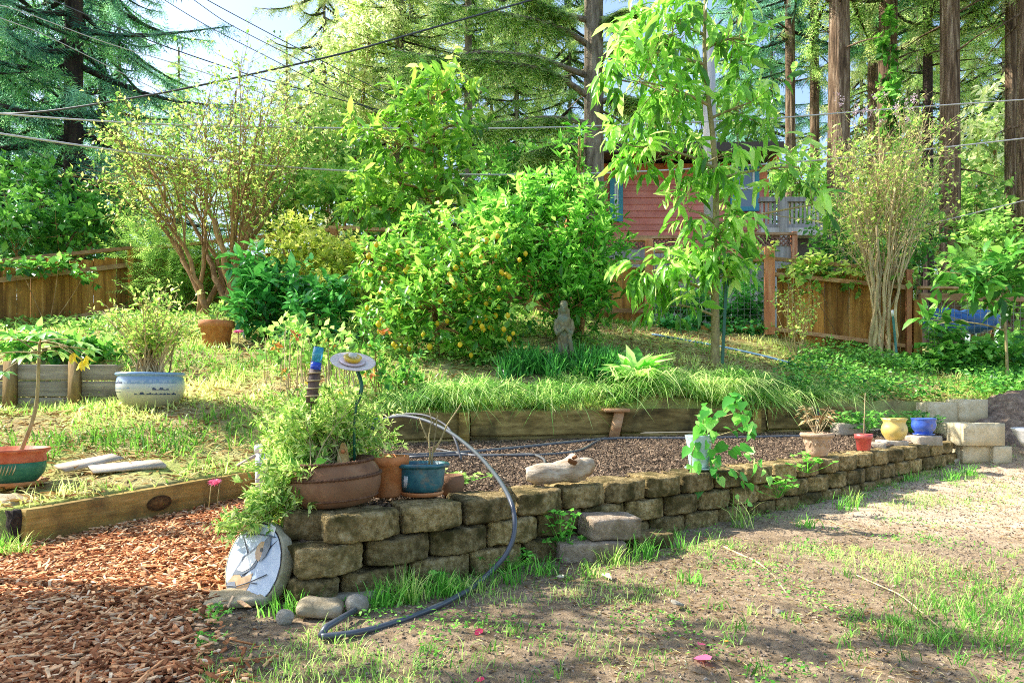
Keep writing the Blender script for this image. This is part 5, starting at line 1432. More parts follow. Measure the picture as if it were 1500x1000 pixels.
cable([(-40, 0, 9), (20, 12, 9), (150, 62, 9.4), (300, 106, 10), (420, 150, 10.4)], .006, 'cable_lt', 'hair-thin pale cable slanting through the shady boughs')
cable([(-40, 12, 9.2), (60, 48, 9.4), (180, 108, 10), (300, 165, 10.6)], .006, 'cable_lt', 'hair-thin pale cable slanting through the shady boughs under another')

# ------------------------------------------------------------------ trees and shrubs of the garden
# drooping young tree
shrub('young_avocado_tree', 'slender young tree with long drooping bright leaves before the red house', 'tree', (1047, 536, 7.2),
      [(985, 30, 85, 70, 7.2, 48), (935, 120, 70, 70, 7.1, 37), (985, 140, 44, 70, 7.3, 35), (1090, 60, 42, 70, 7.3, 27), (1100, 150, 50, 50, 7.2, 18), (930, 215, 60, 34, 7.0, 18), (1030, 235, 80, 50, 7.2, 31),
       (900, 70, 30, 60, 7.2, 9), (1075, 280, 40, 40, 7.2, 9), (1170, 245, 40, 30, 7.1, 9), (1190, 300, 22, 35, 7.1, 5), (1010, 310, 30, 40, 7.1, 6), (1045, 345, 65, 42, 7.1, 37), (960, 400, 62, 22, 7.0, 20), (1030, 400, 60, 26, 7.1, 25),
       (990, 445, 32, 16, 7.0, 6), (1050, -60, 100, 60, 7.2, 37)],
      'avocado', 'bark_green', LEAF8, .165, .046, 9, .17, .95, 1.0, .018, ([(1048, 470, 7.2), (1046, 380, 7.2), (1050, 300, 7.2), (1045, 200, 7.2), (1030, 90, 7.2), (1035, -40, 7.2)], .048, .016), frac=.5, surf_=.5, upb=.0, outw=.5)
# pale young tree
shrub('loquat_tree', 'young tree with pale yellow-green leaves growing behind the lemon tree', 'tree', (652, 480, 8.6),
      [(615, 150, 48, 50, 8.6, 28), (660, 130, 36, 40, 8.6, 18), (570, 210, 65, 40, 8.5, 35), (640, 215, 60, 50, 8.6, 41), (565, 265, 55, 40, 8.5, 31), (625, 290, 60, 40, 8.5, 36), (670, 250, 36, 40, 8.6, 21), (545, 300, 35, 28, 8.5, 16), (680, 180, 24, 30, 8.6, 10)],
      'young', 'bark_brown', LEAF8, .15, .052, 9, .18, .55, 1.0, .02, ([(648, 420, 8.6), (645, 330, 8.6), (638, 250, 8.6), (632, 170, 8.6), (625, 120, 8.6)], .035, .012), frac=.5, surf_=.5)
# lemon tree
fr = []
lem = shrub('lemon_tree', 'bushy lemon tree hung with small yellow lemons', 'tree', (648, 522, 7.2),
      [(600, 400, 75, 55, 7.2, 120), (690, 400, 80, 60, 7.0, 150), (640, 450, 90, 50, 6.9, 140), (720, 460, 60, 55, 7.0, 110), (580, 460, 50, 38, 7.1, 60), (650, 350, 80, 40, 7.4, 100), (560, 380, 40, 40, 7.3, 50), (730, 350, 50, 40, 7.3, 60), (700, 505, 45, 18, 7.0, 30)],
      'lemon', 'bark_brown', LEAF4, .085, .04, 8, .12, .35, 1.0, .022, ([(640, 490, 7.2), (636, 455, 7.2), (645, 420, 7.2)], .035, .022), frac=.2, surf_=.45, fruit=(fr, .0))
fc = [(608, 397), (700, 352), (712, 352), (727, 374), (690, 372), (736, 400), (746, 405), (683, 408), (600, 432), (695, 450), (700, 455), (712, 445), (718, 440), (702, 470), (690, 480), (735, 435), (726, 462), (645, 440), (660, 452), (615, 450), (590, 462),
      (560, 468), (620, 490), (690, 520), (706, 478), (737, 490), (746, 496), (752, 488), (744, 462), (723, 480), (640, 474), (655, 470), (610, 415), (575, 412), (540, 375), (680, 430), (666, 418), (738, 482), (700, 462), (712, 465), (668, 392), (556, 428), (742, 402), (734, 398)]
fc += [(rng.uniform(535, 770), rng.uniform(340, 515)) for _ in range(40)]
for i, (px, py) in enumerate(fc):
    a = Acc(); q = P(px, py, 6.5 + rng.random() * .5); s = rng.uniform(.02, .029)
    a.lathe([(.001, -1.3 * s), (.35 * s, -1.12 * s), (.8 * s, -.6 * s), (s, 0), (.82 * s, .6 * s), (.4 * s, 1.0 * s), (.001, 1.12 * s)], q, 12, Matrix.Rotation(rng.normal(0, .3), 3, 'X'))
    if i == 0: LEM = surf('lemon skin', [(.62, .38, .01), (.72, .50, .02), (.78, .60, .05)], (60, 60, 60), .45, .2, None, .15)
    part('lemon', a, LEM, lem)
# evergreen bush
shrub('evergreen_bush', 'large dense vivid green bush with a pointed top behind the statue', 'bush', (850, 500, 7.9),
      [(800, 330, 100, 60, 7.9, 210, .8), (828, 290, 55, 34, 7.9, 69), (846, 235, 17, 34, 7.9, 11), (848, 200, 9, 20, 7.9, 3), (750, 330, 70, 45, 7.9, 102), (860, 380, 60, 60, 7.7, 146), (800, 410, 80, 55, 7.7, 146), (848, 445, 46, 45, 7.5, 89), (720, 375, 50, 50, 7.9, 69), (878, 330, 24, 36, 7.9, 22)],
      'bush', 'bark_brown', LEAF4, .10, .036, 9, .15, .05, .8, .03, frac=.1, surf_=.35, upb=.5)
# dark camellias
shrub('camellia_bush', 'dark glossy green bush beside the bare shrub, taller of two', 'bush', (395, 492, 7.9),
      [(385, 400, 38, 32, 7.9, 30), (395, 440, 46, 36, 7.8, 49), (385, 465, 40, 26, 7.7, 35), (425, 420, 24, 30, 7.9, 15), (365, 425, 22, 30, 7.8, 14)],
      'camellia', 'bark_brown', LEAF8, .13, .06, 8, .16, .25, 1.0, .014, frac=.4, surf_=.5)
shrub('camellia_bush', 'dark glossy open bush, shorter one toward the lemon tree', 'bush', (470, 490, 7.6),
      [(470, 420, 26, 26, 7.6, 15), (460, 455, 40, 26, 7.5, 32), (495, 440, 26, 24, 7.6, 14), (440, 480, 36, 18, 7.5, 21), (500, 470, 26, 18, 7.5, 11)],
      'camellia', 'bark_brown', LEAF8, .11, .05, 7, .15, .2, 1.0, .012, frac=.4, surf_=.5)
# bare fanning shrub
tg = samp(300, 215, 165, 105, 9.0, 1.1, 62, .6) + samp(370, 160, 110, 80, 9.0, .9, 26) + samp(205, 250, 65, 85, 8.9, .6, 20)
lb = []
for (ex, ey, dy) in ((190, 262, .2), (222, 250, -.5), (250, 240, .5), (280, 235, -.4), (312, 228, .3), (340, 235, -.6), (372, 236, .4), (405, 246, -.2), (428, 265, .4), (350, 290, .9), (262, 300, .8)):
    o = np.array([X_(335, 9.0) + rng.normal(0, .16), 9.0 + rng.normal(0, .12), gz(X_(335, 9), 9) - .05])
    q = bez(o, P(ex, ey, 9 + dy), A_([(335 - ex) * .0012, 0, -.02]) + rng.normal(0, .06, 3), 11); q[2:-1] += rng.normal(0, .028, (8, 3)); lb.append(q)
r_, tcs, tds = fan('bare_shrub', 'tall old shrub with fanning bare brown stems and sparse small green leaves', 'shrub', (335, 458, 9.0), tg, 'bark_brown', 'twigleaf', .0105, 8, .55, 3, .046, .024, LEAF4, .13, .35, .15, sub=3, stem_n=4, limbs=lb)
a = Acc()
for q in lb: a.tube(q, np.linspace(.042, .014, 11) * rng.uniform(.7, 1.2), 7)
part('trunk', a, M['bark_brown'], r_)
# tan shrub with lilac tips
tg = samp(1300, 230, 92, 85, 9.0, .5, 60, .6) + samp(1290, 300, 95, 75, 8.9, .6, 46) + samp(1240, 330, 50, 60, 8.8, .4, 16)
lb = []
for (ex, ey, dy) in ((1248, 330, .1), (1262, 300, -.2), (1274, 280, .3), (1288, 260, -.1), (1300, 250, .2), (1312, 270, -.3), (1326, 290, .2), (1340, 320, 0), (1284, 330, -.4), (1306, 340, .4)):
    o = np.array([X_(1294, 8.85) + (1294 - ex) * -.0035 + rng.normal(0, .06), 8.85 + rng.normal(0, .12), gz(X_(1294, 8.85), 8.85) - .05])
    q = bez(o, P(ex, ey, 8.9 + dy), A_([(1294 - ex) * .004, 0, .1]), 11); q[2:-1] += rng.normal(0, .018, (8, 3)); lb.append(q)
r_, tcs, tds = fan('lilac_shrub', 'tall tan many-stemmed shrub with sparse leaves and pale lilac tips before the fence panel', 'shrub', (1294, 532, 8.85), tg, 'bark_tan', 'twigleaf', .0105, 7, .42, 2, .045, .024, LEAF4, .06, .6, .0, sub=2, up=.6, stem_n=4, limbs=lb)
a = Acc()
for q in lb: a.tube(q, np.linspace(.028, .012, 11) * rng.uniform(.7, 1.15), 7)
part('trunk', a, M['bark_tan'], r_)
for q in samp(1295, 160, 46, 24, 9.0, .3, 20) + samp(1335, 150, 10, 12, 9, .2, 5) + samp(1228, 146, 8, 8, 9, .2, 3):
    n = 14; pp = q + rng.normal(0, .015, (n, 3)) * A_([1, 1, 1.8]); part('flower_spray', Acc().leaves(LEAF4, pp, rv(n), rv(n), .026, .02), M['lilac'], r_)
# shrub in the painted pot
tg = samp(215, 462, 78, 42, 5.4, .32, 70, .5)
c = bwc
fan('potted_shrub', 'twiggy tan-stemmed shrub with small fresh leaves in the blue and white pot', 'shrub', (221, 545, 5.4), tg, 'bark_tan', 'twigleaf', .0085, 6, .13, 3, .032, .019, LEAF4, .05, .5, .0, sub=1, z=c[2] + .2)
# pale feathery masses behind
shrub('feathery_shrub', 'soft light green feathery bush behind the fence corner under the bare shrub', 'bush', (240, 440, 10.2),
      [(225, 390, 45, 40, 10.2, 150), (265, 400, 55, 45, 10.0, 180), (240, 430, 60, 28, 9.8, 130), (320, 400, 40, 40, 10.3, 110), (210, 350, 28, 28, 10.4, 60)], 'feath', 'bark_brown', FEATHER, .20, .11, 4, .18, .25, 1.0, .015, frac=.08)
shrub('pale_hedge', 'loose sunlit yellow-green hedge in front of the fence corner', 'hedge', (460, 440, 9.9),
      [(450, 380, 60, 40, 9.9, 210), (510, 390, 40, 45, 9.8, 140), (440, 420, 55, 30, 9.7, 150), (500, 430, 45, 26, 9.5, 110), (430, 345, 40, 30, 10.1, 90), (550, 430, 36, 30, 9.6, 70)], 'hedge', 'bark_tan', LEAF4, .08, .05, 6, .14, .2, 1.0, .012, frac=.06)
shrub('broadleaf_tree', 'light green leafy tree past the fence corner beneath the open sky', 'tree', (440, 420, 13),
      [(430, 260, 70, 60, 13, 200), (480, 210, 45, 60, 13.5, 130), (400, 310, 55, 40, 13, 120), (500, 290, 50, 45, 12.5, 130), (370, 270, 30, 40, 13, 50)], 'twigleaf', 'bark_brown', LEAF4, .12, .07, 7, .25, .25, 1.0, .04, frac=.1)
shrub('broadleaf_tree', 'mid green leafy tree in the shade behind the brown fence', 'tree', (40, 450, 11.5),
      [(20, 330, 70, 45, 11.5, 150), (110, 340, 60, 40, 12, 130), (170, 320, 40, 50, 12.5, 100), (60, 280, 60, 40, 12.5, 110)], 'ivy', 'bark_brown', LEAF4, .13, .07, 7, .25, .25, 1.0, .04, frac=.1)
shrub('broadleaf_tree', 'bushy green tree behind the fence panel and the lilac shrub', 'tree', (1250, 460, 10.6),
      [(1235, 370, 50, 28, 10.5, 90), (1300, 360, 50, 50, 10.6, 130), (1335, 330, 30, 60, 10.8, 100), (1215, 330, 24, 34, 10.8, 46)], 'ivy', 'bark_tan', LEAF4, .09, .05, 7, .2, .2, 1.0, .03, frac=.1)
shrub('broadleaf_tree', 'sunlit pale tree in the clearing past the half-lit redwood', 'tree', (1450, 430, 16),
      [(1450, 360, 50, 50, 16, 150), (1430, 300, 30, 60, 17, 90), (1420, 400, 40, 30, 15, 90), (1470, 430, 50, 30, 14, 90)], 'feath', 'bark_brown', LEAF4, .15, .09, 7, .3, .25, 1.0, .05, frac=.1)
shrub('broadleaf_tree', 'dense green tree between the red house and the big fir', 'tree', (790, 420, 14),
      [(780, 270, 50, 50, 14, 150), (740, 250, 40, 60, 14.5, 120), (825, 240, 30, 40, 14.5, 70), (720, 300, 40, 40, 14, 90)], 'ivy', 'bark_brown', LEAF4, .14, .08, 7, .28, .3, 1.0, .05, frac=.1)
shrub('broadleaf_tree', 'green tree behind the rail fence between loquat and fence corner', 'tree', (560, 420, 12.5),
      [(530, 290, 45, 40, 12.5, 110), (600, 320, 50, 40, 12.3, 130), (560, 340, 40, 22, 12, 70), (520, 230, 30, 40, 13, 60)], 'feath', 'bark_brown', LEAF4, .12, .06, 7, .25, .3, 1.0, .05, frac=.1)
shrub('broadleaf_tree', 'soft yellow-green tree between the deck railing and the slim redwood trunks', 'tree', (1180, 430, 18), [(1170, 270, 45, 50, 18, 130), (1215, 300, 40, 50, 18.5, 120), (1190, 340, 60, 35, 17, 120)], 'feath', 'bark_brown', LEAF4, .15, .08, 7, .3, .25, 1.0, .05, frac=.1)
shrub('broadleaf_tree', 'bright pale green tree deep between the half-lit redwood and the last trunks', 'tree', (1435, 430, 22), [(1435, 250, 45, 80, 22, 210), (1420, 330, 50, 50, 22, 150), (1460, 180, 30, 60, 22, 80), (1340, 300, 30, 60, 23, 90)], 'fir_pale', 'bark_brown', LEAF4, .2, .11, 7, .35, .25, 1.0, .05, frac=.1)
shrub('broadleaf_tree', 'mid green tree behind the roof of the red house', 'tree', (1000, 430, 24), [(960, 180, 60, 60, 24, 170), (1030, 160, 60, 60, 24, 170), (1100, 190, 40, 40, 24, 80), (900, 200, 30, 50, 24, 80)], 'fir_mid', 'bark_brown', LEAF4, .2, .1, 7, .35, .35, 1.0, .05, frac=.1)
shrub('broadleaf_tree', 'tall airy pale green tree edging the open sky over the bare shrub', 'tree', (510, 430, 19), [(500, 120, 50, 70, 19, 210), (460, 190, 40, 50, 19, 130), (540, 60, 50, 60, 19.5, 170), (480, 250, 50, 40, 18.5, 130), (550, 170, 40, 60, 19.5, 130)], 'fir_pale', 'bark_brown', LEAF4, .17, .07, 7, .35, .5, 1.0, .05, frac=.12)
# ivies
def ivy(label, base, blobs, m='ivy', L=.075, W=.06, name='ivy', **kw):
    return shrub(name, label, 'ivy', base, blobs, m, 'bark_brown', LEAF4, L, W, 6, .12, .5, 1.0, .008, frac=.08, **kw)
ivy('dense dark ivy covering the wire mesh between the board panels', (1040, 480, 10.2), [(1000, 450, 40, 34, 10.2, 140), (1060, 450, 45, 34, 10.1, 150), (1105, 440, 25, 45, 10.0, 90), (1080, 490, 50, 14, 9.6, 70), (990, 490, 36, 14, 9.7, 50)], 'camellia')
ivy('bright ivy creeping over the top of the sunlit fence panel', (1240, 430, 9.3), [(1190, 392, 45, 12, 9.35, 60, .2), (1250, 402, 40, 14, 9.2, 60, .2), (1175, 412, 34, 22, 9.15, 14, .15), (1315, 408, 24, 14, 9.1, 30, .2), (1120, 375, 26, 12, 9.5, 20, .2)], 'twigleaf', .07, .055)
ivy('lush ivy bank along the wire fence near the redwoods', (1430, 545, 8.8), [(1380, 530, 40, 18, 8.7, 120), (1440, 525, 50, 26, 8.8, 170), (1500, 520, 40, 40, 8.9, 160), (1390, 500, 30, 22, 9.0, 70), (1480, 560, 40, 12, 8.5, 70), (1340, 545, 20, 16, 8.6, 40)], 'ivy')
ivy('creeper hanging over the top of the shady brown fence', (70, 400, 8.8), [(30, 392, 34, 7, 8.6, 20, .2), (85, 392, 30, 10, 8.9, 22, .2), (120, 408, 16, 8, 8.9, 8, .2)], 'ivy', name='creeper')
ivy('ivy climbing the broad pale redwood trunk', (1302, 400, 17.5), [(1305, 150, 14, 60, 17.6, 60, .3), (1300, 60, 10, 50, 17.6, 34, .3), (1312, 260, 16, 60, 17.5, 60, .3)], 'ivy', .16, .13)
# magnolia like sapling at the right
shrub('leafy_sapling', 'young thin-trunked sapling with large leaves before the wire fence', 'tree', (1476, 548, 7.9),
      [(1460, 400, 40, 24, 7.9, 22), (1430, 415, 30, 16, 7.9, 14), (1490, 420, 24, 30, 7.9, 16), (1400, 400, 16, 12, 7.9, 6), (1510, 380, 26, 30, 7.9, 14), (1370, 475, 20, 22, 8.2, 10), (1450, 440, 26, 14, 7.9, 9)], 'ivy', 'bark_green', LEAF8, .17, .065, 5, .16, .3, 1.0, .012,
      ([(1474, 500, 7.9), (1470, 440, 7.9), (1466, 410, 7.9)], .018, .010), frac=.8, surf_=.5)
# small rose-like shrub by the panel
tg = samp(1165, 440, 36, 45, 8.3, .3, 16)
fan('thorny_shrub', 'thin straggly bush with few leaves in front of the sunlit panel post', 'shrub', (1168, 535, 8.2), tg, 'bark_green', 'twigleaf', .006, 6, .2, 2, .035, .02, LEAF4, .04, .4, .0)
# papaya-like plant
c = ppc
pp_ = thing('papaya_plant', 'tall bent stem topped with big glossy lobed leaves, two of them yellow', 'plant', c + (0, 0, .16))
stq = smooth_path([P(30, 662, 3.7), P(42, 632, 3.7), P(53, 600, 3.7), P(56, 560, 3.7), P(57, 520, 3.7), P(58, 500, 3.7)], 4)
part('stem', Acc().tube(stq, np.linspace(.011, .007, len(stq)), 8), M['bark_green'], pp_)
def lobed(acc, c, d, size, lobes=7, tilt=.0):
    d = nrm(d); up = nrm(A_([0, 0, 1.]) + rng.normal(0, .15, 3) - A_([0, .25, 0])); sd = nrm(np.cross(d, up)); n_ = np.cross(sd, d)
    for k in range(lobes):
        a_ = (k - (lobes - 1) / 2) * (4.6 / lobes); dd = nrm(d * math.cos(a_) + sd * math.sin(a_) + A_([0, 0, -.12]))
        l = size * (1 - .4 * abs(k - (lobes - 1) / 2) / lobes * 2)
        acc.leaves(LEAF8, [c], [dd], [n_ + rng.normal(0, .1, 3)], l, l * .40, rng.random())
gl = Acc(); yl = Acc(); pt = Acc()
top = stq[-1]
for (px, py, s, dy) in ((15, 492, .12, -.05), (62, 488, .13, -.1), (-20, 500, .12, 0), (112, 500, .13, 0), (40, 520, .10, -.12), (85, 515, .11, .1), (5, 545, .11, -.15), (130, 512, .08, .05), (-10, 520, .1, .1), (60, 505, .1, .12)):
    e = P(px, py, 3.7 + dy); pt.tube(bez(top - (0, 0, rng.uniform(0, .1)), e, A_([0, 0, .03]), 5), np.linspace(.004, .003, 5), 5); lobed(gl, e, (e - top) * A_([1, 1, .3]) + A_([0, -.03, -.02]), s)
for (px, py, s) in ((108, 516, .05), (127, 520, .05), (120, 528, .045)):
    e = P(px, py, 3.62); pt.tube(bez(top, e, A_([0, 0, .04]), 5), np.linspace(.004, .003, 5), 5)
    yl.leaves(LEAF8, [e] * 4, nrm(A_([(.3, -.2, -1), (-.3, -.2, -1), (.7, 0, -.7), (-.1, 0, -1)])), rng.normal(0, 1, (4, 3)), s * 1.3, s * .55)
part('stalks', pt, M['bark_green'], pp_); part('foliage', gl, M['papaya'], pp_); part('yellow_foliage', yl, M['yellowleaf'], pp_)
# low plants around planter
shrub('garden_plant', 'low leafy clump growing in the raised timber bed', 'plant', (70, 520, 6.4), [(40, 508, 40, 14, 6.4, 50), (110, 512, 40, 12, 6.5, 50), (150, 520, 30, 12, 6.5, 40)], 'ivy', 'bark_green', LEAF4, .09, .05, 6, .12, .3, 1.0, .006, frac=.1)
# hosta like plant
b = np.array([X_(928, 6.4), 6.4, 0]); b[2] = gz(b[0], b[1])
hp_ = thing('hosta_plant', 'clump of broad shiny light green leaves beside the statue', 'plant', b)
a = Acc()
for i in range(60):
    az = rng.random() * 6.28; el = rng.uniform(.1, 1.15); d = A_([math.cos(az) * math.cos(el), math.sin(az) * math.cos(el), math.sin(el)]); l = rng.uniform(.22, .42)
    a.leaves(LEAF8, [b + d * .05], [d], [A_([0, 0, 1.]) - d * d[2] + rng.normal(0, .2, 3)], l, l * .34)
part('foliage', a, M['hosta'], hp_)
# small pot plants
shrub('potted_plant', 'small thin leafy plant in the terracotta pot on the slope', 'plant', (317, 478, 7.5, tpc[2] + .28), [(318, 462, 18, 12, 7.5, 16)], 'feath', 'bark_green', LEAF4, .07, .03, 5, .1, .0, .8, .006, frac=.6)
a = Acc(); g = Acc()
for i in range(16):
    az = rng.random() * 6.28; e = tc_ + A_([math.cos(az) * .09, math.sin(az) * .09, rng.uniform(.22, .34)]); o = tc_ + (0, 0, .13); a.tube(bez(o, e, rng.normal(0, .02, 3), 5), np.linspace(.0022, .0012, 5), 4, False)
    sprig_leaves(g, LEAF4, A_([e - (e - o) * .4]), A_([e - o]), .1, 5, .05, .008, 1.0, .6)
dp = thing('withered_plant', 'spindly half withered plant in the pale tan pot', 'plant', tc_ + (0, 0, .13)); part('stems', a, M['bark_tan'], dp); part('foliage', g, M['straw'], dp)
# bean vine
bv = thing('bean_vine', 'leafy climbing bean vine spilling out of the celadon vase and over the wall', 'plant', vc + (0, 0, .16))
vs_ = Acc(); vl = Acc(); Yv = vc[1]
paths = [[(1024, 642), (1040, 632), (1058, 606), (1072, 588), (1080, 582)], [(1024, 642), (1030, 625), (1030, 606), (1034, 596)], [(1024, 642), (1050, 650), (1080, 655), (1095, 662), (1115, 680), (1128, 700)], [(1024, 642), (1045, 640), (1070, 632), (1096, 624), (1104, 632)],
         [(1024, 642), (1040, 660), (1050, 680), (1050, 705)], [(1024, 642), (1014, 660), (1012, 690), (1018, 712)], [(1060, 610), (1085, 602), (1098, 612)], [(1050, 680), (1084, 690), (1092, 715), (1092, 740)]]
lp, ldr = [], []
for j, p_ in enumerate(paths):
    q = smooth_path([P(x, y, Yv + (-.02 if i == 0 else -.10 - .03 * (i > 3)) + rng.normal(0, .03) * (i > 0)) for i, (x, y) in enumerate(p_)], 5); vs_.tube(q, np.linspace(.003, .0015, len(q)), 5, False)
    for _ in range(14 if j not in (6, 7) else 8):
        i = rng.integers(4, len(q)); lp.append(q[i] + rng.normal(0, .018, 3)); ldr.append(nrm(rng.normal(0, .6, 3) + A_([0, -.25, -.75])))
lp = A_(lp); ldr = A_(ldr)
HEART = (A_([(0, 0, 0), (-.08, -.28, .02), (.2, -.46, .04), (.2, 0, -.01), (-.08, .28, .02), (.2, .46, .04), (.6, -.28, .0), (.6, 0, -.05), (.6, .28, .0), (1, 0, -.16)], float), [[(0, 1, 2), (0, 2, 3), (0, 5, 4), (0, 3, 5), (6, 9, 7), (7, 9, 8)], [(2, 6, 7, 3), (3, 7, 8, 5)]])
sz = rng.uniform(.035, .085, len(lp)); vl.leaves(HEART, lp, ldr, nrm(rng.normal(0, .5, (len(lp), 3)) + A_([-.2, -.8, .5])), sz, sz * .85)
part('stems', vs_, M['bark_green'], bv); part('foliage', vl, M['bean'], bv)
# daisy bush in the brown pot
tg = samp(470, 620, 75, 55, 2.75, .15, 60, .5) + samp(395, 720, 45, 55, 2.5, .08, 36) + samp(430, 650, 60, 60, 2.7, .15, 40) + samp(345, 770, 28, 18, 2.42, .06, 14) + samp(540, 640, 40, 50, 2.85, .15, 22) + samp(400, 600, 30, 60, 2.9, .15, 12)
r_, tcs, tds = fan('daisy_bush', 'loose leggy light green daisy bush spilling from the squat brown pot over the mosaic', 'shrub', (478, 690, 2.6), tg, 'bark_green', 'daisyleaf', .003, 7, .075, 7, .026, .0085, LEAF4, .05, .5, .0, sub=1, z=.45, up=.3, stem_n=4, spread=.8)
def daisy(root, c, r, mat, n=12):
    a = Acc(); nn = nrm(A_([rng.normal(0, .2), -.4, .8])); t = nrm(np.cross(nn, (1, 0, 0))); b_ = np.cross(nn, t)
    dd = A_([math.cos(q) * t + math.sin(q) * b_ for q in np.linspace(0, 6.28, n + 1)[:-1]])
    a.leaves(LEAF4, np.repeat([c], n, 0), dd, np.repeat([nn], n, 0), r, r * .42); return part('flower', a, mat, root)
for (px, py, Y, r) in ((313, 706, 2.75, .026), (318, 704, 2.75, .02), (452, 560, 2.8, .02), (500, 575, 2.8, .018), (515, 580, 2.75, .02)):
    daisy(r_, P(px, py, Y), r, M['petal'] if px < 400 else M['yellowleaf'])
sst = Acc()
for (px, py) in ((306, 728), (318, 728)):
    sst.tube([P(px, py + 14, 2.75), P(px + 4, py - 22, 2.75)], .002, 4)
part('flower_stalk', sst, M['bark_green'], r_)
for (px, py, Y, sx_, n) in ((480, 690, 2.55, .10, 1),):
    a = Acc(); n = 26; pos = P(455, 688, 2.5) + rng.normal(0, .035, (n, 3)) * A_([1, .6, .5]); a.leaves(LEAF8, pos, nrm(rng.normal(0, 1, (n, 3)) + A_([0, -.4, .3])), rv(n), .05, .028)
    part('broad_foliage', a, M['bush'], r_)
# succulents / kalanchoe with orange flowers behind the pot
kl = thing('flowering_plant', 'sprawling plant with orange and red flowers behind the blue glass ornament', 'plant', (X_(440, 5.6), 5.6, gz(X_(440, 5.6), 5.6)))
a = Acc(); s_ = Acc()
for q in samp(445, 505, 70, 34, 5.6, .3, 50):
    o = A_([q[0] + rng.normal(0, .06), q[1], gz(q[0], q[1])]); s_.tube(bez(o, q, rng.normal(0, .04, 3), 5), np.linspace(.005, .003, 5), 4, False)
    n = 7; a.leaves(LEAF4, q + rng.normal(0, .04, (n, 3)), rv(n) + A_([0, 0, .2]), rv(n), .08, .045)
part('stems', s_, M['bark_tan'], kl); part('foliage', a, M['feath'], kl)
for (px, py) in ((478, 507), (432, 492), (405, 508), (562, 486), (420, 548), (545, 548)):
    a = Acc(); n = 8; a.leaves(LEAF4, P(px, py, 5.3) + rng.normal(0, .012, (n, 3)) * A_([2.2, 1, .9]), rv(n), rv(n), .055, .03); part('flower', a, M['orangeflower'] , kl)
# pink flower on the slope
for (px, py, Y) in ((349, 485, 7.3),):
    q = P(px, py, Y); pk_ = thing('pink_flower', 'single pink bloom beside the terracotta pot on the slope', 'flower', (q[0], q[1], gz(q[0], q[1]))); daisy(pk_, q, .06, M['petal'], 14); part('stalk', Acc().tube([(q[0], q[1], gz(q[0], q[1])), q], .004, 5), M['bark_green'], pk_)
# twiggy roses in mid bed
for (px, Y, top, lab) in ((552, 5.6, 470, 'thin upright rose stem with reddish leaves behind the plate flower'), (590, 5.8, 520, 'bare spindly rose stem rising beside the hoses')):
    tg = samp(px, top + 30, 22, 36, Y, .15, 6); fan('rose_bush', lab, 'plant', (px, 600, Y), tg, 'bark_brown', 'ivy', .006, 5, .14, 3, .05, .03, LEAF4, .02, .2, .0)
# green-leaf seedling by the wall block and small weeds
def weed(label, px, Y, z, h, n, L, W, spreadr, m='grass_gn', name='weed', tpl=LEAF4, oy=0.0):
    c = A_([X_(px, Y), Y, z]); r = thing(name, label, 'weed', c, 'green weeds along the wall'); a = Acc(); s = Acc()
    for i in range(n):
        e = c + A_([rng.normal(0, spreadr), rng.normal(0, spreadr * .6), rng.uniform(.3, 1) * h]); s.tube(bez(c, e, rng.normal(0, .01, 3), 4), [.0016, .0014, .0012, .001], 3, False)
        a.leaves(tpl, [e] * 4, nrm(A_([(1, 0, .2), (-1, 0, .2), (0, -1, .2), (.3, .8, .2)]) + rng.normal(0, .3, (4, 3))), nrm(A_([0, -.3, 1]) + rng.normal(0, .3, (4, 3))), L, W)
    part('stems', s, M['grass_gn'], r); part('foliage', a, M[m], r)
weed('bright green leafy weed growing against the wall beside the small step', 828, 2.95, .02, .2, 26, .026, .02, .045)
weed('pale weed sprouting from the top course of the wall', 1183, 4.0, .26, .12, 16, .03, .022, .06)
weed('clover-like weed at the wall foot beside the hose', 645, 2.55, .0, .07, 12, .02, .015, .03)
weed('low weed at the wall foot under the driftwood log', 742, 2.78, .0, .09, 30, .018, .012, .07)
weed('small weed in the bark path beside the mosaic', 312, 2.15, .0, .06, 12, .016, .009, .035)
weed('weed on the path between chips and dirt', 295, 1.95, .0, .05, 10, .016, .009, .035)
weed('frothy green plant in the bed beside the yellow pot', 1262, 6.2, .34, .22, 90, .05, .025, .13, 'ivy')
weed('frothy green plant between yellow and blue pots', 1335, 6.4, .36, .2, 70, .05, .025, .13, 'ivy')
weed('low pale plant beside the teal pot in the bed', 668, 3.3, .28, .07, 30, .03, .022, .07, 'daisyleaf')
weed('small weed rising from a wall course below the bean vine', 1140, 3.9, .13, .12, 14, .035, .025, .05)
# ------------------------------------------------------------------ grass, litter, chips (nobody could count these)
def stuff(name, acc, mat, loc=(0, 0, 0), smooth=True):
    return single(name, acc, mat, loc, None, None, None, smooth, 'stuff')


def in_poly(x, y, poly):
    poly = np.asarray(poly); ins = np.zeros(len(x), bool); j = len(poly) - 1
    for i in range(len(poly)):
        xi, yi = poly[i]; xj, yj = poly[j]
        c = ((yi > y) != (yj > y)) & (x < (xj - xi) * (y - yi) / (yj - yi + 1e-12) + xi); ins ^= c; j = i
    return ins


def dens(x, y, sc, seed):
    return A_([noise.fractal(Vector((a * sc, b * sc, seed)), .9, 2, 3) for a, b in zip(x, y)])


# visible region of the terrace, sampled evenly by distance
def scatter(n, x0, x1, y0, y1, ok, bias=1.0):
    y = y0 + (y1 - y0) * rng.random(n) ** bias; x = rng.uniform(x0, x1, n)
    k = ok(x, y); return x[k], y[k]


vis = lambda x, y: (np.abs(x) < y * .82 + .3)
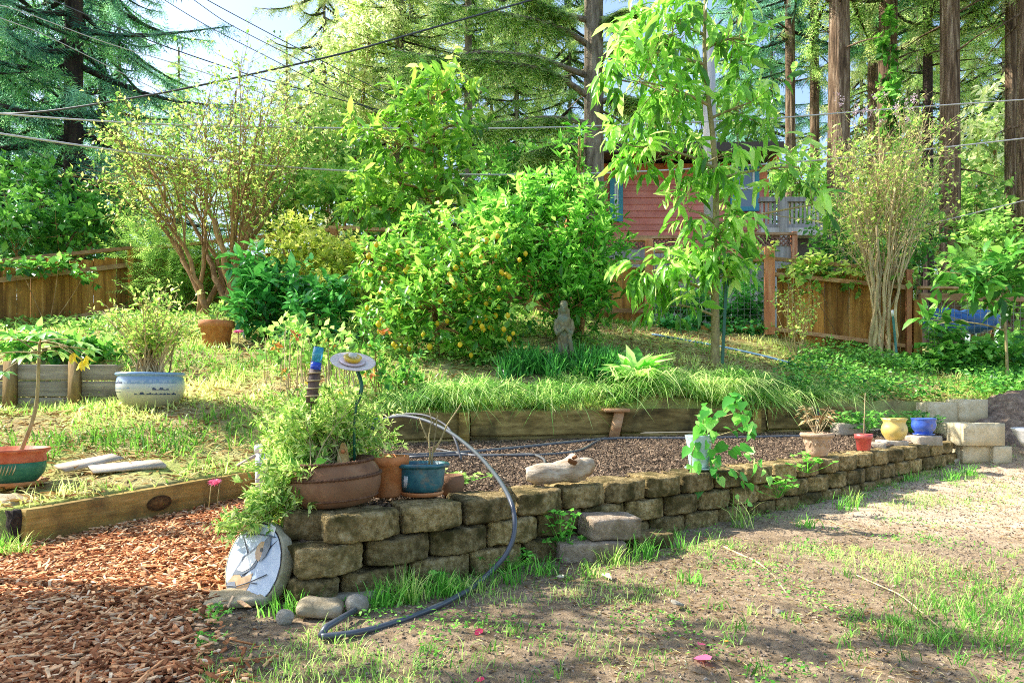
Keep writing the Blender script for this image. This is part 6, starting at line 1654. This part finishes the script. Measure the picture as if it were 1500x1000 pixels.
# grass of the bank
x, y = scatter(150000, -7.5, 7.5, 2.9, 11.0, lambda x, y: vis(x, y) & (y > front(x) + .02), 1.25)
k = dens(x, y, 1.6, 2.) + rng.normal(0, .25, len(x)) > np.where((x > .2) & (y > 6.5) & (x < 4.5), .32, np.where((x > -1.2) & (y > 6.4) & (x < .6), .25, -.12))
k &= ~((x > -2.75) & (x < -2.0) & (y > 3.72) & (y < 4.25)); x, y = x[k][:62000], y[k][:62000]
n = len(x); z = tz(x, y) - .005
a = Acc(); pts = np.stack([x, y, z], 1)
blades(a, pts, rng.uniform(.04, .13, n) * (1 + .35 * dens(x, y, 1.1, 9.)), .0055 + .0008 * y, rng.uniform(.2, 1.1, n), R=np.clip(.5 + .9 * dens(x, y, .8, 4.) + rng.normal(0, .2, n), 0, 1))
stuff('bank_grass', a, M['grass'])
# dry straw on the bank
x, y = scatter(60000, -6, 6, 2.95, 9.5, lambda x, y: vis(x, y) & (y > front(x) + .05), 1.2)
x, y = x[:26000], y[:26000]
n = len(x); a = Acc(); az = rng.random(n) * 6.28; d = np.stack([np.cos(az), np.sin(az), rng.normal(.05, .2, n)], 1)
a.leaves(LEAF4, np.stack([x, y, tz(x, y) + .012], 1), d, A_([0, 0, 1.]) + rng.normal(0, .3, (n, 3)), rng.uniform(.03, .11, n), rng.uniform(.004, .012, n))
stuff('dry_grass_litter', a, M['straw'])
# strappy border along the sleepers
a = Acc(); ad = Acc()
for i in range(230):
    s = rng.random(); x0 = -1.15 + 4.6 * rng.random(); y0 = front(x0) + rng.uniform(.07, .62)
    if y0 > front(x0) + .4 and x0 > 2.6: continue
    m_ = int(rng.uniform(45, 120)); drape = 0.0; ang = rng.random(m_) * 6.28; rr = rng.random(m_) * rng.uniform(.05, .13)
    px_ = x0 + np.cos(ang) * rr; py_ = y0 + np.sin(ang) * rr; z = np.full(m_, float(tz(x0, y0)) + .0)
    hh = rng.uniform(.08, .30, m_) * rng.uniform(.7, 1.15) * (.8 + .4 * rng.random()); base = np.clip(rng.normal(.5, .22), 0, 1)
    if s > .88:
        y0 = front(x0) + rng.uniform(.0, .05); px_ = x0 + rng.normal(0, .13, m_); py_ = y0 + rng.uniform(-.02, .05, m_); ang = -math.pi / 2 + rng.normal(0, .8, m_); hh = rng.uniform(.16, .34, m_); drape = 1.0
    blades(a, np.stack([px_, py_, z], 1), hh, rng.uniform(.006, .011, m_), rng.uniform(.4, 1.35, m_) + drape * rng.uniform(.4, 1.0, m_), ang + rng.normal(0, 1.0, m_), np.clip(base + rng.normal(0, .30, m_), 0, 1), .85)
stuff('border_grass', a, M['border'])
for i in range(46):
    px = rng.uniform(740, 915); Y = rng.uniform(6.45, 6.95); x0 = X_(px, Y); m_ = 40
    ang = rng.random(m_) * 6.28; blades(ad, np.stack([x0 + rng.normal(0, .04, m_), Y + rng.normal(0, .04, m_), np.full(m_, float(tz(x0, Y)))], 1), rng.uniform(.16, .34, m_), rng.uniform(.012, .02, m_), rng.uniform(.2, .9, m_), ang)
stuff('dark_border_grass', ad, M['border_dk'])
# frothy green ground cover toward the fence panel
x, y = scatter(30000, 2.2, 8.2, 6.6, 9.2, lambda x, y: vis(x, y) & (y > front(x) + .05) & (dens(x, y, 1.2, 6.) + .35 > rng.random(len(x)) * .6) & (x > 2.4 + (y - 6.6) * .7), 1.0)
x, y = x[:15000], y[:15000]; n = len(x); a = Acc()
a.leaves(LEAF4, np.stack([x, y, tz(x, y) + rng.uniform(.02, .2, n)], 1), nrm(rng.normal(0, 1, (n, 3)) * A_([1, 1, .5])), A_([0, -.3, 1.]) + rng.normal(0, .5, (n, 3)), rng.uniform(.03, .07, n), rng.uniform(.02, .04, n))
stuff('ground_cover_leaves', a, M['ivy'])
# low cover under the shrubs up the slope
x, y = scatter(40000, -6.5, 1, 6.8, 10.3, lambda x, y: vis(x, y) & (dens(x, y, 1.0, 16.) > -.05), 1.0)
kk = (x + 3.2) ** 2 + (y - 7.2) ** 2 > .5; x, y = x[kk][:11000], y[kk][:11000]; n = len(x); a = Acc()
a.leaves(LEAF4, np.stack([x, y, tz(x, y) + rng.uniform(.01, .15, n)], 1), nrm(rng.normal(0, 1, (n, 3)) * A_([1, 1, .6])), A_([0, -.3, 1.]) + rng.normal(0, .5, (n, 3)), rng.uniform(.04, .09, n), rng.uniform(.02, .045, n))
stuff('slope_cover_leaves', a, M['feath'])

# bark chips of the path
V0 = A_([(-1, -1, -1), (1, -.7, -1), (.9, 1, -1), (-.8, .8, -1), (-.9, -.8, 1), (.8, -.9, 1), (1, .7, 1), (-.9, 1, 1)]) * .5
FB = A_([(0, 3, 2, 1), (4, 5, 6, 7), (0, 1, 5, 4), (1, 2, 6, 5), (2, 3, 7, 6), (3, 0, 4, 7)])


def chips(acc, pts, L, W, T, tilt, R=None):
    n = len(pts); az = rng.random(n) * 6.28; ti = rng.normal(0, tilt, n); ro = rng.normal(0, tilt, n)
    d = np.stack([np.cos(az) * np.cos(ti), np.sin(az) * np.cos(ti), np.sin(ti)], 1); s = np.stack([-np.sin(az) * np.cos(ro), np.cos(az) * np.cos(ro), np.sin(ro)], 1)
    s = nrm(s - d * np.sum(s * d, 1, keepdims=True)); u = np.cross(d, s)
    J = 1 + rng.normal(0, .16, (n, 8, 3))
    v = V0[None] * J
    V = pts[:, None] + v[:, :, 0:1] * L[:, None, None] * d[:, None] + v[:, :, 1:2] * W[:, None, None] * s[:, None] + v[:, :, 2:3] * T[:, None, None] * u[:, None]
    R = rng.random(n) if R is None else R
    acc.V.append(V.reshape(-1, 3)); acc.F.append((FB[None] + (np.arange(n) * 8)[:, None, None]).reshape(-1, 4) + acc.n); acc.R.append(np.repeat(R, 6)); acc.n += 8 * n


path_poly = [(-2.6, 2.75), (-2.28, 3.1), (-1.66, 4.4), (-1.25, 4.2), (-1.18, 3.3), (-1.1, 2.55), (-1.06, 2.2), (-.92, 1.95), (-.72, 1.6), (-.4, 1.0), (-.4, .5), (-3, .5)]
x = rng.uniform(-3, -.35, 90000); y = .9 + 3.6 * rng.random(90000) ** 1.15
jx, jy = x + rng.normal(0, .07, len(x)), y + rng.normal(0, .07, len(x))
k = in_poly(jx, jy, path_poly) & (x > -y * .80 - .1) & (y < front(x) + .5); x, y = x[k][:38000], y[k][:38000]
n = len(x); a = Acc(); lay = rng.random(n)
chips(a, np.stack([x, y, _y(x, y) + .004 + .03 * lay], 1), (.012 + .06 * rng.random(n) ** 2.2), rng.uniform(.004, .014, n), rng.uniform(.002, .006, n), .25)
stuff('bark_chip_litter', a, M['chip'], smooth=False)
# a dark underlay so that no pale dirt shows between chips
us = np.linspace(-3, -.4, 40); vs = np.linspace(.4, 4.5, 60); U, W_ = np.meshgrid(us, vs, indexing='ij')
ins = in_poly(U.ravel(), W_.ravel(), path_poly).reshape(U.shape); Z = _y(U, W_) + np.where(ins, .012, -.08)
grid_mesh('bark_path', np.stack([U, W_, Z], 2).reshape(-1, 3), 40, 60, surf('chip underlay', [(.06, .025, .014), (.16, .07, .04), (.28, .14, .08)], (50, 50, 50), 1, 1, None, 0, dist=.02))
# crumbs of dark mulch in the bed
x = rng.uniform(-1.3, 4.0, 60000); y = rng.uniform(2.4, 6.7, 60000); k = (y > wallY(x) + .17) & (y < front(x) - .06); x, y = x[k][:24000], y[k][:24000]; n = len(x); a = Acc()
chips(a, np.stack([x, y, _b(x, y) + .008 + .012 * rng.random(n)], 1), rng.uniform(.005, .024, n), rng.uniform(.003, .011, n), rng.uniform(.002, .008, n), .4)
stuff('soil_crumb_litter', a, M['soilchip'], smooth=False)
# grit, twigs and straw over the yard
x = rng.uniform(-1.4, 6, 90000); y = 1.2 + 5.2 * rng.random(90000) ** 1.5
okY = lambda x, y: (y < np.where(x < 4.1, wallY(x) - .02, 7)) & vis(x, y) & ~in_poly(x, y, path_poly)
k = okY(x, y); x, y = x[k][:15000], y[k][:15000]; n = len(x); a = Acc()
chips(a, np.stack([x, y, _y(x, y) + fbm(x, y, 2.5, .012, 5.) + .002], 1), rng.uniform(.003, .014, n), rng.uniform(.002, .007, n), rng.uniform(.0015, .005, n), .4)
stuff('grit_gravel', a, M['pebble'], smooth=False)
x = rng.uniform(-1.5, 6, 60000); y = 1.2 + 5.2 * rng.random(60000) ** 1.5; k = okY(x, y) & (dens(x, y, 1.6, 12.) + .25 > rng.random(60000) * .6); x, y = x[k][:11000], y[k][:11000]; n = len(x); a = Acc()
az = rng.random(n) * 6.28
a.leaves(LEAF4, np.stack([x, y, _y(x, y) + fbm(x, y, 2.5, .012, 5.) + .006], 1), np.stack([np.cos(az), np.sin(az), rng.normal(0, .12, n)], 1), A_([0, 0, 1.]) + rng.normal(0, .3, (n, 3)), rng.uniform(.008, .035, n), rng.uniform(.0012, .0035, n))
stuff('straw_litter', a, M['straw'])
# grass of the yard: thin tufts, lush to the right front and along the wall
x = rng.uniform(-1.6, 6, 160000); y = 1.2 + 5.2 * rng.random(160000) ** 1.5
wd = np.where(x < 4.1, wallY(x), 7) - y
patch = dens(x, y, 1.5, 21.)
lush = .75 * np.exp(-((x - 1.75) / .75) ** 2 - ((y - 2.1) / .55) ** 2) + .55 * np.exp(-(wd / .16) ** 2) + .22 * np.exp(-((x + .5) / .5) ** 2 - ((y - 2.0) / .35) ** 2) + .5 * np.exp(-((x - 3.3) / 1.0) ** 2 - ((y - 4.1) / .5) ** 2) * .8
bare = .7 * np.exp(-((x - 2.2) / 1.0) ** 2 - ((y - 3.5) / .5) ** 2)
k = okY(x, y) & (patch * .75 + lush - bare + rng.normal(0, .16, len(x)) > .34)
x, y, ls = x[k][:26000], y[k][:26000], lush[k][:26000]; n = len(x); a = Acc()
blades(a, np.stack([x, y, _y(x, y) + fbm(x, y, 2.5, .012, 5.)], 1), rng.uniform(.015, .05, n) * (1 + 1.1 * ls), rng.uniform(.0018, .0036, n), rng.uniform(.2, 1.2, n), R=np.clip(.4 + .5 * patch[k][:26000] + rng.normal(0, .25, n), 0, 1))
xt = rng.uniform(-1.3, 4.5, 2600); yt = 1.25 + 4.2 * rng.random(2600) ** 1.5
kt = okY(xt, yt) & (dens(xt, yt, 1.1, 41.) + .3 - 1.2 * np.exp(-((xt - 2.4) / 1.1) ** 2 - ((yt - 3.9) / .6) ** 2) > rng.random(2600) * .8); xt, yt = xt[kt][:950], yt[kt][:950]
m_ = 14; xx = np.repeat(xt, m_) + rng.normal(0, .016, len(xt) * m_); yy = np.repeat(yt, m_) + rng.normal(0, .016, len(xt) * m_); hh = np.repeat(rng.uniform(.02, .065, len(xt)), m_) * rng.uniform(.5, 1.1, len(xx))
blades(a, np.stack([xx, yy, _y(xx, yy) + fbm(xx, yy, 2.5, .012, 5.)], 1), hh, rng.uniform(.002, .004, len(xx)), rng.uniform(.2, 1.1, len(xx)), R=np.clip(np.repeat(rng.uniform(0, .7, len(xt)), m_) + rng.normal(0, .15, len(xx)), 0, 1))
stuff('yard_grass', a, M['yardgrass'])
x = rng.uniform(-1.6, 5, 90000); y = 1.3 + 4.8 * rng.random(90000) ** 1.4; wd = np.where(x < 4.1, wallY(x), 7) - y
k = okY(x, y) & (dens(x, y, 2.6, 31.) + .5 * np.exp(-(wd / .2) ** 2) + rng.normal(0, .1, len(x)) > .40); x, y = x[k][:14000], y[k][:14000]; n = len(x); a = Acc()
a.leaves(LEAF4, np.stack([x, y, _y(x, y) + fbm(x, y, 2.5, .012, 5.) + rng.uniform(.004, .03, n)], 1), nrm(rng.normal(0, 1, (n, 3)) * A_([1, 1, .4])), A_([0, -.2, 1.]) + rng.normal(0, .4, (n, 3)), rng.uniform(.007, .02, n), rng.uniform(.004, .011, n))
stuff('weed_leaves', a, M['grass_gn'])
# clumps of long grass at the foot of the wall
tufts = [(600, 2.38, 60, .15), (560, 2.34, 40, .13), (650, 2.45, 40, .12), (660, 2.5, 30, .1), (432, 2.28, 26, .11), (405, 2.25, 18, .09), (900, 2.85, 22, .14), (945, 2.95, 24, .16), (1000, 3.1, 16, .1), (1250, 4.2, 26, .14), (1235, 4.1, 18, .12), (1330, 5.2, 20, .12), (1085, 3.6, 16, .22), (1420, 5.5, 30, .14), (1395, 5.3, 26, .12),
         (690, 2.5, 24, .1), (745, 2.62, 26, .1), (790, 2.75, 24, .1), (860, 2.7, 20, .08), (1010, 2.6, 20, .07), (1180, 3.6, 20, .09), (20, 3.0, 40, .16), (-10, 3.0, 30, .14)]
for i, (px, Y, m_, h) in enumerate(tufts):
    x0 = X_(px, Y); m_ *= 2; a = Acc(); z0 = float(_y(x0, Y)); ang = rng.random(m_) * 6.28
    blades(a, np.stack([x0 + rng.normal(0, .035, m_), Y + rng.normal(0, .025, m_), np.full(m_, z0)], 1), rng.uniform(.45, 1.1, m_) * h, rng.uniform(.003, .006, m_), rng.uniform(.15, .9, m_), ang)
    o = stuff('grass_tuft', a, M['grass_gn' if i % 3 else 'grass'], (x0, Y, z0))
# soil heap at the far side of the yard
us = np.linspace(4.0, 7.4, 60); vs = np.linspace(5.9, 7.6, 40); U, W_ = np.meshgrid(us, vs, indexing='ij')
Z = _y(U, np.minimum(W_, 7.4)) - .05 + .34 * np.exp(-((U - 5.0) / .55) ** 2 - ((W_ - 6.75) / .42) ** 2) + fbm(U, W_, 4, .06, 2.) + fbm(U, W_, 14, .03, 4.)
grid_mesh('soil_heap', np.stack([U, W_, Z], 2).reshape(-1, 3), 60, 40, surf('brown soil clods', [(.10, .07, .05), (.25, .18, .13), (.45, .35, .26)], (16, 16, 16), 1, 1.0, (50, 50, 50), 0, dist=.04))

# petals, leaves and sticks lying on the yard
def onyard(px, py, lift=.006):
    Y = (CZ - lift) * F0 / (py - HZ)
    for _ in range(8): Y = (CZ - float(_y(X_(px, Y), Y)) - lift) * F0 / (py - HZ)
    return A_([X_(px, Y), Y, float(_y(X_(px, Y), Y)) + lift])
CUP = (A_([(0, -.2, .0), (0, .2, .0), (.5, -.5, .12), (.5, 0, -.02), (.5, .5, .12), (1, -.28, .16), (1.02, 0, .08), (1, .28, .16)], float), [[(0, 2, 3, 1), (1, 3, 4, 4)][:1], [(0, 2, 3), (1, 3, 4), (0, 3, 1)], [(2, 5, 6, 3), (3, 6, 7, 4)]])
CUP = (CUP[0], CUP[1][1:])
for (px, py, s, lab) in ((1031, 942, .032, 'curled pink petal, upper one of the pair on the dirt'), (1018, 962, .05, 'long pink petal, lower one of the pair on the dirt'), (697, 929, .034, 'pink petal on the dirt below the hose'), (685, 843, .026, 'pink petal in the weeds between hose and wall'),
                         (722, 862, .026, 'pink petal just outside the curve of the hose'), (1060, 938, .016, 'tiny orange-red petal beside the pink pair'), (697, 997, .022, 'pink petal at the very bottom edge of the view')):
    q = onyard(px, py); a = Acc(); an = rng.random() * 6.28
    a.leaves(CUP, [q], [(math.cos(an), math.sin(an), .1)], [(0, -.3, 1)], s, s * .75)
    single('petal', a, M['petal'] if px != 1060 else M['orangeflower'], q, lab, 'petal', 'pink petals fallen on the yard')
for (px, py, s, lab) in ((882, 842, .06, 'pale grey-green dead leaf below the small step'), (826, 848, .05, 'dry tan leaf at the wall foot'), (1065, 830, .03, 'small curled dry leaf on the bare dirt')):
    q = onyard(px, py); a = Acc(); an = rng.random() * 6.28; a.leaves(LEAF8, [q + (0, 0, .008)], [(math.cos(an), math.sin(an), .0)], [(0, -.3, 1)], s, s * .6)
    single('fallen_leaf', a, M['deadleaf'], q, lab, 'leaf', 'dead leaves on the yard')
for (pts, r, lab) in (([(1060, 800), (1085, 812), (1110, 822), (1133, 842), (1152, 868)], .0045, 'long bent bare twig lying across the middle of the dirt'),
                      ([(1255, 842), (1290, 858), (1320, 870), (1360, 905), (1385, 925)], .003, 'thin twig lying among the lush grass'), ([(1215, 762), (1232, 770), (1260, 776)], .004, 'short dark twig on the sunny bare dirt')):
    q = smooth_path([onyard(*p, .008) for p in pts], 4)
    single('twig', Acc().tube(q, np.linspace(r, r * .6, len(q)), 6), M['bark_tan'], q[0], lab, 'twig', 'twigs on the yard')

# unseen shrub added outside the view to throw shade on the bark path
shrub('added_shade_shrub', 'unseen dense bush added beyond the view to shade the bark path', 'bush', (-542, 880, 2.4, .0), [(-542, 150, 187, 140, 2.4, 330, .42)], 'bush', 'bark_brown', LEAF4, .10, .05, 8, .14, .2, 1.0, .02, frac=.05)

shrub('added_shade_tree', 'unseen tree added beyond the view so its boughs shade the dirt yard', 'tree', (-700, 830, 3.1, .0), [(-250, -390, 360, 110, 3.0, 32, .55), (-420, -330, 200, 110, 3.1, 18, .5), (-60, -520, 200, 90, 2.9, 14, .4)], 'ivy', 'bark_brown', LEAF4, .12, .06, 8, .18, .3, 1.0, .03, frac=.3)  # unseen tree, added to dapple the dirt yard with shade

# ------------------------------------------------------------------ light, sky, camera
S = nrm(A_([-.93, .25, .90]))
el = math.asin(S[2]); azm = math.atan2(S[0], S[1])
sun = bpy.data.lights.new('sun', 'SUN'); sun.energy = 11.0; sun.angle = math.radians(.5); sun.color = (1.0, .95, .86)
so = bpy.data.objects.new('sun', sun); C.objects.link(so); so.rotation_euler = Vector(S).to_track_quat('Z', 'Y').to_euler()
w = bpy.data.worlds.new('World'); bpy.context.scene.world = w; w.use_nodes = True
nt = w.node_tree; nt.nodes.clear()
sk = nt.nodes.new('ShaderNodeTexSky'); sk.sky_type = 'NISHITA'; sk.sun_disc = False; sk.sun_elevation = el; sk.sun_rotation = azm; sk.air_density = 1.0; sk.dust_density = 1.5
bg = nt.nodes.new('ShaderNodeBackground'); bg.inputs['Strength'].default_value = .37
wo = nt.nodes.new('ShaderNodeOutputWorld'); hs = nt.nodes.new('ShaderNodeHueSaturation'); hs.inputs['Saturation'].default_value = 1.0; nt.links.new(sk.outputs[0], hs.inputs['Color']); nt.links.new(hs.outputs[0], bg.inputs[0]); nt.links.new(bg.outputs[0], wo.inputs[0])
cam = bpy.data.cameras.new('camera'); cam.sensor_width = 36; cam.lens = 24; cam.shift_y = (HZ - 500) / 1500; cam.clip_end = 1000; cam.clip_start = .05
co = bpy.data.objects.new('camera', cam); C.objects.link(co); co.location = (0, 0, CZ); co.rotation_euler = (math.pi / 2, 0, 0)
sc = bpy.context.scene; sc.camera = co
sc.view_settings.view_transform = 'Standard'; sc.view_settings.look = 'None'; sc.view_settings.exposure = 0
sc.cycles.max_bounces = 6; sc.cycles.transparent_max_bounces = 4; sc.cycles.use_denoising = False; sc.cycles.filter_width = 1.0; sc.cycles.sample_clamp_indirect = 3.0
